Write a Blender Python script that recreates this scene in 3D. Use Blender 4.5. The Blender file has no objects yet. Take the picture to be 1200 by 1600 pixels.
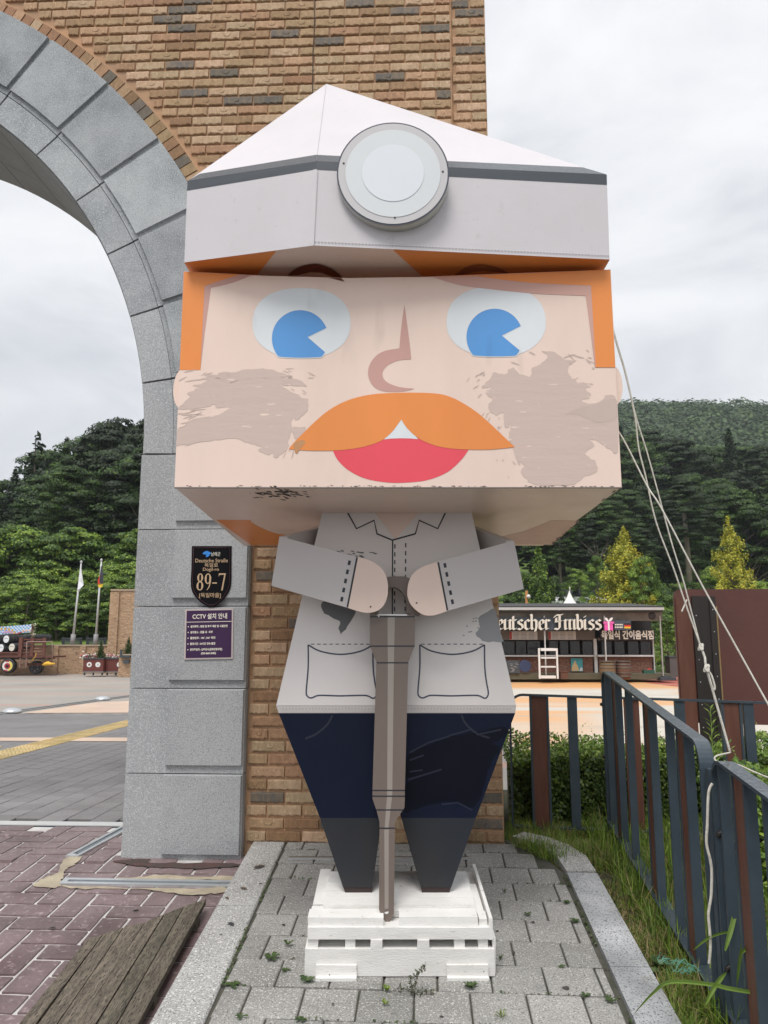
import bpy, bmesh, math, random
import numpy as np
from mathutils import Vector, Matrix, noise
from mathutils.geometry import tessellate_polygon

scene = bpy.context.scene
COL = scene.collection
R = math.radians
random.seed(7)

# ------------------------------------------------------------------ camera, sky, sun, exposure
CAM_H, PITCH, YAW, FPX = 1.12, R(9.2), R(2.6), 1200.0
cam_data = bpy.data.cameras.new('camera')
cam_data.sensor_fit = 'VERTICAL'
cam_data.sensor_height = 32.0
cam_data.lens = 24.0
cam_data.clip_start = 0.05
cam_data.clip_end = 3000.0
cam = bpy.data.objects.new('camera', cam_data)
COL.objects.link(cam)
cam.location = (0, 0, CAM_H)
cam.rotation_euler = (R(90) + PITCH, 0, YAW)
scene.camera = cam

SUN_EL, SUN_AZ = R(60), R(192)      # azimuth clockwise from +Y: high, behind the camera
world = bpy.data.worlds.new('World')
scene.world = world
world.use_nodes = True
wn = world.node_tree
wn.nodes.clear()
def wnode(t, **k):
    n = wn.nodes.new(t)
    for a, b in k.items():
        setattr(n, a, b)
    return n
w_out = wnode('ShaderNodeOutputWorld')
w_bg = wnode('ShaderNodeBackground')
w_sky = wnode('ShaderNodeTexSky', sky_type='NISHITA', sun_disc=False)
w_sky.sun_elevation = SUN_EL
w_sky.sun_rotation = SUN_AZ
w_sky.air_density = 1.0
w_sky.dust_density = 3.0
w_tc = wnode('ShaderNodeTexCoord')
w_map = wnode('ShaderNodeMapping')
w_map.inputs['Scale'].default_value = (1.6, 1.6, 4.2)
w_map.inputs['Rotation'].default_value = (0.25, 0.1, 0.4)
w_n1 = wnode('ShaderNodeTexNoise')
w_n1.inputs['Scale'].default_value = 1.5
w_n1.inputs['Detail'].default_value = 7
w_n1.inputs['Roughness'].default_value = 0.55
w_n1.inputs['Distortion'].default_value = 0.6
w_r = wnode('ShaderNodeValToRGB')
w_r.color_ramp.interpolation = 'B_SPLINE'
e = w_r.color_ramp.elements
e[0].position, e[0].color = 0.32, (0.405, 0.42, 0.45, 1)
e[1].position, e[1].color = 0.64, (0.63, 0.634, 0.642, 1)
m = e.new(0.46); m.color = (0.53, 0.538, 0.553, 1)
w_mix = wnode('ShaderNodeMix', data_type='RGBA')
w_mix.inputs['Factor'].default_value = 0.93      # cloud cover over the clear sky
wl = wn.links.new
wl(w_tc.outputs['Generated'], w_map.inputs['Vector'])
wl(w_map.outputs[0], w_n1.inputs['Vector'])
wl(w_n1.outputs['Fac'], w_r.inputs['Fac'])
wl(w_sky.outputs[0], w_mix.inputs[6])
w_gain = wnode('ShaderNodeVectorMath', operation='SCALE')
w_gain.inputs['Scale'].default_value = 10.0      # cloud brightness, on the same scale as the sky texture
wl(w_r.outputs[0], w_gain.inputs[0])
wl(w_gain.outputs[0], w_mix.inputs[7])
wl(w_mix.outputs[2], w_bg.inputs['Color'])
w_bg.inputs['Strength'].default_value = 0.1
wl(w_bg.outputs[0], w_out.inputs['Surface'])

sun_data = bpy.data.lights.new('sun', 'SUN')
sun_data.energy = 1.5
sun_data.angle = R(26)
sun_data.color = (1.0, 0.965, 0.93)
sun = bpy.data.objects.new('sun', sun_data)
COL.objects.link(sun)
_d = Vector((math.sin(SUN_AZ) * math.cos(SUN_EL), math.cos(SUN_AZ) * math.cos(SUN_EL), math.sin(SUN_EL)))
sun.rotation_euler = _d.to_track_quat('Z', 'Y').to_euler()
sun.location = (0, -4, 8)

vs = scene.view_settings
vs.view_transform = 'Standard'
vs.look = 'None'
vs.gamma = 1.0
vs.use_curve_mapping = False
vs.exposure = 0.76
scene.cycles.max_bounces = 6
scene.cycles.use_denoising = True

# ------------------------------------------------------------------ helpers: rays, points, frames
WALL = 4.441                     # brick face of the gate (world Y)
SLOPE = 0.08                     # the apron rises this much per metre towards the gate
ROT = Matrix.Rotation(YAW, 4, 'Z')

def _ray(px, py, yaw):
    x, y = (px - 600) / FPX, (800 - py) / FPX
    f = Vector((-math.sin(yaw) * math.cos(PITCH), math.cos(yaw) * math.cos(PITCH), math.sin(PITCH)))
    r = Vector((math.cos(yaw), math.sin(yaw), 0))
    return f + r * x + r.cross(f) * y
EYE = Vector((0, 0, CAM_H))
def wY(px, py, Y):
    d = _ray(px, py, YAW); return EYE + d * (Y / d.y)
def wP(px, py, p, n):
    d = _ray(px, py, YAW); n = Vector(n); return EYE + d * ((Vector(p) - EYE).dot(n) / d.dot(n))
def qY(px, py, Y):               # the same in the frame turned with the statue (world = ROT @ q)
    d = _ray(px, py, 0); return EYE + d * (Y / d.y)
def qP(px, py, p, n):
    d = _ray(px, py, 0); n = Vector(n); return EYE + d * ((Vector(p) - EYE).dot(n) / d.dot(n))
def qZ(px, py, z):
    return qP(px, py, (0, 0, z), (0, 0, 1))
def W(q):
    return ROT @ Vector(q)
def plat(px, py):
    return wP(px, py, (0, WALL, 0), (0, -SLOPE, 1))
def low(px, py):
    return wP(px, py, (0, 4.34, -0.08), (0, -SLOPE, 1))
def z_plat(y):
    return SLOPE * (y - WALL)
def z_low(y):
    y = max(y, 1.2)
    if y <= 4.4: return -0.08 + SLOPE * (y - 4.34)
    if y <= 5.4: return -0.0752
    if y <= 28: return -0.0752 - 0.375 * (y - 5.4) / 22.6
    return -0.4502
def far(px, py):
    return wP(px, py, (0, 5.4, -0.0752), (0, 0.375 / 22.6, 1))
Z_PLAZA = -0.4502

# ------------------------------------------------------------------ helpers: objects
INV = {}
def tag(o, label=None, cat=None, group=None, kind=None):
    if label: o['label'] = label
    if cat: o['category'] = cat
    if group: o['group'] = group
    if kind: o['kind'] = kind
    return o
def thing(name, loc, label, cat, rz=0.0, group=None):
    o = bpy.data.objects.new(name, None)
    o.empty_display_size = 0.1
    COL.objects.link(o)
    o.location = loc
    o.rotation_euler = (0, 0, rz)
    INV[o.name] = (Matrix.Translation(Vector(loc)) @ Matrix.Rotation(rz, 4, 'Z')).inverted()
    return tag(o, label, cat, group)
def add(name, data, parent=None, loc=None):
    o = bpy.data.objects.new(name, data)
    COL.objects.link(o)
    if parent is not None: o.parent = parent
    if loc is not None: o.location = loc
    return o
def root_of(p):
    while p is not None and p.name not in INV: p = p.parent
    return INV[p.name] if p is not None else Matrix.Identity(4)
class MB:
    """collects shapes in world coordinates, links them as one mesh object"""
    def __init__(s): s.v, s.f, s.m, s.s = [], [], [], []
    def face(s, pts, mi=0, smooth=False):
        b = len(s.v); s.v += [Vector(p) for p in pts]; s.f.append(list(range(b, b + len(pts)))); s.m.append(mi); s.s.append(smooth)
    def hexa(s, p, mi=0):        # 8 points: bottom 4 ccw, top 4 ccw
        b = len(s.v); s.v += [Vector(x) for x in p]
        for q in ((3, 2, 1, 0), (4, 5, 6, 7), (0, 1, 5, 4), (1, 2, 6, 5), (2, 3, 7, 6), (3, 0, 4, 7)):
            s.f.append([b + i for i in q]); s.m.append(mi); s.s.append(False)
    def box(s, lo, hi, mi=0, M=None):
        (x0, y0, z0), (x1, y1, z1) = lo, hi
        p = [(x0, y0, z0), (x1, y0, z0), (x1, y1, z0), (x0, y1, z0), (x0, y0, z1), (x1, y0, z1), (x1, y1, z1), (x0, y1, z1)]
        s.hexa([(M @ Vector(q)) if M else q for q in p], mi)
    def prism(s, pts, off, mi=0, smooth=False):     # closed outline extruded by off
        pts = [Vector(p) for p in pts]; off = Vector(off); n = len(pts)
        b = len(s.v); s.v += pts + [p + off for p in pts]
        nrm = Vector((0, 0, 0))
        for i in range(n): nrm += pts[i].cross(pts[(i + 1) % n])
        flip = nrm.dot(off) > 0
        for t in tessellate_polygon([pts]):
            a, b2, c = t
            tn = (pts[b2] - pts[a]).cross(pts[c] - pts[a])
            if tn.dot(off) > 0: t = (a, c, b2)
            s.f.append([b + i for i in t]); s.m.append(mi); s.s.append(False)
            s.f.append([b + n + i for i in reversed(t)]); s.m.append(mi); s.s.append(False)
        for i in range(n):
            j = (i + 1) % n
            q = [b + i, b + j, b + n + j, b + n + i]
            s.f.append(q[::-1] if not flip else q); s.m.append(mi); s.s.append(smooth)
    def poly(s, pts, toward=None, mi=0):             # flat filled outline facing the eye
        pts = [Vector(p) for p in pts]; b = len(s.v); s.v += pts
        for t in tessellate_polygon([pts]):
            a, b2, c = t
            tn = (pts[b2] - pts[a]).cross(pts[c] - pts[a])
            if tn.dot(EYE - pts[a] if toward is None else Vector(toward)) < 0: t = (a, c, b2)
            s.f.append([b + i for i in t]); s.m.append(mi); s.s.append(False)
    def tube(s, pts, r, n=8, mi=0, cap=True):
        pts = [Vector(p) for p in pts]; k = len(pts); b = len(s.v)
        rs = r if isinstance(r, (list, tuple)) else [r] * k
        up = None
        for i, p in enumerate(pts):
            d = (pts[min(i + 1, k - 1)] - pts[max(i - 1, 0)]).normalized()
            if up is None: up = Vector((0, 0, 1)) if abs(d.z) < 0.9 else Vector((1, 0, 0))
            x = d.cross(up).normalized(); y = x.cross(d).normalized(); up = y
            for j in range(n):
                a = 2 * math.pi * j / n
                s.v.append(p + (x * math.cos(a) + y * math.sin(a)) * rs[i])
        for i in range(k - 1):
            for j in range(n):
                j2 = (j + 1) % n
                s.f.append([b + i * n + j, b + i * n + j2, b + (i + 1) * n + j2, b + (i + 1) * n + j]); s.m.append(mi); s.s.append(True)
        if cap:
            s.f.append([b + j for j in range(n)][::-1]); s.m.append(mi); s.s.append(False)
            s.f.append([b + (k - 1) * n + j for j in range(n)]); s.m.append(mi); s.s.append(False)
    def lathe(s, prof, c, ax=(0, 0, 1), n=20, mi=0):  # prof [(r, h)]
        ax = Vector(ax).normalized(); c = Vector(c)
        t = Vector((1, 0, 0)) if abs(ax.x) < 0.9 else Vector((0, 1, 0))
        x = ax.cross(t).normalized(); y = ax.cross(x)
        b = len(s.v); k = len(prof)
        for r, h in prof:
            for j in range(n):
                a = 2 * math.pi * j / n
                s.v.append(c + ax * h + (x * math.cos(a) + y * math.sin(a)) * r)
        for i in range(k - 1):
            for j in range(n):
                j2 = (j + 1) % n
                s.f.append([b + i * n + j, b + i * n + j2, b + (i + 1) * n + j2, b + (i + 1) * n + j]); s.m.append(mi); s.s.append(True)
        s.f.append([b + j for j in range(n)][::-1]); s.m.append(mi); s.s.append(False)
        s.f.append([b + (k - 1) * n + j for j in range(n)]); s.m.append(mi); s.s.append(False)
    def mesh(s, name, mats, inv=None, fix=False):
        me = bpy.data.meshes.new(name)
        vs_ = [(inv @ p) if inv is not None else p for p in s.v]
        me.from_pydata([tuple(p) for p in vs_], [], s.f)
        for mt in (mats if isinstance(mats, (list, tuple)) else [mats]): me.materials.append(mt)
        me.polygons.foreach_set('material_index', s.m)
        me.polygons.foreach_set('use_smooth', s.s)
        if fix:
            bm = bmesh.new(); bm.from_mesh(me)
            bmesh.ops.remove_doubles(bm, verts=bm.verts, dist=1e-5)
            bmesh.ops.recalc_face_normals(bm, faces=bm.faces)
            bm.to_mesh(me); bm.free()
        me.update()
        return me
    def build(s, name, mats, parent=None, fix=False):
        return add(name, s.mesh(name, mats, root_of(parent) if parent is not None else None, fix), parent)
def spl(pts, n=6, closed=False):                      # Catmull-Rom through pixel points
    out = []; k = len(pts)
    rng = range(k) if closed else range(k - 1)
    g = (lambda i: pts[i % k]) if closed else (lambda i: pts[max(0, min(k - 1, i))])
    for i in rng:
        p0, p1, p2, p3 = g(i - 1), g(i), g(i + 1), g(i + 2)
        for t in range(n):
            u = t / n
            out.append(tuple(0.5 * (2 * p1[c] + (p2[c] - p0[c]) * u + (2 * p0[c] - 5 * p1[c] + 4 * p2[c] - p3[c]) * u * u
                       + (3 * p1[c] - p0[c] - 3 * p2[c] + p3[c]) * u ** 3) for c in range(2)))
    if not closed: out.append(tuple(pts[-1]))
    return out
def leaves(name, cen, nor, size, mats, mi=None, aspect=0.55, fold=0.0, seed=0):
    """numpy cloud of rhombic leaves"""
    rg = np.random.default_rng(seed)
    cen = np.asarray(cen, float); nor = np.asarray(nor, float); n = len(cen)
    nor /= np.linalg.norm(nor, axis=1)[:, None] + 1e-9
    t = rg.normal(size=(n, 3)); t -= nor * (t * nor).sum(1)[:, None]; t /= np.linalg.norm(t, axis=1)[:, None] + 1e-9
    b = np.cross(nor, t)
    s = np.asarray(size, float).reshape(-1, 1) * np.ones((n, 1))
    v = np.empty((n, 4, 3))
    v[:, 0] = cen - t * s * 0.5
    v[:, 1] = cen + b * s * 0.5 * aspect + nor * s * fold
    v[:, 2] = cen + t * s * 0.5
    v[:, 3] = cen - b * s * 0.5 * aspect + nor * s * fold
    me = bpy.data.meshes.new(name)
    me.vertices.add(n * 4); me.loops.add(n * 4); me.polygons.add(n)
    me.vertices.foreach_set('co', v.reshape(-1))
    me.loops.foreach_set('vertex_index', np.arange(n * 4, dtype=np.int32))
    me.polygons.foreach_set('loop_start', np.arange(0, n * 4, 4, dtype=np.int32))
    for mt in (mats if isinstance(mats, (list, tuple)) else [mats]): me.materials.append(mt)
    if mi is not None: me.polygons.foreach_set('material_index', np.asarray(mi, dtype=np.int32))
    me.update(calc_edges=True)
    return me

# ------------------------------------------------------------------ helpers: materials
def mat(name, col, rough=0.6, var=0.0, vscale=4.0, col2=None, spot=None, bump=0.0, bscale=60.0, metal=0.0, spec=0.5, island=0.0, stretch=None, objvar=0.0, trans=0.0, detail=4.0, coat=0.0):
    """procedural material in world coordinates: base colour, blotches to col2, speckle spot=(colour, scale, threshold, softness), fine bump"""
    M = bpy.data.materials.new(name); M.use_nodes = True
    nt = M.node_tree; N = nt.nodes; L = nt.links.new
    bs = N['Principled BSDF']
    bs.inputs['Roughness'].default_value = rough
    bs.inputs['Metallic'].default_value = metal
    bs.inputs['Specular IOR Level'].default_value = spec
    if coat: bs.inputs['Coat Weight'].default_value = coat; bs.inputs['Coat Roughness'].default_value = 0.12
    geo = N.new('ShaderNodeNewGeometry')
    vec = geo.outputs['Position']
    if stretch:
        mp = N.new('ShaderNodeMapping'); mp.inputs['Scale'].default_value = stretch; L(vec, mp.inputs[0]); vec = mp.outputs[0]
    rgb = N.new('ShaderNodeRGB'); rgb.outputs[0].default_value = (*col, 1); c = rgb.outputs[0]
    def mix(a, bcol, fac):
        mx = N.new('ShaderNodeMix'); mx.data_type = 'RGBA'
        L(a, mx.inputs[6])
        if isinstance(bcol, tuple): mx.inputs[7].default_value = (*bcol, 1)
        else: L(bcol, mx.inputs[7])
        L(fac, mx.inputs[0]); return mx.outputs[2]
    def ramp(f, lo, hi):
        r = N.new('ShaderNodeMapRange'); r.inputs[1].default_value = lo; r.inputs[2].default_value = hi; L(f, r.inputs[0]); return r.outputs[0]
    def noise_(scale, det=4.0, rough_=0.6):
        t = N.new('ShaderNodeTexNoise'); t.inputs['Scale'].default_value = scale; t.inputs['Detail'].default_value = det; t.inputs['Roughness'].default_value = rough_
        L(vec, t.inputs['Vector']); return t.outputs['Fac']
    if col2: c = mix(c, col2, ramp(noise_(vscale, detail), 0.38, 0.68))
    if spot:
        for sc, ss, lo, hi in (spot if isinstance(spot, list) else [spot]):
            c = mix(c, sc, ramp(noise_(ss, 2.0, 0.5), lo, hi))
    def hsv(a, fac, amt):
        h = N.new('ShaderNodeHueSaturation'); L(a, h.inputs['Color'])
        r = N.new('ShaderNodeMapRange'); r.inputs[3].default_value = 1 - amt; r.inputs[4].default_value = 1 + amt; L(fac, r.inputs[0]); L(r.outputs[0], h.inputs['Value'])
        r2 = N.new('ShaderNodeMapRange'); r2.inputs[3].default_value = 0.5 + amt * 0.06; r2.inputs[4].default_value = 0.5 - amt * 0.06; L(fac, r2.inputs[0]); L(r2.outputs[0], h.inputs['Hue'])
        return h.outputs[0]
    if island: c = hsv(c, geo.outputs['Random Per Island'], island)
    if objvar:
        oi = N.new('ShaderNodeObjectInfo'); c = hsv(c, oi.outputs['Random'], objvar)
    if var:
        nf = noise_(vscale * 2.3, 5.0)
        c = hsv(c, nf, var)
    L(c, bs.inputs['Base Color'])
    if bump:
        bn = N.new('ShaderNodeBump'); bn.inputs['Strength'].default_value = 1.0; bn.inputs['Distance'].default_value = bump
        L(noise_(bscale, 3.0), bn.inputs['Height']); L(bn.outputs[0], bs.inputs['Normal'])
    if rough < 0.6 and var:
        rr = N.new('ShaderNodeMapRange'); rr.inputs[3].default_value = rough * 0.8; rr.inputs[4].default_value = min(1, rough * 1.35)
        L(noise_(9.0, 5.0), rr.inputs[0]); L(rr.outputs[0], bs.inputs['Roughness'])
    if trans:
        tb = N.new('ShaderNodeBsdfTranslucent'); L(c, tb.inputs['Color'])
        ms = N.new('ShaderNodeMixShader'); ms.inputs[0].default_value = trans
        L(bs.outputs[0], ms.inputs[1]); L(tb.outputs[0], ms.inputs[2]); L(ms.outputs[0], N['Material Output'].inputs['Surface'])
    return M

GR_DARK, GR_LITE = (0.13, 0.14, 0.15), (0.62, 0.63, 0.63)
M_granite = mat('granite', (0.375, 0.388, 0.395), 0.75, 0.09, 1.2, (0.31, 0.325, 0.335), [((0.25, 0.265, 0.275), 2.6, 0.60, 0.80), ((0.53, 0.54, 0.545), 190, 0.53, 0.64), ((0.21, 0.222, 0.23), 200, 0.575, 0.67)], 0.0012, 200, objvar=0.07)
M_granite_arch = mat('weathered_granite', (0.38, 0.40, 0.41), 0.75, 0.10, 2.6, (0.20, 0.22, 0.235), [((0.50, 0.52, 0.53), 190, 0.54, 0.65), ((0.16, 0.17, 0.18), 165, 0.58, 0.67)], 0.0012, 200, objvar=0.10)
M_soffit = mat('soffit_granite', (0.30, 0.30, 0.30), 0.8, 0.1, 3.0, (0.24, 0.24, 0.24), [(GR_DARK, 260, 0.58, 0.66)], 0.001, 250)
M_mortar = mat('orange_mortar', (0.53, 0.32, 0.185), 0.95, 0.12, 2.0, (0.40, 0.26, 0.165), None, 0.004, 140)
BR = [('tan_brick', (0.45, 0.30, 0.175), (0.35, 0.225, 0.125)), ('brown_brick', (0.38, 0.235, 0.13), (0.29, 0.175, 0.097)), ('buff_brick', (0.50, 0.36, 0.23), (0.40, 0.27, 0.16)),
      ('charcoal_brick', (0.135, 0.122, 0.108), (0.22, 0.17, 0.115)), ('rust_brick', (0.32, 0.18, 0.095), (0.26, 0.15, 0.085))]
M_brick = [mat(n, a, 0.85, 0.18, 26.0, b, [(tuple(c * 0.55 for c in b), 1.1, 0.56, 0.80), (tuple(c * 1.25 for c in a), 60, 0.60, 0.72)], 0.004, 90, objvar=0.14, island=0.14, stretch=(1.6, 1.6, 0.7)) for n, a, b in BR]
M_paver = mat('grey_paver', (0.34, 0.335, 0.315), 0.9, 0.16, 1.3, (0.20, 0.195, 0.18), [((0.52, 0.51, 0.48), 150, 0.56, 0.65), ((0.15, 0.15, 0.145), 170, 0.565, 0.64)], 0.002, 150, objvar=0.13)
M_kerb = mat('kerb_granite', (0.40, 0.40, 0.385), 0.85, 0.10, 2.0, (0.30, 0.295, 0.28), [((0.66, 0.655, 0.63), 130, 0.55, 0.63), ((0.16, 0.16, 0.155), 150, 0.575, 0.64)], 0.0016, 230, objvar=0.05)
M_kerb_wet = mat('patchy_kerb_granite', (0.30, 0.31, 0.315), 0.55, 0.12, 3.0, (0.56, 0.575, 0.59), [((0.12, 0.125, 0.13), 150, 0.56, 0.62)], 0.001, 200)
M_joint = mat('sandy_joint', (0.10, 0.095, 0.08), 1.0, 0.2, 8.0, (0.06, 0.065, 0.045), None, 0.004, 120)
M_red = mat('red_stamped_block', (0.245, 0.182, 0.182), 0.42, 0.28, 1.1, (0.095, 0.054, 0.056), [((0.33, 0.255, 0.26), 40, 0.58, 0.75)], 0.006, 45, objvar=0.12)
M_grout = mat('pale_grout', (0.66, 0.65, 0.63), 0.95, 0.10, 6.0, (0.48, 0.45, 0.44), None, 0.003, 120)
M_plaza_block = mat('slate_paving_block', (0.215, 0.205, 0.205), 0.85, 0.12, 1.3, (0.165, 0.155, 0.155), [((0.33, 0.32, 0.32), 160, 0.60, 0.70)], 0.001, 200, objvar=0.10)
M_plaza_joint = mat('dark_joint', (0.07, 0.068, 0.066), 1.0)
M_beige = mat('beige_paving', (0.60, 0.46, 0.36), 0.85, 0.08, 1.0, (0.52, 0.40, 0.31))
M_yellow = mat('yellow_tactile', (0.60, 0.46, 0.22), 0.75, 0.14, 3.0, (0.47, 0.37, 0.20), objvar=0.1)
M_patch = mat('sand_mortar', (0.46, 0.40, 0.29), 0.95, 0.2, 8.0, (0.33, 0.28, 0.21), None, 0.006, 90)
M_steel = mat('brushed_steel', (0.60, 0.62, 0.63), 0.35, 0.1, 6.0, metal=0.7)
M_slot = mat('slot_dark', (0.05, 0.06, 0.07), 0.5)  # plain dark tone for slots, fittings, benches and wheels
M_wood = mat('weathered_plank', (0.12, 0.10, 0.075), 0.9, 0.45, 3.0, (0.23, 0.195, 0.145), [((0.035, 0.03, 0.025), 22, 0.53, 0.62), ((0.30, 0.26, 0.19), 30, 0.62, 0.70)], 0.006, 40, stretch=(14, 1.0, 14), objvar=0.16)
M_soil = mat('verge_soil', (0.065, 0.055, 0.032), 1.0, 0.25, 6.0, (0.04, 0.055, 0.02), None, 0.01, 60)

VN = dict(rough=0.38, bump=0.0007, bscale=16, spec=0.45)
def vin(name, col, rough=0.38, col2=None, vs_=2.0):
    c2 = col2 or tuple(c * 0.93 for c in col)
    return mat(name, col, rough, 0.035, vs_, c2, [(tuple(c * 0.86 for c in col), 7.0, 0.66, 0.80)], 0.0012, 14.0, spec=0.45, stretch=(1.6, 1.6, 0.5))
M_skin = vin('skin_vinyl', (0.865, 0.68, 0.585), 0.34)
M_orange = vin('orange_vinyl', (0.86, 0.29, 0.07), 0.36)
M_pink = vin('shadow_pink_vinyl', (0.60, 0.345, 0.295), 0.36)
M_eye = vin('eye_white_vinyl', (0.77, 0.81, 0.835), 0.34)
M_blue = vin('blue_vinyl', (0.105, 0.335, 0.72), 0.36)
M_rim = vin('white_vinyl', (0.80, 0.80, 0.79), 0.36)
M_mouth = vin('red_vinyl', (0.86, 0.085, 0.12), 0.34)
M_brow = vin('brow_brown_vinyl', (0.16, 0.035, 0.018), 0.36)
M_smudge = mat('soot_taupe_vinyl', (0.625, 0.49, 0.43), 0.36, 0.04, 5.0, None, [((0.865, 0.68, 0.585), 9.0, 0.73, 0.74), ((0.80, 0.63, 0.545), 30, 0.70, 0.71)], 0.0009, 14.0, spec=0.45, stretch=(0.55, 1, 2.6))
M_hat = mat('hat_white_panel', (0.64, 0.61, 0.63), 0.45, 0.03, 2.0, (0.60, 0.575, 0.59), [((0.56, 0.535, 0.545), 30, 0.66, 0.8)], 0.0006, 20)
M_band = mat('hat_band_slate', (0.062, 0.074, 0.088), 0.42, 0.05, 4.0)
M_band_top = mat('wet_band_slate', (0.062, 0.074, 0.088), 0.16, 0.2, 60.0, None, None, 0.002, 170, spec=0.9)
M_lamp_ring = mat('lamp_ring_grey', (0.56, 0.545, 0.55), 0.4, 0.02, 3.0)
M_lamp_side = mat('lamp_side_cream', (0.58, 0.57, 0.54), 0.35, 0.06, 6.0)
M_lamp_pale = mat('lamp_pale_blue', (0.68, 0.71, 0.725), 0.36, 0.02, 3.0)
M_lamp_core = mat('lamp_core_blue', (0.735, 0.77, 0.81), 0.36, 0.02, 3.0)
M_ink = mat('printed_ink', (0.022, 0.025, 0.035), 0.45)
M_ink_blue = mat('printed_navy_line', (0.055, 0.062, 0.10), 0.45)
M_thread = mat('printed_grey_stitch', (0.47, 0.46, 0.47), 0.5)
M_jacket = mat('jacket_grey_panel', (0.80, 0.755, 0.735), 0.40, 0.04, 2.0, (0.75, 0.705, 0.685), None, 0.0008, 16)
M_sleeve = mat('sleeve_grey_panel', (0.59, 0.55, 0.54), 0.42, 0.04, 2.0, None, None, 0.0008, 16)
M_soot = mat('soot_grey_print', (0.145, 0.145, 0.155), 0.45, 0.05, 4.0)
M_soot_pale = mat('soot_pale_print', (0.33, 0.33, 0.345), 0.45, 0.05, 4.0)
M_navy = mat('navy_panel', (0.006, 0.010, 0.027), 0.32, 0.1, 3.0, None, None, 0.0006, 14, spec=0.22)
M_navy_dark = mat('dark_navy_print', (0.003, 0.0042, 0.011), 0.30, 0.1, 3.0, None, None, 0.0006, 14, spec=0.22)
M_slate = mat('slate_panel', (0.024, 0.028, 0.036), 0.36, 0.08, 3.0, (0.032, 0.032, 0.034), None, 0.0006, 14, spec=0.3)
M_shoe = mat('shoe_brown', (0.035, 0.020, 0.018), 0.5, 0.1, 6.0)
M_drill = mat('drill_brown_panel', (0.165, 0.130, 0.110), 0.42, 0.06, 4.0)
M_drill_lite = mat('drill_stripe', (0.30, 0.265, 0.235), 0.42, 0.05, 4.0)
M_inside = mat('raw_board_brown', (0.10, 0.06, 0.04), 0.7, 0.2, 6.0)
M_white_wood = mat('white_painted_wood', (0.80, 0.79, 0.765), 0.6, 0.07, 5.0, (0.71, 0.70, 0.67), [((0.55, 0.53, 0.49), 34, 0.66, 0.78)], 0.0016, 70, stretch=(1.0, 1.0, 4.0), objvar=0.05)
M_screw = mat('dark_screw', (0.05, 0.045, 0.04), 0.5)
M_fence = mat('fence_slate_steel', (0.040, 0.058, 0.074), 0.45, 0.16, 5.0, (0.052, 0.072, 0.090), None, 0.0008, 60, spec=0.3)
M_fence_top = mat('wet_rail_steel', (0.045, 0.064, 0.08), 0.14, 0.25, 18.0, (0.06, 0.08, 0.098), None, 0.0016, 60, spec=0.9)
M_slat = mat('brown_slat', (0.105, 0.036, 0.020), 0.55, 0.2, 8.0, (0.13, 0.052, 0.033), None, 0.001, 50, stretch=(4, 4, 0.6))
M_board = mat('brown_board', (0.115, 0.042, 0.033), 0.45, 0.10, 2.0, (0.10, 0.036, 0.029), None, 0.001, 30)
M_black_steel = mat('black_channel', (0.022, 0.017, 0.015), 0.4, 0.15, 5.0)
M_rope = mat('white_rope', (0.66, 0.63, 0.56), 0.85, 0.2, 60.0, (0.50, 0.47, 0.41), None, 0.003, 300)
M_plaque = mat('plaque_black', (0.004, 0.0035, 0.005), 0.35, spec=0.12)
M_plaque_line = mat('plaque_maroon', (0.10, 0.03, 0.04), 0.4)
M_gold = mat('plaque_tan', (0.55, 0.39, 0.24), 0.45)
M_logo = mat('logo_blue', (0.03, 0.25, 0.75), 0.45)
M_purple = mat('notice_purple', (0.052, 0.022, 0.072), 0.4, spec=0.25)
M_notice_frame = mat('notice_frame', (0.58, 0.50, 0.48), 0.35, metal=0.3)
M_cream = mat('cream_print', (0.80, 0.76, 0.66), 0.5)

# ------------------------------------------------------------------ terrain
def hill_z(x, y):
    """land surface away from the apron"""
    z = z_low(y) - 0.10
    if y < 7.5: z -= 0.12
    t = max(0.0, y - 34.0)
    s = 0.0 if x < -12 else min(1.0, (x + 12) / 20)
    right = 0.155 * t if t < 50 else 7.75 + 0.27 * (t - 50) if t < 150 else 34.75 + 0.45 * (t - 150)
    left = 1.2 * min(1.0, t / 1.5) + 0.115 * t if t < 45 else 6.4 + 0.20 * (t - 45) if t < 110 else 19.4 + 0.05 * (t - 110)
    ridge = 92 + 7 * math.sin(x * 0.021 + 0.9) + 3.5 * math.sin(x * 0.067)
    right = min(right, ridge - 0.002 * max(0, y - 330) ** 1.2)
    h = left * (1 - s) + right * s
    if t > 30: h += 2.2 * noise.noise(Vector((x * 0.03, y * 0.03, 3.0)))
    return z + h
xs = sorted(set([-600, -420, -300, -220, -160, -120] + list(np.linspace(-96, 140, 60)) + [170, 210, 260, 330, 450, 640] + [-3, -2, -1, 0, 1, 2, 3]))
ys = sorted(set([-60, -30, -12, -4, 0, 2, 3, 4, 4.45, 5.4, 6, 8, 12, 18, 24, 28, 31, 33.4, 34, 35.5, 38, 41, 45] + list(np.linspace(50, 420, 62)) + [520, 700]))
b = MB()
for y in ys:
    for x in xs: b.v.append(Vector((x, y, hill_z(x, y))))
nx = len(xs)
for j in range(len(ys) - 1):
    for i in range(nx - 1):
        b.f.append([j * nx + i, j * nx + i + 1, (j + 1) * nx + i + 1, (j + 1) * nx + i]); b.m.append(0); b.s.append(True)
M_land = mat('grassy_land', (0.12, 0.19, 0.035), 1.0, 0.25, 0.35, (0.16, 0.24, 0.05), [((0.07, 0.12, 0.022), 1.7, 0.5, 0.7)], 0.03, 6)
tag(b.build('terrain', M_land), kind='structure')
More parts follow.
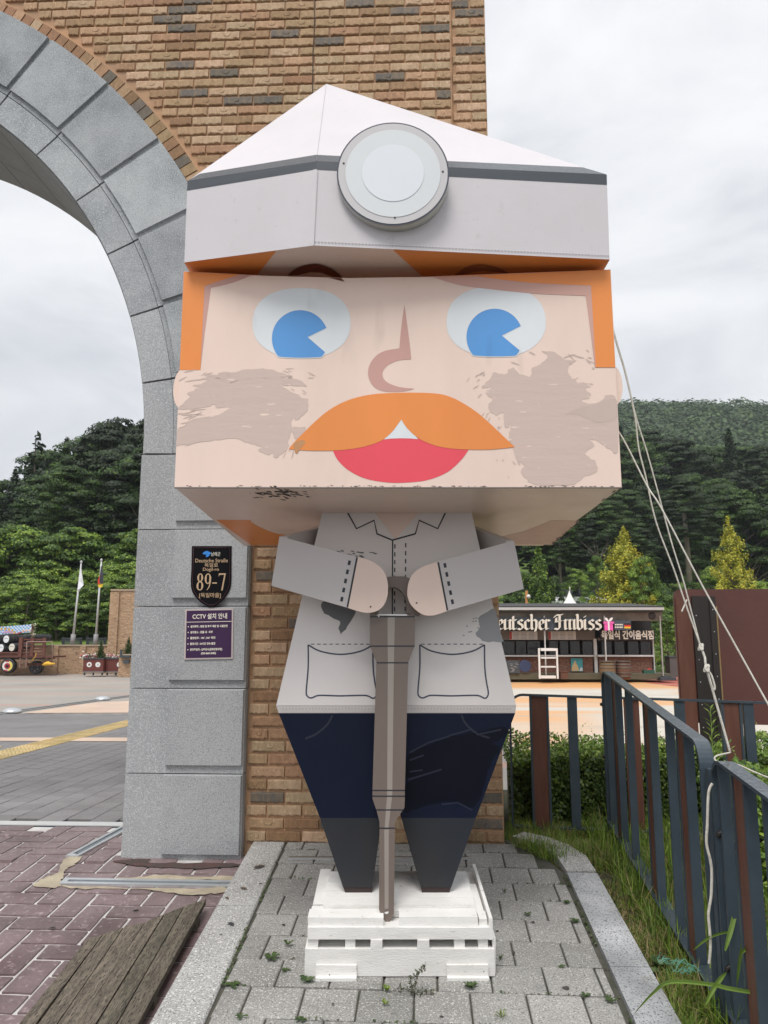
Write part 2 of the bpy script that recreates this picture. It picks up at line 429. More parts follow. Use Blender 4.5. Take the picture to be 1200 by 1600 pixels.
# the street the camera stands on, running on behind it
st_ = MB(); zs_ = z_low(1.2) - 0.02
st_.face([(-40, -45, zs_), (40, -45, zs_), (40, 1.66, zs_), (-40, 1.66, zs_)])
st_.face([(-40, 1.66, zs_), (-4.5, 1.66, zs_), (-4.5, 5.2, z_low(5.2) - 0.03), (-40, 5.2, z_low(5.2) - 0.03)])
tag(st_.build('street', mat('street_paving', (0.075, 0.072, 0.070), 0.85, 0.15, 1.0, (0.05, 0.048, 0.047))), kind='structure')

# ------------------------------------------------------------------ far plaza sheets
def strip_sheet(name, x0, x1, yl, zoff, mt, nxs=1):
    b = MB()
    for i in range(len(yl) - 1):
        for k in range(nxs):
            a, c = x0 + (x1 - x0) * k / nxs, x0 + (x1 - x0) * (k + 1) / nxs
            b.face([(a, yl[i], z_low(yl[i]) + zoff), (c, yl[i], z_low(yl[i]) + zoff), (c, yl[i + 1], z_low(yl[i + 1]) + zoff), (a, yl[i + 1], z_low(yl[i + 1]) + zoff)])
    return b.build(name, mt)

def plaza_material():
    """light grey paving; on the right big soft painted shapes in orange, yellow, red and white"""
    M = bpy.data.materials.new('plaza_surface'); M.use_nodes = True
    nt = M.node_tree; N = nt.nodes; L = nt.links.new; bs = N['Principled BSDF']; bs.inputs['Roughness'].default_value = 0.8
    geo = N.new('ShaderNodeNewGeometry'); sep = N.new('ShaderNodeSeparateXYZ'); L(geo.outputs['Position'], sep.inputs[0])
    def nz(scale, st, det=4.0, dist=0.0):
        mp = N.new('ShaderNodeMapping'); mp.inputs['Scale'].default_value = st; L(geo.outputs['Position'], mp.inputs[0])
        t = N.new('ShaderNodeTexNoise'); t.inputs['Scale'].default_value = scale; t.inputs['Detail'].default_value = det; t.inputs['Distortion'].default_value = dist
        L(mp.outputs[0], t.inputs['Vector']); return t.outputs['Fac']
    def rng(f, a, c):
        r = N.new('ShaderNodeMapRange'); r.inputs[1].default_value = a; r.inputs[2].default_value = c; L(f, r.inputs[0]); return r.outputs[0]
    def mix(a, c, f):
        mx = N.new('ShaderNodeMix'); mx.data_type = 'RGBA'
        for s, v in ((6, a), (7, c)):
            if isinstance(v, tuple): mx.inputs[s].default_value = (*v, 1)
            else: L(v, mx.inputs[s])
        L(f, mx.inputs[0]); return mx.outputs[2]
    grey = mix((0.37, 0.34, 0.30), (0.29, 0.27, 0.25), rng(nz(0.35, (1, 1, 1)), 0.35, 0.7))
    # pink courses running across the grey paving
    wv = N.new('ShaderNodeMath'); wv.operation = 'FRACT'
    dv = N.new('ShaderNodeMath'); dv.operation = 'MULTIPLY'; dv.inputs[1].default_value = 0.26; L(sep.outputs['Y'], dv.inputs[0]); L(dv.outputs[0], wv.inputs[0])
    lt = N.new('ShaderNodeMath'); lt.operation = 'LESS_THAN'; lt.inputs[1].default_value = 0.09; L(wv.outputs[0], lt.inputs[0])
    grey = mix(grey, (0.42, 0.27, 0.22), lt.outputs[0])
    p = mix((0.58, 0.54, 0.47), (0.66, 0.38, 0.19), rng(nz(0.16, (0.8, 1.0, 1), 2.0, 0.8), 0.47, 0.53))
    p = mix(p, (0.68, 0.43, 0.10), rng(nz(0.13, (1.0, 0.7, 1), 1.0, 0.5), 0.56, 0.60))
    back = rng(sep.outputs['Y'], 22.0, 24.0)
    p2 = mix((0.66, 0.34, 0.13), (0.42, 0.10, 0.065), rng(nz(0.2, (1, 0.3, 1), 1.0), 0.50, 0.53))
    p = mix(p, p2, back)
    p = mix(p, (0.45, 0.40, 0.33), rng(nz(1.2, (0.4, 2.0, 1), 5.0), 0.52, 0.80))
    c = mix(grey, p, rng(sep.outputs['X'], 1.0, 1.3))
    L(c, bs.inputs['Base Color'])
    return M
tag(strip_sheet('plaza_paving', -34, 30, [6.0, 7.5, 12, 18, 24, 28, 34.2], -0.004, plaza_material()), kind='structure')

# ------------------------------------------------------------------ slate paving behind the arch, piece by piece
slate = strip_sheet('slate_pavement', -9.0, 0.3, [5.16, 5.4, 7.7, 9.0, 11.0, 13.6], -0.016, M_plaza_joint)
tag(slate, kind='structure')
PW = 0.176
def paver_mesh(name, w, d, h, bev, mt):
    b = MB(); x, y = w / 2, d / 2
    b.hexa([(-x, -y, -h), (x, -y, -h), (x, y, -h), (-x, y, -h), (-x, -y, -bev), (x, -y, -bev), (x, y, -bev), (-x, y, -bev)])
    b.hexa([(-x, -y, -bev), (x, -y, -bev), (x, y, -bev), (-x, y, -bev), (-x + bev, -y + bev, 0), (x - bev, -y + bev, 0), (x - bev, y - bev, 0), (-x + bev, y - bev, 0)])
    b.f = [f for k, f in enumerate(b.f) if k not in (0, 1, 6)]
    b.m = [0] * len(b.f); b.s = [False] * len(b.f)
    return b.mesh(name, mt)
pm = paver_mesh('paving_block', PW - 0.006, PW - 0.006, 0.03, 0.003, M_plaza_block)
rest = MB()
k = 0
for j in range(48):
    for i in range(-50, 12):
        off = 0.5 * (i % 2)
        x = i * PW + 0.03; y = 5.26 + (j + off) * PW
        if x > -1.2 or x < -8.9 or y > 13.5: continue
        z = z_low(y)
        inview = x > -0.47 * y - 0.35 and y < 7.3
        if inview and k < 300:
            o = add('paving_block', pm, slate, (x, y, z + random.uniform(-0.001, 0.001))); o.rotation_euler = (-0.0166 if y > 5.4 else 0, 0, random.uniform(-0.006, 0.006)); k += 1
        else:
            h = PW / 2 - 0.003
            rest.face([(x - h, y - h, z_low(y - h)), (x + h, y - h, z_low(y - h)), (x + h, y + h, z_low(y + h)), (x - h, y + h, z_low(y + h))])
tag(rest.build('paving_blocks_beyond', M_plaza_block, slate), kind='stuff')

# pale bands, tactile strip, channel
def band(name, pts, mt, dz):
    b = MB(); b.poly([Vector((p.x, p.y, z_low(p.y) + dz)) for p in pts], (0, 0, 1)); return tag(b.build(name, mt), kind='structure')
band('beige_band', [far(-40, 1153), far(215, 1153), far(215, 1159), far(-40, 1158)], M_beige, 0.005)
band('beige_paving', [far(36, 1114.5), far(150, 1098), far(230, 1094), far(260, 1114)], M_beige, 0.006)
ch = MB()
A, B_ = far(-30, 1119), far(230, 1084)
dv = (B_ - A).normalized(); nv = Vector((-dv.y, dv.x, 0))
for i in range(6):
    p, q = A + (B_ - A) * i / 6, A + (B_ - A) * (i + 0.985) / 6
    for s0, s1, h in ((-0.14, -0.06, 0.012), (0.06, 0.14, 0.012), (-0.06, 0.06, 0.008)):
        c4 = [p + nv * s0, q + nv * s0, q + nv * s1, p + nv * s1]
        ch.hexa([Vector((c.x, c.y, z_low(c.y) - 0.02)) for c in c4] + [Vector((c.x, c.y, z_low(c.y) + h)) for c in c4], 0 if h > 0.01 else 1)
tag(ch.build('drain_channel', [mat('channel_grey', (0.25, 0.24, 0.23), 0.8, 0.15, 5.0), M_slot]), 'long dark drain channel crossing the plaza behind the arch', 'drain')
def dome(name, px, py, label):
    c = far(px, py); b = MB()
    b.lathe([(0.17, 0.0), (0.16, 0.03), (0.11, 0.065), (0.04, 0.08)], (c.x, c.y, z_low(c.y) + 0.012), n=14)
    tag(b.build('ground_light', M_steel), label, 'ground light', 'ground lights along the channel')
dome('a', 19, 1114, 'low metal ground light at the near left end of the dark channel')
dome('b', 160, 1094, 'low metal ground light beside the channel, nearer the stone pillar')
tact = thing('tactile_strip', far(100, 1160) , 'raised yellow tactile paving strip running away across the slate paving', 'tactile paving')
tb = MB(); tb.box((-0.147, -0.147, -0.02), (0.147, 0.147, 0.0))
for i in range(4): tb.box((-0.11 + i * 0.067, -0.12, 0), (-0.082 + i * 0.067, 0.12, 0.006))
tm = tb.mesh('tactile_tile', M_yellow)
td = MB(); td.box((-0.147, -0.147, -0.02), (0.147, 0.147, 0.0))
for i in range(4):
    for j in range(4): td.lathe([(0.02, 0), (0.012, 0.006)], (-0.105 + i * 0.07, -0.105 + j * 0.07, 0), n=6)
tdm = td.mesh('tactile_tile_domes', M_yellow)
inv = INV[tact.name]
for s in range(-3, 19):
    for q in (0, 1):
        w = Vector((-4.53 + q * 0.18, 7.7 + s * 0.3, 0)); w.z = z_low(w.y) + 0.008
        o = add('tactile_tile', tdm if 2 <= s <= 4 else tm, tact, inv @ w); o.scale = (0.6, 1, 1)
for s in range(1, 8):
    for q in (2, 3):
        w = Vector((-4.62 - s * 0.3, 7.7 + q * 0.3 + 0.15, 0)); w.z = z_low(w.y) + 0.008
        o = add('tactile_tile', tm, tact, inv @ w); o.rotation_euler = (0, 0, R(90))

# ------------------------------------------------------------------ red stamped paving in front of and under the arch
red = MB()
ylist = [1.6, 3.0, 4.4, 5.06]
for i in range(3):
    y0, y1 = ylist[i], ylist[i + 1]
    red.face([(-4.5, y0, z_low(y0) - 0.004), (-0.70, y0, z_low(y0) - 0.004), (-0.70, y1, z_low(y1) - 0.004), (-4.5, y1, z_low(y1) - 0.004)])
redo = tag(red.build('entrance_pavement', M_grout), kind='structure')
U = 0.127
def red_block(seed, w, d):
    rg = random.Random(seed); b = MB(); n, m_ = 5, 3
    x0, y0 = -w / 2, -d / 2
    P = {}
    for j in range(m_):
        for i in range(n):
            edge = i in (0, n - 1) or j in (0, m_ - 1)
            jx, jy = rg.uniform(-0.0022, 0.0022), rg.uniform(-0.0022, 0.0022)
            P[i, j] = len(b.v)
            b.v.append(Vector((x0 + w * i / (n - 1) + jx, y0 + d * j / (m_ - 1) + jy, rg.uniform(-0.0005, 0.002) if edge else rg.uniform(0.001, 0.0048))))
    for j in range(m_ - 1):
        for i in range(n - 1): b.f.append([P[i, j], P[i + 1, j], P[i + 1, j + 1], P[i, j + 1]])
    rim = [P[i, 0] for i in range(n)] + [P[n - 1, j] for j in range(1, m_)] + [P[i, m_ - 1] for i in range(n - 2, -1, -1)] + [P[0, j] for j in range(m_ - 2, 0, -1)]
    base = len(b.v)
    for r_ in rim: b.v.append(b.v[r_] * 1.0 - Vector((0, 0, 0.02)))
    for k2 in range(len(rim)):
        l2 = (k2 + 1) % len(rim); b.f.append([rim[l2], rim[k2], base + k2, base + l2])
    b.m = [0] * len(b.f); b.s = [False] * len(b.f)
    return b.mesh('stamped_block', M_red)
rbm = [red_block(s, 2 * U - 0.016, U - 0.016) for s in range(6)]
k = 0
extra = MB()
for a in range(-30, 30):
    for c in range(-30, 30):
        # 90 degree herringbone: lying blocks where (a + c) % 4 == 0, standing ones where it is 2
        v = (a + c) % 4
        if v not in (0, 2): continue
        x, y = ((a + 1) * U, (c + 0.5) * U) if v == 0 else ((a + 0.5) * U, (c + 1) * U)
        x -= 2.2; y += 3.4
        if not (-4.4 < x < -0.80 and 1.75 < y < 5.0): continue
        if y > 4.40 and x > -1.60: continue
        if x < -0.47 * y - 0.35 or k > 290:
            w2, d2 = (U - 0.008, U / 2 - 0.008) if v == 0 else (U / 2 - 0.008, U - 0.008)
            extra.face([(x - w2, y - d2, z_low(y - d2) + 0.002), (x + w2, y - d2, z_low(y - d2) + 0.002), (x + w2, y + d2, z_low(y + d2) + 0.002), (x - w2, y + d2, z_low(y + d2) + 0.002)])
            continue
        k += 1
        o = add('stamped_block', rbm[(a * 7 + c * 3 + v) % 6], redo, (x, y, z_low(y) + 0.002))
        tl_ = math.atan(SLOPE) if y < 4.4 else 0
        o.rotation_euler = (tl_, 0, random.uniform(-0.01, 0.01)) if v == 0 else (0, -tl_, R(90) + random.uniform(-0.01, 0.01))
        if v: o.rotation_euler = (Matrix.Rotation(tl_, 3, 'X') @ Matrix.Rotation(R(90) + random.uniform(-0.01, 0.01), 3, 'Z')).to_euler()
tag(extra.build('stamped_blocks_beyond', M_red, redo), kind='stuff')
# threshold strip between the red blocks and the slate paving
th = thing('threshold_strip', (-2.6, 5.1, z_low(5.1)), 'pale flat metal threshold strip across the ground under the arch', 'threshold')
b = MB()
for x0, x1 in ((-4.4, -3.02), (-3.015, -1.62)): b.box((x0, 5.055, -0.10), (x1, 5.15, z_low(5.1) + 0.008))
b.build('plate', mat('threshold_plate', (0.50, 0.50, 0.49), 0.6, 0.1, 4.0), th)
b = MB(); b.box((-4.4, 5.045, -0.1), (-1.62, 5.0545, z_low(5.1) + 0.003)); b.build('seal', M_slot, th)

def track(label, p0, p1, w, group):
    """shallow metal door track set in the ground"""
    c = (p0 + p1) / 2; t = thing('door_track', c, label, 'floor track', group=group)
    d = (p1 - p0).normalized(); n = Vector((-d.y, d.x, 0)).normalized()
    def bar(s0, s1, a, e_, h0, h1):
        q = [p0 + d * a + n * s0, p1 - d * e_ + n * s0, p1 - d * e_ + n * s1, p0 + d * a + n * s1]
        return [Vector((u.x, u.y, z_low(u.y) + h0)) for u in q] + [Vector((u.x, u.y, z_low(u.y) + h1)) for u in q]
    for nm, s0, s1 in (('rail', -w / 2, -w / 2 + 0.022), ('rail', w / 2 - 0.022, w / 2)):
        b = MB(); b.hexa(bar(s0, s1, 0, 0, -0.02, 0.014)); b.build(nm, M_steel, t)
    b = MB(); b.hexa(bar(-w / 2 + 0.022, w / 2 - 0.022, 0, -0.0, -0.02, 0.004)); b.build('slot', M_slot, t)
    b = MB(); q = bar(-w / 2 + 0.022, w / 2 - 0.022, 0, 0, -0.02, 0.014)
    L_ = (p1 - p0).length
    b.hexa(bar(-w / 2 + 0.0225, w / 2 - 0.0225, 0.0, L_ - 0.03, -0.02, 0.0138)); b.build('end_cap', M_steel, t)
    b = MB(); b.hexa(bar(-0.009, 0.009, 0.06, 0.1, -0.02, 0.010)); b.build('guide', mat('track_guide', (0.20, 0.24, 0.27), 0.4, metal=0.5), t)
track('short metal floor track running back beside the stone pillar', low(112, 1341), low(205, 1277), 0.075, 'metal floor tracks at the arch')
track('long metal floor track lying across in front of the stone pillar', low(97, 1380), low(372, 1384.5), 0.07, 'metal floor tracks at the arch')
def patch(pts, seed):
    rg = random.Random(seed); b = MB(); o = []
    pp = spl(pts, 5, True)
    for x, y in pp:
        w = low(x + rg.uniform(-2.2, 2.2), y + rg.uniform(-1.4, 1.4)); o.append(Vector((w.x, w.y, z_low(w.y) + 0.0075)))
    b.poly(o, (0, 0, 1)); tag(b.build('mortar_patch', M_patch), kind='structure')
patch([(104, 1342), (126, 1341), (118, 1352), (103, 1362), (97, 1374), (90, 1388), (60, 1388), (52, 1384), (72, 1372), (86, 1368), (95, 1354)], 1)
patch([(93, 1386.5), (160, 1388), (260, 1391), (352, 1390), (342, 1397), (300, 1400), (250, 1395), (200, 1391), (120, 1391)], 2)
patch([(120, 1376), (200, 1374), (240, 1370), (300, 1371), (365, 1372), (366, 1376.5), (240, 1377), (150, 1377.6)], 3)
# damp, dirty foot of the pillar
def stain(pts, col, dz):
    o = []
    for x, y in spl(pts, 5, True):
        w = low(x + random.uniform(-1.5, 1.5), y + random.uniform(-1, 1)); o.append(Vector((w.x, w.y, z_low(w.y) + dz)))
    b = MB(); b.poly(o, (0, 0, 1)); return b.build('dirt_patch', mat('dirt', col, 1.0, 0.3, 20.0, (0.10, 0.05, 0.045), None, 0.006, 80), redo)
stain([(178, 1347), (232, 1344), (236, 1350), (300, 1351), (372, 1352), (366, 1357), (300, 1360), (240, 1357), (200, 1353)], (0.06, 0.05, 0.045), 0.0085)

# weathered boards laid as a little ramp against the kerb
rp = thing('board_ramp', low(190, 1520), 'weathered brown boards laid side by side against the kerb', 'board ramp')
e0, e1, e2, e3 = low(30, 1607), low(136, 1475), low(322, 1428), low(225, 1607)
edge = [(136, 1475), (160, 1471), (193, 1462), (226, 1457), (256, 1447), (287, 1436), (322, 1427)]
for i in range(6):
    u0, u1 = i / 6 + 0.008, (i + 1) / 6 - 0.008
    t0, t1 = low(*edge[i]), low(*edge[i + 1])
    n0, n1 = e0.lerp(e3, u0), e0.lerp(e3, u1)
    g = (t1 - t0).normalized() * 0.003
    up = lambda u: 0.022 + 0.040 * u
    q = [n0, n1, t1 - g, t0 + g]; us = [u0, u1, u1, u0]
    q = [Vector((p.x, p.y, z_low(p.y))) for p in q]
    ext = (q[0] - q[3]).normalized() * 0.45; ext.z = -0.45 * SLOPE
    q[0] = q[0] + ext; q[1] = q[1] + ext
    lo = [Vector((p.x, p.y, p.z + up(u) - 0.024)) for p, u in zip(q, us)]
    hi = [Vector((p.x, p.y, p.z + up(u) + random.uniform(-0.002, 0.002))) for p, u in zip(q, us)]
    b = MB(); b.hexa(lo + hi); b.build('plank', M_wood, rp)
for t in (0.12, 0.8):
    b = MB(); a, c = e0.lerp(e1, t), e3.lerp(e2, t)
    d = Vector((0, 0.05, 0.004))
    b.hexa([Vector((p.x, p.y, z_low(p.y) + 0.003)) for p in (a, c, c + d, a + d)] + [Vector((a.x, a.y, z_low(a.y) + 0.004)), Vector((c.x, c.y, z_low(c.y) + 0.036)), Vector((c.x, c.y + .05, z_low(c.y + .05) + 0.036)), Vector((a.x, a.y + .05, z_low(a.y + .05) + 0.004))])
    b.build('bearer', M_wood, rp)

# ------------------------------------------------------------------ grey platform under the figure
KI0, KI1 = plat(447, 1316), plat(321, 1600)           # inner edge of the left kerb
KO0, KO1 = plat(395, 1316), plat(233, 1600)
pf = MB()
poly = [(-0.95, WALL + 0.02), (-0.93, 1.7), (0.72, 1.7), (0.70, 2.8), (0.715, 3.6), (0.71, 4.03), (0.62, 4.30), (0.52, 4.44), (0.60, 4.62)]
poly = [(-0.86, WALL + 0.02), (-0.84, 1.7), (0.74, 1.7), (0.70, 2.8), (0.72, 3.6), (0.72, 4.03), (0.66, 4.25), (0.56, 4.42), (0.46, 4.60), (0.46, WALL + 0.02)]
pf.prism([Vector((x, y, z_plat(y) - 0.010)) for x, y in poly], (0, 0, -0.25))
platform = tag(pf.build('platform_pavement', M_joint), kind='structure')
PV = 0.195
gm = [paver_mesh('paver', PV - 0.007, PV - 0.007, 0.04, 0.004, M_paver), paver_mesh('paver_half', PV / 2 - 0.007, PV - 0.007, 0.04, 0.004, M_paver), paver_mesh('paver_slim', PV * 0.72 - 0.007, PV - 0.007, 0.04, 0.004, M_paver)]
def right_edge(y):
    if y < 4.0:
        A_, B2 = plat(886, 1367), plat(992, 1600)
        return A_.x + (B2.x - A_.x) * (A_.y - y) / (A_.y - B2.y) - 0.022
    return 0.690 - (y - 4.0) * 0.40
for j in range(-5, 9):
    y = 2.78 + PV * (j + 0.5)
    if y > 4.50: continue
    xl = KI0.x + (KI1.x - KI0.x) * (KI0.y - y) / (KI0.y - KI1.y) + 0.004
    xr = right_edge(y)
    x = xl; first = True
    while x < xr - 0.022:
        w = PV
        if first: w = (0.5 if j % 2 == 0 else 0.95) * PV; first = False
        if x + w > xr: w = xr - x
        mm = gm[1] if w < PV * 0.62 else gm[2] if w < PV * 0.85 else gm[0]
        full = PV / 2 if mm is gm[1] else PV * 0.72 if mm is gm[2] else PV
        d = PV if y < 4.40 else PV * 0.75
        yy = y + (d - PV) / 2 - 0.020 * (x + w / 2 + 0.7)
        o = add('paver', mm, platform, (x + w / 2, yy, z_plat(yy) + random.uniform(-0.003, 0.0015)))
        o.scale = ((w - 0.007) / (full - 0.007), (d - 0.007) / (PV - 0.007), 1)
        o.rotation_euler = (math.atan(SLOPE) + random.uniform(-0.004, 0.004), random.uniform(-0.008, 0.008), random.uniform(-0.012, 0.012) - 0.016)
        x += w
# left kerb stones
ky = [4.44, 3.62, 2.66, 1.7]
for i in range(3):
    y0, y1 = ky[i], ky[i + 1]
    f = lambda y, A, B: A.x + (B.x - A.x) * (A.y - y) / (A.y - B.y)
    q = [(f(y1, KO0, KO1), y1 + 0.003), (f(y1, KI0, KI1) - 0.007, y1 + 0.003), (f(y0, KI0, KI1) - 0.007, y0 - 0.003), (f(y0, KO0, KO1), y0 - 0.003)]
    c = Vector((sum(p[0] for p in q) / 4, (y0 + y1) / 2, z_plat((y0 + y1) / 2)))
    b = MB(); bv = 0.006
    q2 = [(q[0][0] + bv, q[0][1]), (q[1][0] - bv, q[1][1]), (q[2][0] - bv, q[2][1]), (q[3][0] + bv, q[3][1])]
    b.hexa([Vector((x, y, z_plat(y) - 0.28)) - c for x, y in q] + [Vector((x, y, z_plat(y) - bv + 0.003)) - c for x, y in q])
    b.hexa([Vector((x, y, z_plat(y) - bv + 0.003)) - c for x, y in q] + [Vector((x, y, z_plat(y) + 0.003)) - c for x, y in q2])
    add('kerb_stone', b.mesh('kerb_stone', M_kerb), platform, c)
# right kerb: two straight polished stones and the curved end piece
def kerb_piece(inn, out, mt, dz=0.012):
    c = Vector((sum(p.x for p in inn + out) / len(inn + out), sum(p.y for p in inn + out) / len(inn + out), 0)); c.z = z_plat(c.y)
    b = MB()
    for i in range(len(inn) - 1):
        q = [inn[i], out[i], out[i + 1], inn[i + 1]]
        b.hexa([Vector((p.x, p.y, z_plat(p.y) - 0.3)) - c for p in q] + [Vector((p.x, p.y, z_plat(p.y) + dz)) - c for p in q])
    add('kerb_stone', b.mesh('kerb_stone', mt, fix=False), platform, c)
L0, L1 = plat(886, 1367), plat(992, 1600)
O0, O1 = plat(932, 1366), plat(1062, 1600)
s = lambda A, B, t: A.lerp(B, t)
def ext(A, B, y): return A + (B - A) * ((A.y - y) / (A.y - B.y))
ys_ = [4.03, 3.13, 2.45, 1.7]
for i in range(3):
    kerb_piece([ext(L0, L1, ys_[i] - 0.003), ext(L0, L1, ys_[i + 1] + 0.003)], [ext(O0, O1, ys_[i] - 0.003), ext(O0, O1, ys_[i + 1] + 0.003)], M_kerb_wet)
ci = [plat(886, 1365.5), plat(872, 1344), plat(850, 1328), plat(825, 1317), plat(800, 1310)]
co = [plat(931, 1364), plat(915, 1340), plat(888, 1323), plat(855, 1311), plat(818, 1303)]
kerb_piece(ci, co, M_kerb)
# loose aluminium strip lying on the pavers behind the plinth
ms = MB(); a, c = plat(450, 1342.5), plat(732, 1342.5)
for (y0, y1, h) in ((-0.012, 0.004, 0.009), (0.004, 0.03, 0.004)):
    ms.hexa([Vector((p.x, p.y + d, z_plat(p.y + d) + 0.001)) for p, d in ((a, y0), (c, y0), (c, y1), (a, y1))] + [Vector((p.x, p.y + d, z_plat(p.y + d) + h)) for p, d in ((a, y0), (c, y0), (c, y1), (a, y1))], 0 if h > 0.005 else 1)
tag(ms.build('metal_strip', [M_steel, mat('rusty_flange', (0.12, 0.10, 0.085), 0.6, 0.2, 10.0)]), 'thin bare metal strip lying on the pavers behind the white plinth', 'metal strip')

# verge of soil to the right
vg = MB()
vy = [1.2, 2.2, 3.2, 4.0, 4.4, 5.0, 6.4]
def vx(y):  return ext(O0, O1, y).x - 0.05 if y < 4.0 else 0.52
for i in range(len(vy) - 1):
    y0, y1 = vy[i], vy[i + 1]
    z = lambda y: min(z_plat(y), 0.0) - 0.04 - max(0, y - 4.4) * 0.02
    for k in range(6):
        xa0, xb0 = vx(y0) + (3.6 - vx(y0)) * k / 6, vx(y0) + (3.6 - vx(y0)) * (k + 1) / 6
        xa1, xb1 = vx(y1) + (3.6 - vx(y1)) * k / 6, vx(y1) + (3.6 - vx(y1)) * (k + 1) / 6
        vg.face([(xa0, y0, z(y0)), (xb0, y0, z(y0)), (xb1, y1, z(y1)), (xa1, y1, z(y1))])
def z_verge(y): return min(z_plat(y), 0.0) - 0.04 - max(0, y - 4.4) * 0.02
tag(vg.build('verge_ground', M_soil), kind='structure')

# ------------------------------------------------------------------ the brick and granite gate
CX, CZ = -4.33, 2.25
gate = thing('brick_gateway', (0.0, WALL + 0.5, 0.0), 'tall brown brick gateway with a grey granite arch and pillar', 'gateway')
GI = INV[gate.name]
ang0 = R(-1.3)
def arc(r, a, y=0.0): return Vector((CX + r * math.cos(a), y, CZ + r * math.sin(a)))
TOP = 6.0
# mortar body (with the arch cut through it)
body = [arc(2.722, R(a)) for a in np.linspace(0, 92, 40)]
out = [(-1.608, 0, -0.3)] + [tuple(p) for p in body] + [(body[-1].x, 0, TOP), (0.235, 0, TOP), (0.235, 0, -0.3)]
b = MB(); b.prism([Vector((x, WALL + 0.011, z)) for x, _, z in out], (0, 1.09, 0)); b.build('wall_core', M_mortar, gate)
b = MB(); b.box((0.2355, WALL + 0.045, -0.3), (0.459, WALL + 1.09, TOP)); b.build('side_pier_core', M_mortar, gate)
# granite facing
def sector(r0, r1, a0, a1, yf, yb, n=4, ch=0.0):
    b = MB()
    for i in range(n):
        p, q = a0 + (a1 - a0) * i / n, a0 + (a1 - a0) * (i + 1) / n
        fr = [arc(r0, p, yf), arc(r1, p, yf), arc(r1, q, yf), arc(r0, q, yf)]
        bk = [v + Vector((0, yb - yf, 0)) for v in fr]
        b.face([fr[0], fr[1], fr[2], fr[3]][::1]); b.face([fr[0], fr[3], bk[3], bk[0]]); b.face([fr[1], bk[1], bk[2], fr[2]])
        if i == 0: b.face([fr[0], bk[0], bk[1], fr[1]])
        if i == n - 1: b.face([fr[3], fr[2], bk[2], bk[3]])
    return b
YF, YR = 4.372, 4.352          # flat stone face, raised panel face
def place(name, b, mt, parent, c):
    o = b.mesh(name, mt, GI, fix=True)
    return add(name, o, parent)
angs = [R(a) for a in [-1.3, 8.05, 17.35, 26.75, 35.85, 45.0, 54.2, 63.4, 72.6, 81.8, 91.0]]
for i in range(len(angs) - 1):
    a0, a1 = angs[i], angs[i + 1]
    g = 0.0022
    place('granite_block', sector(2.700, 2.8765, a0 + g, a1 - g, YF + 0.004, WALL + 0.01), M_granite_arch if i > 1 else M_granite, gate, None)
    blk = place('granite_block', sector(2.880, 3.352, a0 + g, a1 - g, YF, WALL + 0.01), M_granite_arch if i > 0 else M_granite, gate, None)
    place('raised_panel', sector(2.916, 3.350, a0 + 0.0098, a1 - g, YR, YF + 0.001), M_granite_arch if i > 0 else M_granite, blk, None)
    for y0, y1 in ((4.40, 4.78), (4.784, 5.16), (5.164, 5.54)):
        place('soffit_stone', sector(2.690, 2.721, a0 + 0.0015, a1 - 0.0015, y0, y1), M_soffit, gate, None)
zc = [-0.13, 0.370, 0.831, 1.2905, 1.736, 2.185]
for i in range(5):
    z0, z1 = zc[i] + 0.0025, zc[i + 1] - 0.0025
    b = MB(); b.box((-1.638, YF + 0.004, z0), (-1.4525, 5.54, z1)); place('granite_block', b, M_granite, gate, None)
    b = MB(); b.box((-1.4512, YF, z0), (-0.977, WALL + 0.01, z1)); blk = place('granite_block', b, M_granite, gate, None)
    zz = z0 + (0.04 if i else 0.075)
    x0, x1, y0, y1, t = -1.414, -0.979, YR, YF + 0.001, 0.006
    b = MB()
    b.hexa([(x0, y1, zz), (x1, y1, zz), (x1, y1, z1), (x0, y1, z1), (x0 + t, y0, zz + t), (x1 - t, y0, zz + t), (x1 - t, y0, z1 - t), (x0 + t, y0, z1 - t)])
    place('raised_panel', b, M_granite, blk, None)

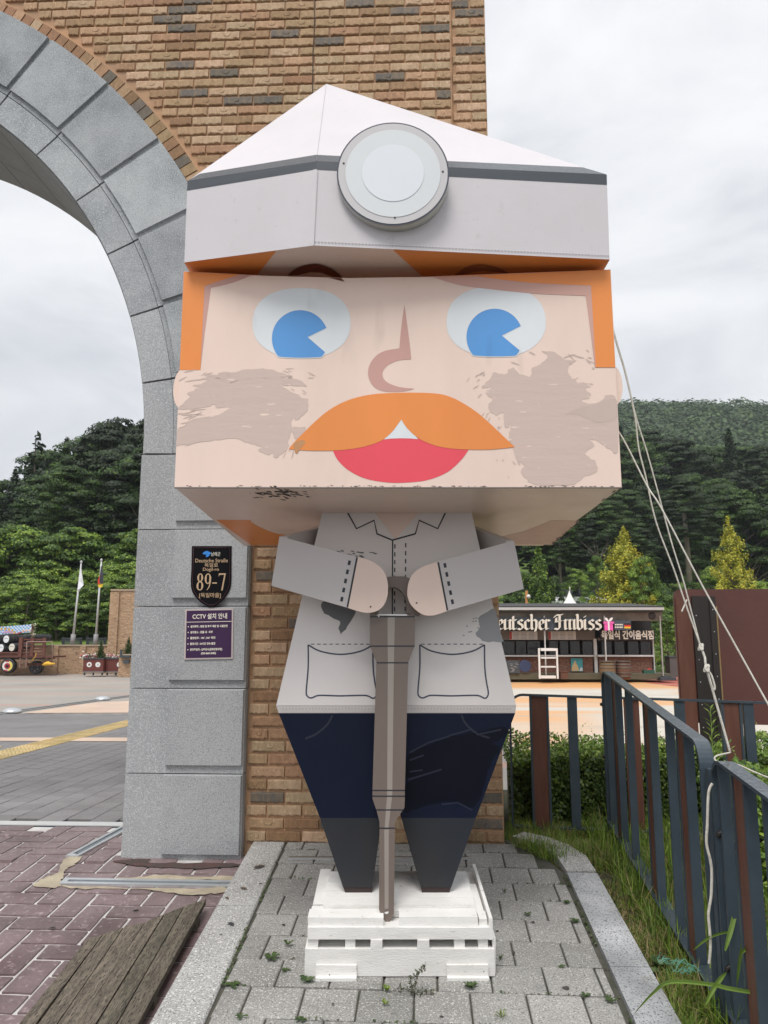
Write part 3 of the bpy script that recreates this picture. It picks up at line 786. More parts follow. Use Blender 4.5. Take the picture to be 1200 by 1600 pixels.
# bricks
BH, BL = 0.0685, 0.197
def brick_mesh(seed, mt, thumb):
    rg = random.Random(seed); L, h, d = BL - 0.012, BH - 0.0125, 0.03
    b = MB(); n = 8
    xsx = [-L / 2 + L * i / n for i in range(n + 1)]
    tz = [h / 2 - rg.uniform(0, 0.0035) for _ in xsx]
    bz = [-h / 2 + (0.0042 if i % 2 else -0.002) * rg.uniform(0.3, 1.0) for i in range(n + 1)]
    mid = [rg.uniform(-0.0035, 0.002) for _ in xsx]
    rows = []
    for fn in (lambda i: (xsx[i], d, tz[i]), lambda i: (xsx[i], 0.0025, tz[i]), lambda i: (xsx[i], mid[i], tz[i] * 0.7), lambda i: (xsx[i], mid[i] - 0.001, bz[i] * 0.8), lambda i: (xsx[i], 0.0015, bz[i]), lambda i: (xsx[i], d, bz[i])):
        rows.append(len(b.v)); b.v += [Vector(fn(i)) for i in range(n + 1)]
    for r_ in range(5):
        for i in range(n): b.f.append([rows[r_] + i, rows[r_ + 1] + i, rows[r_ + 1] + i + 1, rows[r_] + i + 1])
    for i in (0, n):
        f = [rows[r_] + i for r_ in range(6)]; b.f.append(f[::-1] if i == 0 else f)
    if thumb:                       # half-moon thumb mark on the face
        cx = rg.uniform(-0.03, 0.03)
        pr = None
        for k in range(5):
            a = math.pi + math.pi * k / 4
            p = (Vector((cx + 0.022 * math.cos(a), -0.0028, 0.006 + 0.013 * math.sin(a))), Vector((cx + 0.026 * math.cos(a), 0.0, 0.006 + 0.019 * math.sin(a))), Vector((cx + 0.017 * math.cos(a), 0.0005, 0.006 + 0.008 * math.sin(a))))
            if pr:
                for u, v in ((0, 1), (2, 0)):
                    q = len(b.v); b.v += [pr[u], pr[v], p[v], p[u]]; b.f.append([q, q + 1, q + 2, q + 3])
            pr = p
    b.m = [0] * len(b.f); b.s = [False] * len(b.f)
    return b.mesh('brick', mt)
bricks = {}
def bmesh_for(seed, tone):
    key = (seed, tone)
    if key not in bricks: bricks[key] = brick_mesh(seed, M_brick[tone], seed in (1, 4))
    return bricks[key]
fq = (math.cos(PITCH), math.sin(PITCH))
def to_px(p):
    x = p.x * math.cos(YAW) + p.y * math.sin(YAW); y = -p.x * math.sin(YAW) + p.y * math.cos(YAW); z = p.z - CAM_H
    f = y * fq[0] + z * fq[1]; u = -y * fq[1] + z * fq[0]
    return 600 + FPX * x / f, 800 - FPX * u / f, FPX / f
FIG = [(273, 762), (290, 285), (510, 131), (948, 273), (972, 762), (860, 850), (740, 850), (818, 920), (770, 940), (806, 1110), (735, 1320), (505, 1320), (432, 1110), (470, 940), (424, 920), (437, 840), (392, 853)]
def inside(x, y, P):
    c = False; j = len(P) - 1
    for i in range(len(P)):
        if (P[i][1] > y) != (P[j][1] > y) and x < (P[j][0] - P[i][0]) * (y - P[i][1]) / (P[j][1] - P[i][1]) + P[i][0]: c = not c
        j = i
    return c
TONES = [0] * 14 + [1] * 10 + [2] * 11 + [3] * 4 + [4] * 1
LOWT = [0] * 8 + [1] * 5 + [2] * 7 + [3] * 3 + [4] * 3
cand = []
rg = random.Random(11)
for r_ in range(0, 88):
    z = 0.03 + r_ * BH
    for seg, (xa, xb, yy) in enumerate(((-0.972, 0.232, WALL), (0.239, 0.462, WALL + 0.036))):
        x_start = xa
        if seg == 0 and z > 2.0:
            lim = 0
            for zz in (z - BH / 2, z + BH / 2):
                dz = zz - CZ
                lim = max(lim, math.sqrt(max(0, 3.462 ** 2 - dz * dz))) if abs(dz) < 3.462 else lim
            x_start = max(xa, CX + lim) if z < CZ + 1.7 else CX + lim
            if abs(z - CZ) > 3.462: x_start = -4.2
            x_start += 0.004
        x = -4.4 + (0.5 * BL if r_ % 2 else 0) + (0.03 if seg else 0)
        while x < xb:
            x0, x1 = max(x, x_start), min(x + BL, xb)
            x += BL
            if x1 - x0 < 0.05: continue
            c = Vector(((x0 + x1) / 2, yy, z))
            px, py, s_ = to_px(c)
            vis = -20 < px < 1220 and -15 < py < 1620 and not inside(px, py, FIG)
            tone = rg.choice(LOWT if z < 1.6 else TONES)
            cand.append((s_ * (x1 - x0) if vis else 0, c, x1 - x0, tone, rg.randrange(6)))
cand.sort(key=lambda t: -t[0])
far_b = MB()
for i, (s_, c, w, tone, sd) in enumerate(cand):
    if i < 300 and s_ > 0:
        o = add('brick', bmesh_for(sd, tone), gate, GI @ (c + Vector((0, rg.uniform(-0.002, 0.002), 0))))
        o.scale = ((w - 0.012) / (BL - 0.012), 1, 1)
        o.rotation_euler = (0, rg.uniform(-0.006, 0.006), 0)
    else:
        me = bmesh_for(sd, tone); sc_ = (w - 0.012) / (BL - 0.012); base = len(far_b.v)
        jy = rg.uniform(-0.002, 0.002)
        far_b.v += [Vector((v.co.x * sc_ + c.x, v.co.y + c.y + jy, v.co.z + c.z)) for v in me.vertices]
        for p in me.polygons: far_b.f.append([base + k for k in p.vertices]); far_b.m.append(tone); far_b.s.append(False)
tag(far_b.build('bricks_beyond', M_brick, gate), kind='stuff')
# header ring of the arch
a = R(2.0)
kk = 0
while a < R(92):
    da = 0.0215
    b = sector(3.357, 3.448, a + 0.0014, a + da - 0.0014, WALL - 0.012 + rg.uniform(-0.003, 0.003), WALL + 0.02, n=1)
    place('arch_brick', b, M_brick[rg.choice([0, 0, 2, 2, 1, 1, 4, 3])], gate, None)
    a += da
b = sector(3.353, 3.462, R(0), R(92), WALL - 0.004, WALL + 0.02, n=40); b.build('ring_mortar', M_mortar, gate)
# grimy crack line down the brickwork
b = MB(); pts = [wY(491, -8, WALL - 0.006), wY(491.5, 40, WALL - 0.006), wY(489, 82, WALL - 0.006), wY(488.5, 122, WALL - 0.006), wY(488, 160, WALL - 0.006), wY(487, 200, WALL - 0.006)]
b.tube(pts, 0.0028, 5); b.build('crack_line', mat('crack_dark', (0.07, 0.055, 0.045), 1.0, 0.2, 20.0), gate)

# ------------------------------------------------------------------ the figure: a big boxy painted miner on a white plinth
FB, FF, HB = 3.228, 2.74, 4.15      # body front, face front, head back (distance in the figure's own frame)
base_q = Vector((0.055, 3.4, 0.11))
fig = thing('miner_figure', W(base_q), 'giant boxy painted miner with an orange moustache, white cap and round lamp', 'statue', YAW)
def qp(pts, Y): return [W(qY(x, y, Y)) for x, y in pts]
OFF = lambda d: W((0, d, 0))
def qprism(name, px, Y, depth, mt, parent=fig, fix=True):
    b = MB(); b.prism(qp(px, Y), OFF(depth)); return b.build(name, mt, parent, fix)
def decal(name, px, Y, mt, parent, layer=1, step=0.0004):
    b = MB(); b.poly(qp(px, Y - step * layer)); return b.build(name, mt, parent)
def line_decal(name, paths, w, Y, mt, parent, layer=1, closed=False):
    """painted line of pixel width w following pixel paths"""
    b = MB()
    for path in paths:
        n = len(path); L_, R_ = [], []
        for i, (x, y) in enumerate(path):
            x0, y0 = path[max(0, i - 1)]; x1, y1 = path[min(n - 1, i + 1)]
            d = math.hypot(x1 - x0, y1 - y0) or 1; nx_, ny_ = -(y1 - y0) / d * w / 2, (x1 - x0) / d * w / 2
            L_.append((x + nx_, y + ny_)); R_.append((x - nx_, y - ny_))
        for i in range(n - 1):
            q = qp([L_[i], L_[i + 1], R_[i + 1], R_[i]], Y - 0.0004 * layer)
            if (q[1] - q[0]).cross(q[2] - q[0]).dot(EYE - q[0]) < 0: q = q[::-1]
            b.face(q)
    return b.build(name, mt, parent)
def dashes(p, q, n, fill=0.55):
    out = []
    for i in range(n):
        a, c = (i + 0.2) / n, (i + 0.2 + fill) / n
        out.append([(p[0] + (q[0] - p[0]) * a, p[1] + (q[1] - p[1]) * a), (p[0] + (q[0] - p[0]) * c, p[1] + (q[1] - p[1]) * c)])
    return out
z5 = lambda x, y: (260 + x * 0.31667, 400 + y * 0.31667)
z6 = lambda x, y: (600 + x * 0.33333, 400 + y * 0.33333)
z7 = lambda x, y: (260 + x * 0.31667, 740 + y * 0.31667)
z8 = lambda x, y: (600 + x * 0.31667, 740 + y * 0.31667)

# --- head
HL, HR = -0.7615, 0.8635
ZB, ZT, ZBK = 1.655, 2.524, 1.607
# the front panel stops just short of the cap; slot and set-back collar added to shade this strip
EDGE = [(286.8, 424), (420, 431), (545, 434.5), (760, 431), (953.6, 421)]
def edge_y(x):
    for (x0, y0), (x1, y1) in zip(EDGE, EDGE[1:]):
        if x <= x1 or (x1, y1) == EDGE[-1]: return y0 + (y1 - y0) * (x - x0) / (x1 - x0)
eq = [qY(x, y, FF) for x, y in EDGE]; eq[0].x, eq[-1].x = HL, HR
b = MB()
for k in range(4):
    p, q = eq[k], eq[k + 1]
    b.hexa([W(v) for v in ((p.x, FF, ZB), (q.x, FF, ZB), (q.x, HB, ZBK), (p.x, HB, ZBK), (p.x, FF, p.z), (q.x, FF, q.z), (q.x, HB, q.z), (p.x, HB, p.z))])
b.f = [f for n_, f in enumerate(b.f) if not (n_ % 6 == 3 and n_ // 6 < 3) and not (n_ % 6 == 5 and n_ // 6 > 0)]
b.m = [0] * len(b.f); b.s = [False] * len(b.f)
head = b.build('head', M_skin, fig, True)
b = MB(); b.hexa([W(v) for v in ((HL + 0.002, FF + 0.13, 2.40), (HR - 0.002, FF + 0.13, 2.40), (HR - 0.002, HB, 2.40), (HL + 0.002, HB, 2.40), (HL + 0.002, FF + 0.13, ZT), (HR - 0.002, FF + 0.13, ZT), (HR - 0.002, HB, ZT), (HL + 0.002, HB, ZT))]); b.build('collar', M_orange, head)
def under_edge(px): return [(x, max(y, edge_y(x) + 0.25)) for x, y in px]
b = MB()
for x0, x1, y0, y1 in ((HL - 0.001, HR + 0.001, FF - 0.0025, FF + 0.006),):
    b.box((x0, y0, ZB - 0.0035), (x1, y1, ZB + 0.0005), M=ROT)
b.build('edge_trim', mat('trim_grey', (0.22, 0.19, 0.17), 0.5, 0.2, 10.0), head)
# hair: shadow strip below, orange above
Yf = FF
pinkL = [z5(80, 20), z5(66, 562), z5(168, 562), z5(220, 158), z5(330, 130), z5(440, 85), z5(520, 48), z5(600, 0), (450, 390), (287, 390)]
pinkL = [(286.5, 418), (280.7, 577.5), (313.3, 577.5), (320, 520), (329.7, 450)] + spl([(329.7, 450), (364.5, 441.5), (399, 427.5), (424, 416), (430, 413)], 4) + [(430, 413)]
hairL = [(287.5, 413), (280.7, 578), (313, 578), (319.5, 447)] + spl([(319.5, 447), (352, 436), (380, 427), (405, 416), (410, 413)], 4)
pinkR = [(953.5, 413), (961.3, 574), (929.3, 574), (923, 520), (915.3, 462)] + spl([(915.3, 462), (833, 458.5), (767, 452), (717, 445), (677, 433), (655, 424), (640, 413)], 4)
hairR = [(953.5, 413), (961.3, 574), (931, 574), (923.5, 446)] + spl([(923.5, 446), (833, 442), (760, 433.5), (715, 425), (683, 413)], 4)
decal('hair_shadow', under_edge(pinkL), Yf, M_pink, head, 1); decal('hair', under_edge(hairL), Yf, M_orange, head, 2)
# eyes under the right-hand lock
def eye(cx, cy, rx, ru, rd, pc, pr, notch):
    o = []
    for i in range(64):
        a = 2 * math.pi * i / 64; c, s_ = math.cos(a), math.sin(a)
        ex = 2.35 if s_ < 0 else 2.15
        px = cx + rx * math.copysign(abs(c) ** (2 / ex), c)
        py = cy + (ru if s_ < 0 else rd) * math.copysign(abs(s_) ** (2 / ex), s_)
        o.append((px, py))
    ew = decal('eye', o, Yf, M_eye, head, 2)
    def pup(r, grow):
        u = []
        a0 = math.atan2(notch[1][1] - pc[1], notch[1][0] - pc[0]); a1 = math.atan2(notch[2][1] - pc[1], notch[2][0] - pc[0])
        n = 60
        for i in range(n + 1):
            a = a1 + (2 * math.pi - (a1 - a0)) * i / n
            x, y = pc[0] + r * math.cos(a), pc[1] + r * math.sin(a)
            u.append((x, min(y, cy + rd - 1.2 + grow * 0.6 - abs(x - cx) ** 2 * 0.0012)))
        u.append((notch[0][0] + grow, notch[0][1]))
        return u
    decal('pupil_rim', pup(pr + 1.6, 2.4), Yf, M_rim, ew, 3)
    decal('pupil', pup(pr, 0), Yf, M_blue, ew, 4)
eye(471.2, 507, 76.6, 57, 53, (469, 528.8), 44.2, ((480.7, 526.7), (513, 511), (509.5, 551)))
eye(775.3, 505, 77.6, 57.5, 53, (773, 526.5), 44.2, ((784.3, 524.3), (817, 507.8), (815, 549)))
decal('hair_shadow', under_edge(pinkR), Yf, mat('shadow_pink_over', (0.615, 0.36, 0.30), 0.36, 0.03, 2.0, None, None, 0.0009, 14.0), head, 3)
decal('hair', under_edge(hairR), Yf, M_orange, head, 4)
# brows: lower tips on the face panel (the upper arcs are printed under the cap)
decal('eyebrow', [(448, edge_y(448) + .25), (470, edge_y(470) + .25), (455, 432.5)], Yf, M_brow, head, 5)
decal('eyebrow', [(514, edge_y(514) + .25), (533, edge_y(533) + .25), (538.7, 440)], Yf, M_brow, head, 5)
# nose
nose = [(632, 476)] + spl([(632, 476), (636, 505), (640.5, 540), (642.7, 561)], 4) + spl([(640, 561.5), (622, 563.5), (607, 570), (600, 577), (597.5, 585), (600.5, 593), (609, 599.5), (626, 605), (648, 607.3)], 5) + spl([(648, 607.3), (630, 611.5), (603, 611.8), (588, 607), (579, 597), (575, 584), (577.5, 570), (587, 556.5), (602, 548), (624, 544.2)], 5) + spl([(624, 544.2), (626, 520), (629, 495), (632, 476)], 4)[:-1]
decal('nose', nose[1:], Yf, M_pink, head, 2)
# mouth, tooth, moustache
mouth = [(518, 697)] + spl([(520, 704), (528, 719), (545, 735), (572, 748), (608, 754), (640, 753.6), (670, 749.5), (700, 737), (722, 717), (732.5, 702)], 5) + [(735, 697), (653, 684), (600, 684)]
decal('mouth', mouth, Yf, M_mouth, head, 2)
decal('tooth', [(626.5, 650), (599, 686.6), (612, 685.2), (626, 684.7), (640, 685), (653, 686.2)], Yf, M_eye, head, 3)
mous = spl([(451, 701.5), (462, 688.5), (475.5, 675), (493, 658), (513, 641.5), (536, 628.5), (561, 620), (592.5, 615), (640, 613.4), (683, 615), (706, 621), (727, 632), (747, 645.5), (767, 663), (787, 682), (804.5, 698.5)], 4)
mous += spl([(804.5, 698.5), (767, 702.3), (730, 702.3), (705, 700.8), (683, 697), (664, 690), (650, 682), (636, 669), (627, 655.5)], 4)[1:] + spl([(627, 655.5), (615, 672), (606, 681), (594, 689.5), (570, 697.7), (545, 702), (520, 704), (482, 704), (451, 701.5)], 4)[1:-1]
decal('moustache', mous, Yf, M_orange, head, 4)
# soot smudges with torn brush edges
def ragged(pts, amp, seed, n=5):
    o = []
    for k, (x, y) in enumerate(spl(pts, n, True)):
        a = noise.noise(Vector((x * 0.13, y * 0.13, seed))) * amp + noise.noise(Vector((x * 0.45, y * 0.45, seed + 5))) * amp * 0.7
        bq = noise.noise(Vector((x * 0.13, y * 0.13, seed + 9))) * amp * 0.8
        o.append((x + a, y + bq))
    return o
def clipx(p): return [(min(max(x, 281 - (y - 580) * 0.041 - 0.6), 961.5 + (y - 574) * 0.056 - 0.4), min(y, 758.5)) for x, y in p]
smL = [z5(*p) for p in [(62, 755), (95, 715), (125, 690), (105, 675), (165, 645), (130, 640), (210, 618), (150, 610), (250, 585), (340, 572), (440, 556), (520, 562), (600, 590), (560, 600), (640, 608), (690, 640), (620, 640), (560, 632), (600, 660), (660, 690), (694, 712), (697, 758), (660, 798), (640, 812), (625, 800), (620, 850), (640, 840), (690, 850), (640, 905), (612, 860), (603, 925), (588, 960), (545, 998), (520, 975), (500, 985), (455, 958), (470, 940), (410, 925), (340, 900), (240, 908), (120, 925), (40, 935), (50, 870), (110, 825), (60, 850), (150, 800), (240, 790), (315, 745), (240, 750), (225, 735), (150, 752)]]
smR = [z6(*p) for p in [(500, 570), (520, 545), (560, 552), (600, 520), (625, 545), (660, 560), (690, 560), (695, 525), (735, 505), (770, 470), (745, 450), (800, 455), (850, 485), (905, 490), (860, 520), (880, 575), (910, 570), (905, 590), (970, 600), (945, 620), (972, 655), (925, 680), (985, 690), (1085, 662), (1095, 915), (1060, 905), (1000, 870), (962, 862), (985, 890), (940, 925), (995, 970), (1000, 1010), (950, 1030), (920, 1050), (880, 1075), (800, 1078), (700, 1068), (670, 1045), (640, 1010), (655, 980), (625, 960), (600, 890), (585, 830), (600, 790), (570, 800), (560, 735), (520, 748), (490, 700), (510, 670), (480, 650), (500, 615), (460, 620)]]
decal('soot_smudge', clipx(ragged(smL, 3.2, 2.0)), Yf, M_smudge, head, 2)
decal('soot_smudge', clipx(ragged(smR, 3.4, 7.0)), Yf, M_smudge, head, 2)
decal('soot_smudge_overlap', clipx(ragged([z6(*p) for p in [(990, 695), (1085, 668), (1090, 760), (1000, 780), (900, 740), (850, 745), (900, 715)]], 2.6, 6.0)), Yf, mat('soot_taupe_dark', (0.58, 0.455, 0.40), 0.36, 0.04, 5.0), head, 3)
rg = random.Random(4)
sb = MB()
def slivers(n, cx, cy, sx, sy, ang, ln, seed):
    r_ = random.Random(seed)
    for i in range(n):
        x, y = cx + r_.gauss(0, sx), cy + r_.gauss(0, sy)
        a = R(ang + r_.gauss(0, 14)); l_ = ln * r_.uniform(0.3, 1.0); w = r_.uniform(0.6, 1.8)
        u = (math.cos(a), math.sin(a)); v = (-u[1], u[0])
        pts = [(x + u[0] * l_ * t + v[0] * w * k, y + u[1] * l_ * t + v[1] * w * k) for t, k in ((-1, 0), (-0.3, -1), (0.4, -0.6), (1, 0.1), (0.3, 0.8), (-0.5, 0.7))]
        sb.poly(qp(clipx(pts), Yf - 0.0009))
slivers(22, 345, 590, 34, 6, -12, 16, 1); slivers(16, 300, 640, 14, 16, -18, 14, 11); slivers(14, 905, 560, 26, 9, 20, 9, 12); slivers(14, 770, 660, 10, 22, -60, 8, 13); slivers(14, 450, 590, 16, 8, 20, 8, 2); slivers(8, 460, 612, 14, 10, 25, 7, 3); slivers(6, 452, 700, 14, 8, -60, 7, 4); slivers(8, 860, 560, 24, 7, 15, 8, 5); slivers(10, 752, 600, 8, 10, -50, 7, 6); slivers(6, 790, 715, 12, 12, 50, 6, 8); slivers(5, 905, 598, 12, 6, 10, 6, 9)
o = sb.build('soot_flecks', M_smudge, head); o['kind'] = 'stuff'
decal('moustache_soot', ragged([(458, 694), (466, 688), (477, 690), (470, 700), (463, 708)], 2.0, 3.0), Yf, mat('soot_on_orange', (0.55, 0.27, 0.12), 0.4), head, 5)
# ears: flat half discs standing out of the sides
for cx, top, bot, far_ in ((HL, (280.6, 578), (276.5, 637.5), (266.3, 611)), (HR, (961.7, 571.7), (965.2, 633), (977, 602))):
    ct, cb = qY(*top, FF + 0.03), qY(*bot, FF + 0.03); w = abs(qY(*far_, FF + 0.03).x - (ct.x + cb.x) / 2)
    sgn = -1 if cx < 0 else 1
    pts = []
    for i in range(17):
        a = math.pi * i / 16
        pts.append(W((cx + sgn * w * math.sin(a) * 1.0, FF + 0.03, (ct.z + cb.z) / 2 + (ct.z - cb.z) / 2 * math.cos(a))))
    b = MB(); b.prism(pts, OFF(0.04)); b.build('ear', M_skin, head, True)
# print on the underside: hair at the back, soot scuff at the front
def under(px, lay): return [W(p - Vector((0, 0, 0.0005 * lay))) for p in (qP(x, y, (0, FF, ZB), (0, (ZB - ZBK) / (HB - FF), 1)) for x, y in px)]
M_hair_under = M_orange  # same orange as the hair on the face
b = MB(); b.poly(under([(338, 812), (392, 812.5)] + spl([(392, 815), (405, 823), (430, 833), (455, 836), (480, 831), (500, 824)], 4) + [(505, 851), (393, 852)], 1)); b.build('underside_hair', M_hair_under, head)
b = MB(); b.poly(under([(905, 813.5), (863, 851)] + [(740, 851), (792, 836)] + spl([(792, 836), (818, 830), (842, 821), (860, 813)], 4), 1)); b.build('underside_hair', M_pink, head)
b = MB()
for k in range(70):
    r_ = random.Random(k + 50); x, y = 434 + r_.gauss(0, 22), 770 + r_.gauss(0, 4.5)
    b.poly(under(ragged([(x - r_.uniform(1, 6), y - .6), (x, y - r_.uniform(.4, 1.4)), (x + r_.uniform(1, 6), y + .6), (x + 1, y + r_.uniform(.4, 1.3))], 1.4, k), 1))
o = b.build('soot_scuff', mat('soot_black', (0.045, 0.036, 0.03), 0.7), head); o['kind'] = 'stuff'

# chips and scuffs along the lower edges of the head
b = MB(); r_ = random.Random(12)
for k in range(70):
    x = 276 + 692 * r_.random() ** (1.0 if k % 2 else 0.6); y = 760.5 - abs(r_.gauss(0, 0.9)); w_ = r_.uniform(0.8, 4.5)
    b.poly(qp([(x - w_, y), (x, y - r_.uniform(.4, 1.1)), (x + w_, y + .2), (x, y + .6)], FF - 0.0034))
for k in range(46):
    t = r_.random(); x, y = 972 - 107 * t - r_.uniform(0, 5), 762 + 88 * t - r_.uniform(-.5, 2); w_ = r_.uniform(0.6, 3)
    b.poly(under([(x - w_, y), (x, y - r_.uniform(.5, 1.6)), (x + w_, y - w_ * .8), (x + .5, y + .6)], 2))
tag(b.build('edge_scuffs', mat('scuff_brown', (0.13, 0.10, 0.085), 0.8), head), kind='stuff')

# --- cap: pointed front, pyramid crown
YC, YRG = FF - 0.045, 2.585
pL0, pG0, pR0 = qY(288, 410, YC), qY(490, 383.5, YRG), qY(952.5, 405.5, YC)
zb_ = (pL0.z + pG0.z + pR0.z) / 3
pL1, pG1, pR1 = qY(293, 283, YC), qY(494.5, 252.6, YRG), qY(948, 273, YC)
apex = qY(510, 131, 3.36)
XB0, XB1, YBK = pL0.x + 0.002, pR0.x - 0.002, 4.20
bkL0, bkR0 = Vector((XB0, YBK, zb_)), Vector((XB1, YBK, zb_)); bkL1, bkR1 = Vector((XB0, YBK, pL1.z)), Vector((XB1, YBK, pR1.z))
b = MB()
qf = lambda *p: b.face([W(v) for v in p])
qf(pL0, pG0, pG1, pL1); qf(pG0, pR0, pR1, pG1); qf(pR0, bkR0, bkR1, pR1); qf(bkR0, bkL0, bkL1, bkR1); qf(bkL0, pL0, pL1, bkL1)
qf(pL1, pG1, apex); qf(pG1, pR1, apex); qf(pR1, bkR1, apex); qf(bkR1, bkL1, apex); qf(bkL1, pL1, apex)
cap = b.build('cap', M_hat, fig)
# underside of the peak (printed like the hair above the face)
fl, fr_ = Vector((pL0.x, FF + 0.128, zb_)), Vector((pR0.x, FF + 0.128, zb_))
b = MB(); b.face([W(v) for v in (pL0, fl, fr_, pR0, pG0)]); pk = b.build('peak_underside', M_skin, cap)
lerp = lambda a, c, t: a + (c - a) * t
dn = Vector((0, 0, -0.0016))
MUO = M_orange
b = MB(); b.face([W(v + dn) for v in (pL0, fl, lerp(fl, fr_, 0.14), lerp(pL0, pG0, 0.72))]); b.build('peak_underside_hair', MUO, pk)
b = MB(); b.face([W(v + dn) for v in (lerp(pG0, pR0, 0.26), lerp(fl, fr_, 0.58), fr_, pR0)]); b.build('peak_underside_hair', MUO, pk)
M_brow2 = mat('brow_over_hair', (0.38, 0.11, 0.035), 0.36)
def peak_print(name, px, mt, lay):
    b = MB(); b.poly([W(qP(x, y, (0, 0, zb_), (0, 0, 1)) + Vector((0, 0, -0.0006 * lay))) for x, y in px]); return b.build(name, mt, pk)
peak_print('peak_brow', spl([(449, 430), (462, 419), (478, 413.5), (496, 412), (515, 418), (529, 427), (536, 434)], 4) + [(520, 432), (503, 425.5), (485, 424.5), (466, 429)], M_brow, 4)
peak_print('peak_brow', spl([(707, 432), (718, 423), (732, 415), (750, 412), (770, 415), (784, 419.5), (795, 427)], 4) + [(775, 424), (755, 422.5), (735, 425)], M_brow2, 4)

# dark band round the cap: flat part on the wall, wet part on the foot of the crown
def on_plane(px, p, q, r_): return qP(px[0], px[1], p, (q - p).cross(r_ - p))
eps = Vector((0, -0.0009, 0.0002))
m0, mg, m1 = qY(292.3, 298, YC), qY(496, 265, YRG), qY(948.3, 289, YC)
b = MB()
b.face([W(v + eps) for v in (m0, mg, pG1, pL1)]); b.face([W(v + eps) for v in (mg, m1, pR1, pG1)])
band_o = b.build('cap_band', M_band, cap)
tL, tG, tR = on_plane((312, 272), pL1, pG1, apex), on_plane((493.5, 242.4), pL1, pG1, apex), on_plane((911, 262), pG1, pR1, apex)
tG2 = on_plane((493.5, 242.4), pG1, pR1, apex)
e2 = Vector((0, -0.0009, 0.0009))
b = MB(); b.face([W(v + e2) for v in (pL1, pG1, tG, tL)]); b.face([W(v + e2) for v in (pG1, pR1, tR, tG2)])
b.build('cap_band_top', M_band_top, band_o)
# stitches on the cap
def stitch(p, q, n, off, r=0.0012):
    b = MB()
    for i in range(n):
        a, c = lerp(p, q, (i + 0.2) / n) + off, lerp(p, q, (i + 0.75) / n) + off
        b.tube([W(a), W(c)], r, 4, cap=False)
    o = b.build('stitching', M_thread, cap); o['kind'] = 'stuff'
stitch(pG0 + Vector((0.002, 0, 0)), mg + Vector((0.002, 0, 0)), 34, Vector((0, -0.003, 0)))
stitch(pG1, apex, 60, Vector((0, -0.003, 0.001)), 0.0007)
up_ = Vector((0, -0.0012, 0.014))
stitch(pG0 + up_, pR0 + up_, 90, Vector((0, -0.001, 0)))
# lamp
lf = 2.572
lc = qY(614, 272, lf); rl = abs(qY(703, 272, lf).x - qY(525, 272, lf).x) / 2
zt, zbm = qY(614, 192.3, lf).z, qY(614, 351.5, lf).z
lc.z = (zt + zbm) / 2; rz = (zt - zbm) / 2
print('lamp radii', rl, rz)
rl = (rl + rz) / 2
def disc(name, r0, r1, y, mt, parent, depth=None):
    b = MB(); n = 64
    if depth:
        b.lathe([(r1 - 0.004, 0), (r1, 0.004), (r1, depth)], W((lc.x, y, lc.z)), OFF(1), n)
    else:
        o = [W((lc.x + r1 * math.cos(2 * math.pi * i / n), y, lc.z + r1 * math.sin(2 * math.pi * i / n))) for i in range(n)]
        b.poly(o)
    return b.build(name, mt, parent)
lamp = disc('lamp', 0, rl, lf + 0.004, M_lamp_side, cap, 0.06)
disc('lamp_edge', 0, rl * 1.0, lf, mat('lamp_edge_navy', (0.05, 0.055, 0.085), 0.4), lamp)
disc('lamp_ring', 0, rl * 0.972, lf - 0.0015, M_lamp_ring, lamp)
disc('lamp_glass', 0, rl * 0.845, lf - 0.003, M_lamp_pale, lamp)
disc('lamp_core', 0, rl * 0.55, lf - 0.0045, M_lamp_core, lamp)
for x, y in ((537, 255), (692, 268), (617, 340)):
    p = qY(x, y, lf - 0.002); b = MB(); b.lathe([(0.004, 0), (0.003, -0.002)], W(p), OFF(1), 8); b.build('screw', M_screw, lamp)

# --- jacket
jk = [(504.3, 797), (736, 797), (806.5, 1102.5), (431.5, 1102.5)]
Yj = FB
b = MB()
f4 = qp(jk, Yj); bk4 = [p + OFF(0.42) for p in f4]
b.hexa([f4[3], f4[2], bk4[2], bk4[3], f4[0], f4[1], bk4[1], bk4[0]])
jacket = b.build('jacket', M_jacket, fig)
h0 = qp([(431.5, 1103), (806.5, 1103)], Yj); h1 = qp([(435.5, 1114.3), (805, 1114.3)], Yj + 0.012)
b = MB(); b.hexa([h1[0], h1[1], h1[1] + OFF(0.40), h1[0] + OFF(0.40), h0[0], h0[1], h0[1] + OFF(0.42), h0[0] + OFF(0.42)]); b.build('hem', M_jacket, jacket)
decal('shirt_gap', [(583, 797.5), (657, 797.5), (618, 843.5)], Yj, M_skin, jacket, 1)
line_decal('collar', [[(541, 797), (557, 826), (584.6, 813), (589, 834), (613, 844), (649, 834), (655, 813), (684, 826), (698, 797)]], 2.6, Yj, M_ink, jacket, 2)
line_decal('placket', [[(613.5, 844), (613, 960)]], 2.2, Yj, M_ink, jacket, 2)
st = []
for p, q, n in (((617, 848), (616.5, 958), 9), ((634, 846), (633, 958), 9)): st += dashes(p, q, n)
o = line_decal('stitching', st, 2.0, Yj, M_ink, jacket, 2); o['kind'] = 'stuff'
st = dashes((484, 1006.5), (580, 1006.5), 10) + dashes((656, 1006.5), (757, 1006.5), 10)
o = line_decal('stitching', st, 1.3, Yj, M_ink_blue, jacket, 2); o['kind'] = 'stuff'
o = line_decal('stitching', dashes((440, 1107.5), (800, 1107.5), 70, 0.5), 1.2, Yj - 0.001, M_thread, jacket, 2); o['kind'] = 'stuff'
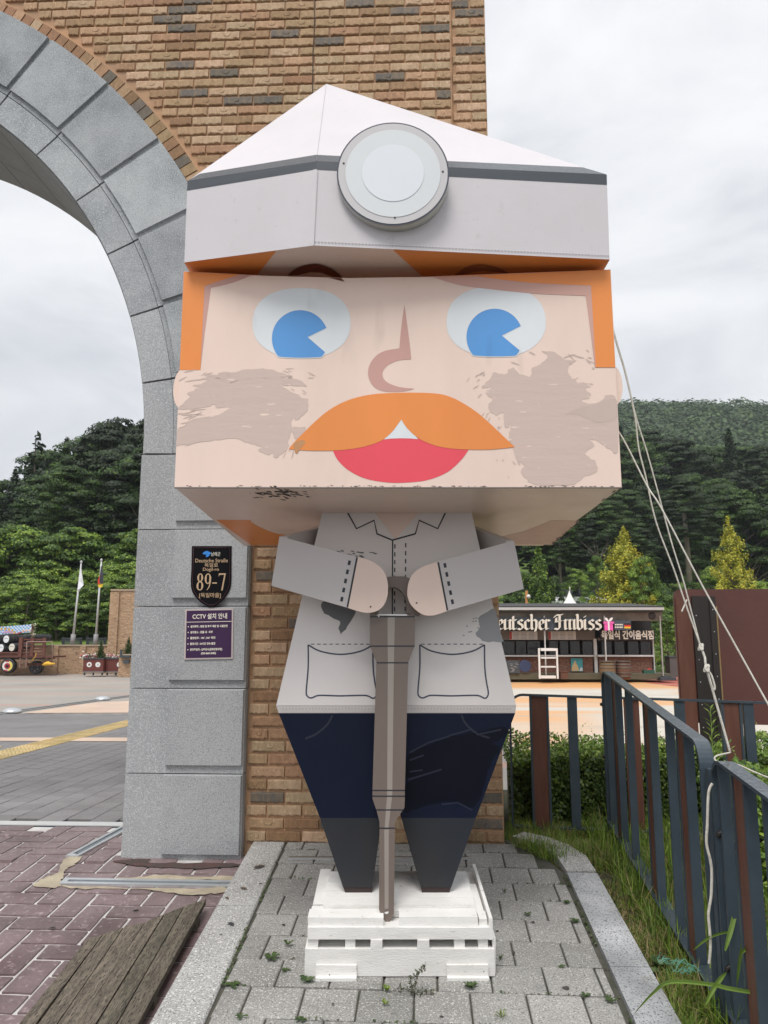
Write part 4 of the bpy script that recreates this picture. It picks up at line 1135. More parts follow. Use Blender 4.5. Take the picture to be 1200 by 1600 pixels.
def pocket(mx, w0):
    f = lambda x: mx + (x - 706.5) * w0
    P = [(656, 1007.5), (707, 1023), (757, 1007.5)]
    flap = spl([(f(656), 1007.5), (f(675), 1017.5), (f(707), 1022.5), (f(738), 1017.5), (f(757), 1007.5)], 4)
    side = spl([(f(757), 1007.5), (f(757.5), 1043), (f(760), 1065), (f(763), 1082), (f(761), 1089), (f(757), 1091), (f(748), 1087), (f(735), 1086.5), (f(706), 1087.3), (f(680), 1086.5), (f(670), 1087), (f(661), 1090.5), (f(655), 1088), (f(653), 1080), (f(656), 1043), (f(656), 1007.5)], 4)
    line_decal('pocket', [flap, side], 2.3, Yj, M_ink_blue, jacket, 2)
pocket(706.5, 1.0); pocket(532, 1.0)
decal('soot_patch', ragged([(504, 940), (528, 942), (550, 950), (556, 955), (545, 975), (533, 992), (529, 980), (532, 972), (518, 965), (505, 956)], 2.5, 1.0), Yj, M_soot, jacket, 1)
decal('soot_patch', ragged([(772, 952), (760, 956), (748, 966), (750, 980), (744, 990), (752, 1000), (768, 1003), (785, 1003), (783, 990), (776, 962)], 2.6, 4.0), Yj, M_soot_pale, jacket, 1)
b = MB()
for k in range(26):
    r_ = random.Random(k); x, y = 543 + r_.gauss(0, 18), 866 + r_.gauss(0, 2.6)
    b.poly(qp(ragged([(x - r_.uniform(2, 6), y), (x, y - r_.uniform(0.6, 1.8)), (x + r_.uniform(2, 6), y + 1), (x + 1, y + r_.uniform(0.6, 2))], 1.2, k), Yj - 0.0006))
o = b.build('soot_flecks', M_soot, jacket); o['kind'] = 'stuff'
b = MB()
for k in range(9):
    r_ = random.Random(k + 70); x, y = 738 + r_.gauss(0, 8), 975 + r_.gauss(0, 10)
    b.poly(qp([(x - 2, y), (x, y - 1.3), (x + 2, y + 0.6), (x, y + 1.2)], Yj - 0.0006))
o = b.build('soot_flecks', M_soot_pale, jacket); o['kind'] = 'stuff'

# --- legs
Yl = FB + 0.010
def leg(out_t, in_t, cr, in_cut, out_cut, in_s, out_s, in_b, out_b):
    t = qprism('trouser_leg', [out_t, in_t, cr, in_cut, out_cut] if cr else [out_t, in_t, in_cut, out_cut], Yl, 0.30, M_navy)
    qprism('trouser_cuff', [out_cut, in_cut, in_s, out_s], Yl, 0.30, M_slate, t)
    return t
lgL = leg((435.5, 1114.5), (606, 1114.5), (606, 1232), (596.5, 1278), (500, 1278), (582, 1386.5), (536, 1386.5), None, None)
lgR = leg((805, 1114.5), (607, 1114.5), (609, 1225), (627, 1278), (743.5, 1278), (657.5, 1386.5), (705, 1386.5), None, None)
def shoe(pxs, parent):
    f = qp(pxs, Yl); lo_ = [f[2], f[3]]
    b = MB(); d0, d1 = OFF(0.004), OFF(0.29)
    dz = Vector((0, 0, 0.024))
    b.hexa([f[3] + d0, f[2] + d0, f[2] + d1 + dz, f[3] + d1 + dz, f[0] + d0, f[1] + d0, f[1] + d1, f[0] + d1]); b.build('shoe', M_shoe, parent)
shoe([(536.2, 1387), (582, 1387), (581, 1397), (540, 1397)], lgL)
shoe([(657.5, 1387), (704.8, 1387), (701.5, 1397.5), (660, 1397.5)], lgR)
# prints on the trousers
lgl = lambda n, p, w, m_, par: line_decal(n, p, w, Yl, m_, par, 1)
M_nline = mat('navy_seam', (0.016, 0.019, 0.034), 0.45)
lgl('pocket_seam', [spl([(519.5, 1117), (513, 1130), (503, 1140), (490, 1149), (477, 1154)], 4)], 3, M_nline, lgL)
lgl('pocket_seam', [spl([(721, 1117), (727, 1130), (737, 1140), (749, 1148), (765, 1153)], 4)], 3, M_nline, lgR)
decal('soot_swash', ragged([(636, 1182), (668, 1165), (700, 1152), (740, 1144), (785, 1136), (790, 1150), (770, 1162), (782, 1170), (768, 1190), (757, 1225), (748, 1250), (735, 1262), (705, 1252), (680, 1256), (655, 1262), (632, 1268), (636, 1225), (690, 1205), (636, 1215)], 4.0, 6.0), Yl, M_navy_dark, lgR, 1)
o = line_decal('brush_streak', [[(640, 1176), (670, 1160), (703, 1150)], [(638, 1218), (665, 1210), (690, 1202)], [(640, 1206), (660, 1203)], [(700, 1150), (735, 1140)], [(745, 1148), (783, 1140)], [(690, 1257), (715, 1254), (738, 1266)], [(640, 1188), (662, 1180)]], 2.6, Yl, mat('navy_streak', (0.011, 0.016, 0.036), 0.35), lgR, 2); o['kind'] = 'stuff'

# --- arms and hands
Ya = 3.05
def arm(outl, cuff, dash, hand, upper, sgn):
    a = qprism('sleeve', outl, Ya, 0.055, M_sleeve)
    line_decal('cuff_line', [cuff], 4.2, Ya, M_ink, a, 1)
    o = line_decal('stitching', dashes(*dash, 5, 0.5), 4.2, Ya, M_ink, a, 1); o['kind'] = 'stuff'
    qprism('hand', hand, Ya - 0.004, 0.058, M_skin)
    # upper arm board going back and up to the shoulder
    (t0, t1), (b0, b1) = upper
    p = [qY(*t0, Ya + 0.056), qY(*t1, FB + 0.16), qY(*b1, FB + 0.16), qY(*b0, Ya + 0.056)]
    off = Vector((sgn * 0.03, 0, 0))
    b = MB(); b.prism([W(v) for v in p], W(off)); b.build('upper_arm', M_sleeve, fig, True)
    return a
aL = arm([(436.7, 838), (559.5, 870.5), (544, 949.8), (424, 915)], [(558.5, 871), (543.5, 949)], ((547, 873), (532.5, 944)),
         spl([(559.5, 870.5), (571, 873), (583, 878), (595, 887), (602.5, 898), (606, 912), (605.5, 930), (600, 945), (590, 954), (575, 957.5), (560, 955), (544, 949.8)], 4), (((438, 838.3), (499, 822)), ((425, 915), (480, 880))), 1)
aR = arm([(803, 844.5), (818.5, 920), (698, 955), (683, 878)], [(684, 878.5), (698.5, 954)], ((694, 877), (708.5, 948)),
         spl([(683, 878), (670, 882), (657, 887.5), (646, 896), (639.5, 907), (636.5, 923), (638, 936), (644, 947), (655, 957), (666, 961.5), (680, 961), (698, 955)], 4), (((801.5, 844.5), (740, 821)), ((817, 920), (760, 880))), -1)
for x, y in ((579, 948), (651, 942)):
    b = MB(); b.lathe([(0.0035, 0), (0.0025, -0.002)], W(qY(x, y, Ya - 0.0045)), OFF(1), 8); b.build('screw', M_screw, aL if x < 600 else aR)

# --- the rock drill held by the figure
Yd = 3.085
drill = thing('rock_drill', W(qY(605, 1446, Yd)), 'tall brown board rock drill held upright between both hands of the miner', 'rock drill', YAW)
hx = [(577.6, 949), (577.6, 1009), (588, 1035), (582, 1236), (582, 1248), (588.5, 1267), (593, 1284), (593, 1295), (617, 1295), (617, 1284), (632, 1262), (632.5, 1248), (632.5, 1236), (638, 1035), (648, 1009), (648, 962), (635.5, 962), (591, 960)]
qprism('body', [(578, 950), (578, 1009), (588, 1035), (582, 1236), (582, 1248), (588.5, 1267), (593, 1284), (593, 1294.5), (617.2, 1294.5), (617.2, 1284), (632, 1262), (632.5, 1248), (632.5, 1236), (638, 1035), (648, 1009), (648, 950), (640, 962), (589, 962)], Yd, 0.10, M_drill, drill)
qprism('shaft', [(593, 1295), (592.2, 1421), (603, 1446.5), (607, 1446.5), (615.5, 1427), (617.2, 1295)], Yd, 0.06, M_drill, drill)
# D handle: a loop with an arched opening
ou = [(584, 962)] + spl([(584, 950), (586, 930), (594, 912), (604, 902), (621, 900.5), (637, 902), (648, 912), (656, 930), (658, 950)], 4) + [(656, 962)]
inn = [(636, 958)] + spl([(636, 948), (634, 936), (629, 926), (621, 919), (613, 917.5), (605, 921), (598, 928), (593, 938), (591.5, 950)], 4) + [(591.5, 958)]
b = MB(); 
n = min(len(ou), len(inn)); inr = inn[::-1]
oo = [ou[int(i * (len(ou) - 1) / 23)] for i in range(24)]; ii = [inr[int(i * (len(inr) - 1) / 23)] for i in range(24)]
for i in range(23):
    q = qp([oo[i], oo[i + 1], ii[i + 1], ii[i]], Yd + 0.004); b.hexa([v for v in q] + [v + OFF(0.07) for v in q])
hd = b.build('handle', M_drill, drill, True)
line_decal('handle_rim', [[(591, 959), (592, 964)], [(590, 960.5), (636, 961)]], 2.0, Yd - 0.001, M_rim, hd, 1)
decal('stripe', [(605.5, 963), (617, 963), (615.5, 1035), (613, 1240), (607, 1294), (601, 1294), (605, 1240), (606, 1035)], Yd, M_drill_lite, drill, 1)
decal('stripe', [(600.5, 1296), (607.5, 1296), (607, 1420), (601, 1420)], Yd, M_drill_lite, drill, 1)
line_decal('ring_line', [[(578, 963.5), (648, 963.5)], [(578, 1009.5), (648, 1009.5)], [(588, 1035.5), (638, 1035.5)], [(582, 1235), (632.5, 1235)], [(582, 1244), (632.5, 1244)], [(588, 1265.5), (630, 1265.5)], [(593, 1294), (617, 1294)]], 2.0, Yd, M_ink, drill, 2)
decal('chipped_paint', ragged([(600, 1426), (607, 1424), (605, 1428)], 0.8, 2.0), Yd, M_white_wood, drill, 1)
decal('chipped_paint', ragged([(599, 1437), (606, 1444), (612, 1438), (609, 1446), (602, 1446)], 0.8, 2.0), Yd, M_white_wood, drill, 1)

# ------------------------------------------------------------------ white plinth made of boards
xl, xr, yf = qP(476, 1526, (0, 3.05, -0.111), (0, -SLOPE, 1)).x, qP(773.5, 1528, (0, 3.05, -0.111), (0, -SLOPE, 1)).x, 3.048
PT = Matrix.Translation(W((0, 0, 0))) @ ROT @ Matrix.Translation(Vector((0, yf, -0.111))) @ Matrix.Rotation(math.atan(SLOPE), 4, 'X')
pl = thing('board_plinth', PT.translation, 'white painted plinth of stacked boards under the giant figure', 'plinth', YAW)
def pb(name, x0, x1, y0, y1, z0, z1, jit=0.0015):
    r_ = random.Random(name + str(x0) + str(y0) + str(z0)); b = MB()
    p = [(x0, y0, z0), (x1, y0, z0), (x1, y1, z0), (x0, y1, z0), (x0, y0, z1), (x1, y0, z1), (x1, y1, z1), (x0, y1, z1)]
    b.hexa([PT @ (Vector(v) + Vector((r_.uniform(-jit, jit), r_.uniform(-jit, jit), r_.uniform(-jit, jit) * 0.5))) for v in p])
    return b.build(name, M_white_wood, pl)
D = 0.56
def xa(px, y_, py): return qY(px, py, yf + y_).x
pb('front_board', xl, xr, 0, 0.02, 0.002, 0.097)
pb('side_board', xl + 0.001, xl + 0.019, 0.021, D, 0.002, 0.094); pb('side_board', xr - 0.006, xr + 0.006, 0.021, D, 0.002, 0.128); pb('back_board', xl + 0.02, xr - 0.008, D - 0.02, D, 0.002, 0.094)
pb('ledge_board', xl + 0.02, xr - 0.008, 0.021, 0.115, 0.078, 0.0945)
for k in range(2): pb('inner_board', xl + 0.03, xr - 0.03, 0.20 + k * 0.2, 0.30 + k * 0.2, 0.055, 0.07)
for px0, px1, dep, f0 in ((481, 497, 0.10, 0.012), (539, 555, 0.10, 0.012), (579, 597, 0.10, 0.0), (652, 671, 0.10, 0.0), (709, 726, 0.10, 0.012), (747, 762, 0.10, 0.012)):
    x0, x1 = xa(px0, f0, 1474), xa(px1, f0, 1474)
    pb('block', x0, x1, f0, dep, 0.0955, 0.130)
for k in range(3): pb('stringer', xl + 0.03 + k * 0.29, xl + 0.075 + k * 0.29, 0.13, D - 0.03, 0.0955, 0.130)
fx0, fx1 = xa(481, 0.005, 1456), xa(764, 0.005, 1456)
pb('frame_board', fx0, fx1, 0.004, 0.085, 0.131, 0.172)
pb('frame_side', fx0 + 0.002, fx0 + 0.055, 0.086, D - 0.02, 0.131, 0.170); pb('frame_side', fx1 - 0.030, fx1 - 0.002, 0.086, D - 0.02, 0.131, 0.168)
pb('edge_board', fx1 - 0.0015, fx1 + 0.012, 0.004, D - 0.02, 0.1285, 0.205)
pb('frame_board', fx0 + 0.06, fx1 - 0.035, 0.30, 0.40, 0.131, 0.168); pb('frame_board', fx0 + 0.06, fx1 - 0.035, D - 0.12, D - 0.02, 0.131, 0.168)
s0, s1, s2, s3 = xa(482, 0.02, 1440), xa(599, 0.02, 1440), xa(623, 0.02, 1440), xa(746, 0.02, 1440)
pb('step_board', s0, s1, 0.014, 0.088, 0.1725, 0.203); pb('step_board', s2, s3, 0.014, 0.088, 0.1725, 0.205)
pb('step_board', s3 + 0.004, fx1 - 0.005, 0.02, 0.088, 0.1725, 0.196)
pb('step_board', fx0 + 0.004, s3, 0.0895, 0.13, 0.1725, 0.1960)
pb('step_board', s3 + 0.003, fx1 - 0.006, 0.0895, 0.36, 0.1725, 0.190); pb('step_board', fx0 + 0.006, fx0 + 0.05, 0.152, D - 0.05, 0.1725, 0.194)
d0, d1 = xa(505, 0.1, 1420), xa(743, 0.1, 1420)
for yy0, yy1 in ((0.132, 0.20), (0.33, 0.42)): pb('deck_joist', d0 + 0.02, d1 - 0.02, yy0, yy1, 0.1725, 0.1958)
dy = [0.098, 0.165, 0.235, 0.305, 0.375, 0.432]
for i in range(5): pb('deck_board', d0 + 0.003 * (i % 2), d1 - 0.003 * ((i + 1) % 2), dy[i], dy[i + 1] - 0.0018, 0.1965, 0.2140)
f0, f1 = xa(493.5, -0.02, 1520), xa(557, -0.02, 1520); f2, f3 = xa(698.5, -0.02, 1520), xa(763.5, -0.02, 1520)
for x0, x1 in ((f0, f1), (f2, f3)):
    t = pb('foot_bracket', x0, x1, -0.014, -0.0015, -0.002, 0.048)
    b = MB(); b.hexa([PT @ Vector(v) for v in ((x0, -0.030, -0.001), (x1, -0.030, -0.001), (x1, -0.0145, -0.001), (x0, -0.0145, -0.001), (x0, -0.030, 0.010), (x1, -0.030, 0.010), (x1, -0.0145, 0.012), (x0, -0.0145, 0.012))]); b.build('bracket_lip', M_white_wood, t)
b = MB()
for px, py, yy in ((508, 1441, 0.0135), (571, 1441, 0.0135), (642, 1443, 0.0135), (728, 1444, 0.0135), (547, 1466, 0.003), (489, 1470, 0.011), (717, 1470, 0.011), (515, 1523, -0.0145), (540, 1519, -0.0145), (720, 1517, -0.0145), (756, 1518, -0.0145), (630, 1495, -0.001), (478, 1489, -0.001)):
    p = qY(px, py, yf + yy); b.lathe([(0.0028, 0), (0.002, -0.0012)], W(p), OFF(1), 6)
o = b.build('screws', M_screw, pl); o['kind'] = 'stuff'

# ------------------------------------------------------------------ lettering helpers
def text_shape(body, size, bold=0.0, sx=1.0, sp=1.0):
    c = bpy.data.curves.new('lettering', 'FONT'); c.body = body; c.size = size; c.offset = bold; c.space_character = sp
    c.align_x = 'LEFT'; c.resolution_u = 3
    o = bpy.data.objects.new('lettering', c); COL.objects.link(o)
    bpy.context.view_layer.update()
    dg = bpy.context.evaluated_depsgraph_get()
    me = bpy.data.meshes.new_from_object(o.evaluated_get(dg))
    v = [(p.co.x * sx, p.co.y) for p in me.vertices]; f = [list(p.vertices) for p in me.polygons]
    bpy.data.objects.remove(o); bpy.data.curves.remove(c); bpy.data.meshes.remove(me)
    return v, f
def put_text(b, shape, org, ux, uz, x, y, fit_w=None, align='c'):
    v, f = shape
    if not v: return
    x0, x1 = min(p[0] for p in v), max(p[0] for p in v); y0 = min(p[1] for p in v)
    k = (fit_w / (x1 - x0)) if fit_w else 1.0
    dx = {'c': (x0 + x1) / 2, 'l': x0, 'r': x1}[align]
    base = len(b.v)
    b.v += [org + ux * (x + (p[0] - dx) * k) + uz * (y + p[1]) for p in v]
    nrm = ux.cross(uz)
    for q in f:
        q = [base + i for i in q]
        if (b.v[q[1]] - b.v[q[0]]).cross(b.v[q[2]] - b.v[q[0]]).dot(nrm) < 0: q = q[::-1]
        b.f.append(q); b.m.append(0); b.s.append(False)
UX, UZ = Vector((1, 0, 0)), Vector((0, 0, 1))
def didone(ch, w, h, tk):
    """tall narrow serif numerals as thick-and-thin outlines"""
    polys = []
    def ring(cx, cy, rx, ry):
        n = 28; o = []
        for i in range(n):
            a0, a1 = 2 * math.pi * i / n, 2 * math.pi * (i + 1) / n
            f = lambda a, s_: (cx + (rx - s_ * tk * (0.35 + 0.65 * abs(math.cos(a)))) * math.cos(a), cy + (ry - s_ * tk * 0.55) * math.sin(a))
            polys.append([f(a0, 0), f(a1, 0), f(a1, 1), f(a0, 1)])
    if ch == '8': ring(w / 2, h * 0.27, w * 0.5, h * 0.27); ring(w / 2, h * 0.75, w * 0.43, h * 0.25)
    if ch == '9':
        ring(w / 2, h * 0.69, w * 0.48, h * 0.31)
        P = [(w * 0.98, h * 0.70), (w * 0.93, h * 0.45), (w * 0.75, h * 0.18), (w * 0.42, h * 0.0), (w * 0.38, h * 0.035), (w * 0.62, h * 0.2), (w * 0.78, h * 0.45), (w * 0.80, h * 0.70)]
        polys.append(P)
    if ch == '7': polys += [[(0, h), (w, h), (w, h * 0.93), (0, h * 0.90)], [(0, h), (0, h * 0.80), (w * 0.10, h * 0.90)], [(w * 0.97, h * 0.95), (w * 0.78, h * 0.93), (w * 0.42, 0), (w * 0.62, 0)]]
    if ch == '-': polys.append([(0, h * 0.40), (w, h * 0.40), (w, h * 0.47), (0, h * 0.47)])
    return polys

# ------------------------------------------------------------------ signs on the pillar
c = wY(329, 940, YR - 0.002)
pq = thing('address_plaque', wY(329, 948, YR), 'black shield-shaped address plaque with tan numerals on the granite pillar', 'address plaque')
out = [wY(x, y, YR - 0.006) for x, y in [(299.8, 853.2), (361.8, 853.2)] + spl([(361.5, 890), (360.5, 915), (354, 930), (344, 942), (330, 948.5), (316, 943), (304, 931), (298.3, 916), (299, 890)], 5)]
b = MB(); b.prism(out, (0, 0.0055, 0)); b.build('plate', M_plaque, pq, True)
b = MB(); YP = YR - 0.0072
ln = [wY(x, y, YP) for x, y in [(302.3, 855.8), (359.2, 855.8)] + spl([(359, 890), (358, 914), (352, 928), (342.5, 939.5), (330, 945.5), (317.5, 940.5), (306.5, 929), (301, 915), (301.6, 890)], 5) + [(302.3, 855.8)]]
b.tube(ln, 0.0011, 4); b.build('border', M_plaque_line, pq)
pz = lambda x, y: wY(x, y, YP)
mm = (pz(361, 900) - pz(300, 900)).x / 61.0
b = MB()
for t, x, y, s_, w in (('Deutsche Straße', 330.5, 878.6, 6.6, 51), ('독일로', 330, 885.6, 5.6, 21), ('Dogil-ro', 329.5, 891.8, 5.6, 25), ('[독일마을]', 328, 933, 6.3, 33.5)):
    p = pz(x, y); put_text(b, text_shape(t, s_ * mm * 1.25, 0.0006 * 0.3), Vector((0, p.y, 0)), UX, UZ, p.x, p.z, w * mm)
p = pz(307, 922.6)
hh = (pz(307, 896) - p).z
for ch, px, w in (('8', 306.8, 10.5), ('9', 319.0, 10.5), ('-', 331.3, 7.2), ('7', 341.0, 11)):
    for poly_ in didone(ch, w * mm, hh, 2.9 * mm):
        b.poly([Vector((pz(px, 922).x + u, p.y - 0.0001 * random.random(), p.z + v)) for u, v in poly_], (0, -1, 0))
b.build('lettering', M_gold, pq)
b = MB(); p = pz(337, 868.3); put_text(b, text_shape('남해군', 5.5 * mm * 1.25, 0.0001), Vector((0, p.y, 0)), UX, UZ, p.x, p.z, 14.5 * mm); b.build('lettering', M_cream, pq)
b = MB()
b.poly([pz(x, y) for x, y in spl([(316.5, 865), (319, 862.5), (323, 860.8), (327, 862.3), (330, 864.5), (327, 866.3), (323, 865), (319.5, 866.2)], 3, True)], (0, -1, 0))
b.poly([pz(x, y) for x, y in spl([(320.5, 866.5), (324, 865.6), (327.5, 867), (325, 869.6), (321.5, 870.2), (322.5, 868)], 3, True)], (0, -1, 0))
b.build('emblem', M_logo, pq)

nt_ = thing('camera_notice', wY(327, 1029, YR), 'purple framed camera notice sign below the black plaque', 'notice sign')
cs = [wY(x, y, YR - 0.001) for x, y in ((287.2, 1029), (362, 1030.5), (366.8, 951.8), (291, 951.4))]
cx = sum(p.x for p in cs) / 4; cz = sum(p.z for p in cs) / 4; hw = (cs[1].x - cs[0].x + cs[2].x - cs[3].x) / 4; hh = (cs[2].z - cs[1].z) / 2
tilt = Matrix.Translation((cx, YR - 0.0005, cz)) @ Matrix.Rotation(R(-1.0), 4, 'Y')
b = MB(); b.box((-hw, -0.006, -hh), (hw, 0, hh), M=tilt); b.build('frame', M_notice_frame, nt_)
b = MB(); fr = 0.0085; b.box((-hw + fr, -0.0075, -hh + fr), (hw - fr, -0.0061, hh - fr), M=tilt); b.build('panel', M_purple, nt_)
NX, NZ, NO = tilt.to_3x3() @ UX, tilt.to_3x3() @ UZ, tilt @ Vector((0, -0.0083, 0))
b = MB(); b.box((-hw + fr, -0.0082, hh - 0.074), (hw - fr, -0.0076, hh - 0.071), M=tilt); b.build('rule', M_cream, nt_)
b = MB()
put_text(b, text_shape('CCTV 설치 안내', 0.034, 0.0007), NO, NX, NZ, 0.004, hh - 0.054, 0.198)
rows = [('설치목적 : 방범 및 화재 예방 및 시설안전', 0.212), ('설치장소 : 건물 내 · 외부', 0.128), ('촬영범위 : 180˚, 360˚ 회전', 0.143), ('촬영시간 : 24시간 연속 촬영', 0.143), ('관리책임자 : 남해군수(문화관광과장)', 0.184)]
for i, (t, w) in enumerate(rows):
    yy = hh - 0.103 - i * 0.0322
    put_text(b, text_shape(t, 0.0145, 0.0005), NO, NX, NZ, -hw + fr + 0.024, yy, w, 'l')
    k = NO + NX * (-hw + fr + 0.012) + NZ * (yy + 0.005)
    b.poly([k + (NX * math.cos(a) + NZ * math.sin(a)) * 0.0034 for a in np.linspace(0, 2 * math.pi, 9)[:-1]], (0, -1, 0))
put_text(b, text_shape('(055-860-3583)', 0.0145, 0.0005), NO, NX, NZ, -hw + fr + 0.13, hh - 0.103 - 5 * 0.0322 + 0.011, 0.085)
b.build('lettering', M_cream, nt_)

# ------------------------------------------------------------------ steel fence of bent flat bars with brown slats
def fence(label, P0, P1, z0, z1, pattern, t=0.012, wd=0.052, r=0.085, hoop=(True, True), gapz=0.0):
    """P0, P1: ground ends; z0, z1 heights of the top over the ends. pattern: list of (u, kind) along the panel"""
    f = thing('fence_panel', P0, label, 'fence', group='steel fence panels by the hedge')
    P0, P1 = Vector(P0), Vector(P1)
    L_ = (Vector((P1.x, P1.y, 0)) - Vector((P0.x, P0.y, 0))).length
    d = Vector((P1.x - P0.x, P1.y - P0.y, 0)) / L_; n = Vector((-d.y, d.x, 0))
    g = lambda s: P0.z + (P1.z - P0.z) * s / L_
    tp = lambda s: z0 + (z1 - z0) * s / L_
    pt = lambda s, z, o: Vector((P0.x, P0.y, 0)) + d * s + n * o + Vector((0, 0, z))
    # hoop: flat bar up one end, bent, along the top, bent and down
    path = []
    if hoop[0]:
        path.append((0, -0.06 + g(0)))
        for i in range(9):
            a = math.pi / 2 * i / 8; path.append((r - r * math.cos(a), tp(0) - r + r * math.sin(a) + (tp(r) - tp(0)) * math.sin(a)))
    else: path.append((0, tp(0)))
    if hoop[1]:
        for i in range(9):
            a = math.pi / 2 * (1 - i / 8); path.append((L_ - r + r * math.cos(a), tp(L_) - r + r * math.sin(a) - (tp(L_) - tp(L_ - r)) * math.sin(a)))
        path.append((L_, -0.06 + g(L_)))
    else: path.append((L_, tp(L_)))
    b = MB(); k = len(path); base = 0
    for i, (s, z) in enumerate(path):
        s0, z_0 = path[max(0, i - 1)]; s1, z_1 = path[min(k - 1, i + 1)]
        m_ = math.hypot(s1 - s0, z_1 - z_0); nx_, nz_ = (z_1 - z_0) / m_ * t, -(s1 - s0) / m_ * t
        b.v += [pt(s, z, -wd / 2), pt(s, z, wd / 2), pt(s + nx_, z + nz_, wd / 2), pt(s + nx_, z + nz_, -wd / 2)]
    for i in range(k - 1):
        q = i * 4
        top_ = path[i][1] > max(g(0), g(L_)) + 0.35 and abs(path[i + 1][0] - path[i][0]) > 0.012
        for a, c in ((0, 1), (1, 2), (2, 3), (3, 0)):
            b.f.append([q + a, q + c, q + 4 + c, q + 4 + a]); b.m.append(1 if (a == 0 and top_) else 0); b.s.append(False)
    b.f += [[0, 1, 2, 3], [(k - 1) * 4 + x for x in (3, 2, 1, 0)]]; b.m += [0, 0]; b.s += [False, False]
    b.build('hoop', [M_fence, M_fence_top], f, fix=True)
    # bottom rail
    b = MB(); zb = 0.055
    s0, s1 = t, L_ - t
    b.hexa([pt(s0, g(s0) + zb - 0.006, -wd / 2 - 0.004), pt(s1, g(s1) + zb - 0.006, -wd / 2 - 0.004), pt(s1, g(s1) + zb - 0.006, wd / 2 + 0.004), pt(s0, g(s0) + zb - 0.006, wd / 2 + 0.004),
            pt(s0, g(s0) + zb, -wd / 2 - 0.004), pt(s1, g(s1) + zb, -wd / 2 - 0.004), pt(s1, g(s1) + zb, wd / 2 + 0.004), pt(s0, g(s0) + zb, wd / 2 + 0.004)])
    b.build('bottom_rail', M_fence, f)
    for s, kind in pattern:
        if kind == 'bar': w, e_, m_, nm = 0.014, 0.0, M_fence, 'bar'
        elif kind == 'flat': w, e_, m_, nm = 0.055, -0.004, M_fence, 'bar'
        else: w, e_, m_, nm = 0.086, -0.006, M_slat, 'slat'
        hw_ = {'bar': 0.018, 'flat': 0.018, 'slat': 0.014}[kind]
        sa, sb_ = s, s + w
        c = pt(s, g(s) + zb + 0.001, 0)
        b = MB()
        b.hexa([pt(sa, g(sa) + zb + 0.001, -hw_), pt(sb_, g(sb_) + zb + 0.001, -hw_), pt(sb_, g(sb_) + zb + 0.001, hw_), pt(sa, g(sa) + zb + 0.001, hw_),
                pt(sa, tp(sa) - t - 0.001, -hw_), pt(sb_, tp(sb_) - t - 0.001, -hw_), pt(sb_, tp(sb_) - t - 0.001, hw_), pt(sa, tp(sa) - t - 0.001, hw_)])
        b.build(nm, m_, f)
    return f, pt, tp, g
def seq(L_, start=0.10, step=0.105):
    out = []; s = start; k = 0
    while s < L_ - 0.09:
        if k % 3 == 1: out += [(s - 0.0155, 'bar'), (s, 'slat'), (s + 0.0875, 'bar')]; s += step + 0.02
        else: out.append((s, 'bar')); s += step
        k += 1
    return out
def bolt(f, p, axis):
    b = MB(); b.lathe([(0.013, 0), (0.013, 0.003), (0.0085, 0.0035), (0.0085, 0.011), (0.006, 0.013)], p, axis, 8); b.build('bolt', M_black_steel, f)
# back panel, nearly square to the view
zg = lambda y: z_verge(y)
A0 = wY(800, 1300, 4.86); A0.z = -0.05
A1 = Vector((3.3, 4.60, -0.06))
L1_ = (Vector((A1.x, A1.y)) - Vector((A0.x, A0.y))).length
def su(px):                      # distance along the panel where this photo column crosses it
    best = min((abs(to_px(A0.lerp(A1, u))[0] - px), u) for u in np.linspace(0, 1, 1500)); return best[1] * L1_
pat = []
for px, kd in ((833, 'bar'), (837, 'slat'), (858, 'bar'), (896, 'flat'), (1076, 'bar'), (1070, 'flat'), (1148, 'slat'), (1140, 'bar'), (1162, 'bar'), (1176, 'flat')):
    pat.append((su(px), 'bar' if kd == 'flat' else kd))
pat = [(su(833), 'bar'), (su(833) + 0.0125, 'slat'), (su(833) + 0.1, 'bar'), (su(894), 'flat'), (su(985), 'slat'), (su(1066), 'flat'), (su(1140), 'bar'), (su(1140) + 0.0125, 'slat'), (su(1140) + 0.1, 'bar'), (su(1176), 'flat'), (su(1250), 'bar')]
fence('steel fence panel running across behind the figure in front of the hedge', A0, A1, 0.775, 0.715, pat)
# middle panel, running away from the camera
B0 = Vector((wY(952, 1200, 4.76).x, 4.76, 0.01)); B1 = Vector((wY(1112, 1300, 2.87).x, 2.87, -0.135))
zt0, zt1 = wY(957, 1046, 4.74).z, wY(1108, 1152, 2.95).z
Lb = (Vector((B1.x, B1.y)) - Vector((B0.x, B0.y))).length
def sv(px, A, B, L_):
    best = min((abs(to_px(A.lerp(B, u))[0] - px), u) for u in np.linspace(0, 1, 1500)); return best[1] * L_
def grp(s): return [(s - 0.0155, 'bar'), (s, 'slat'), (s + 0.0875, 'bar')]
s1_ = sv(1098, B0, B1, Lb) - 0.0945; s2_ = sv(1036, B0, B1, Lb) - 0.0945; s3_ = sv(978, B0, B1, Lb) - 0.0945
pat2 = grp(s1_) + [(sv(1065, B0, B1, Lb), 'bar')] + grp(s2_) + [(sv(995, B0, B1, Lb), 'bar')] + grp(s3_) + [(sv(960, B0, B1, Lb), 'bar')]
f2, pt2, tp2, g2 = fence('long steel fence panel running away from the camera beside the kerb', B0, B1, zt0, zt1 - 0.012, pat2)
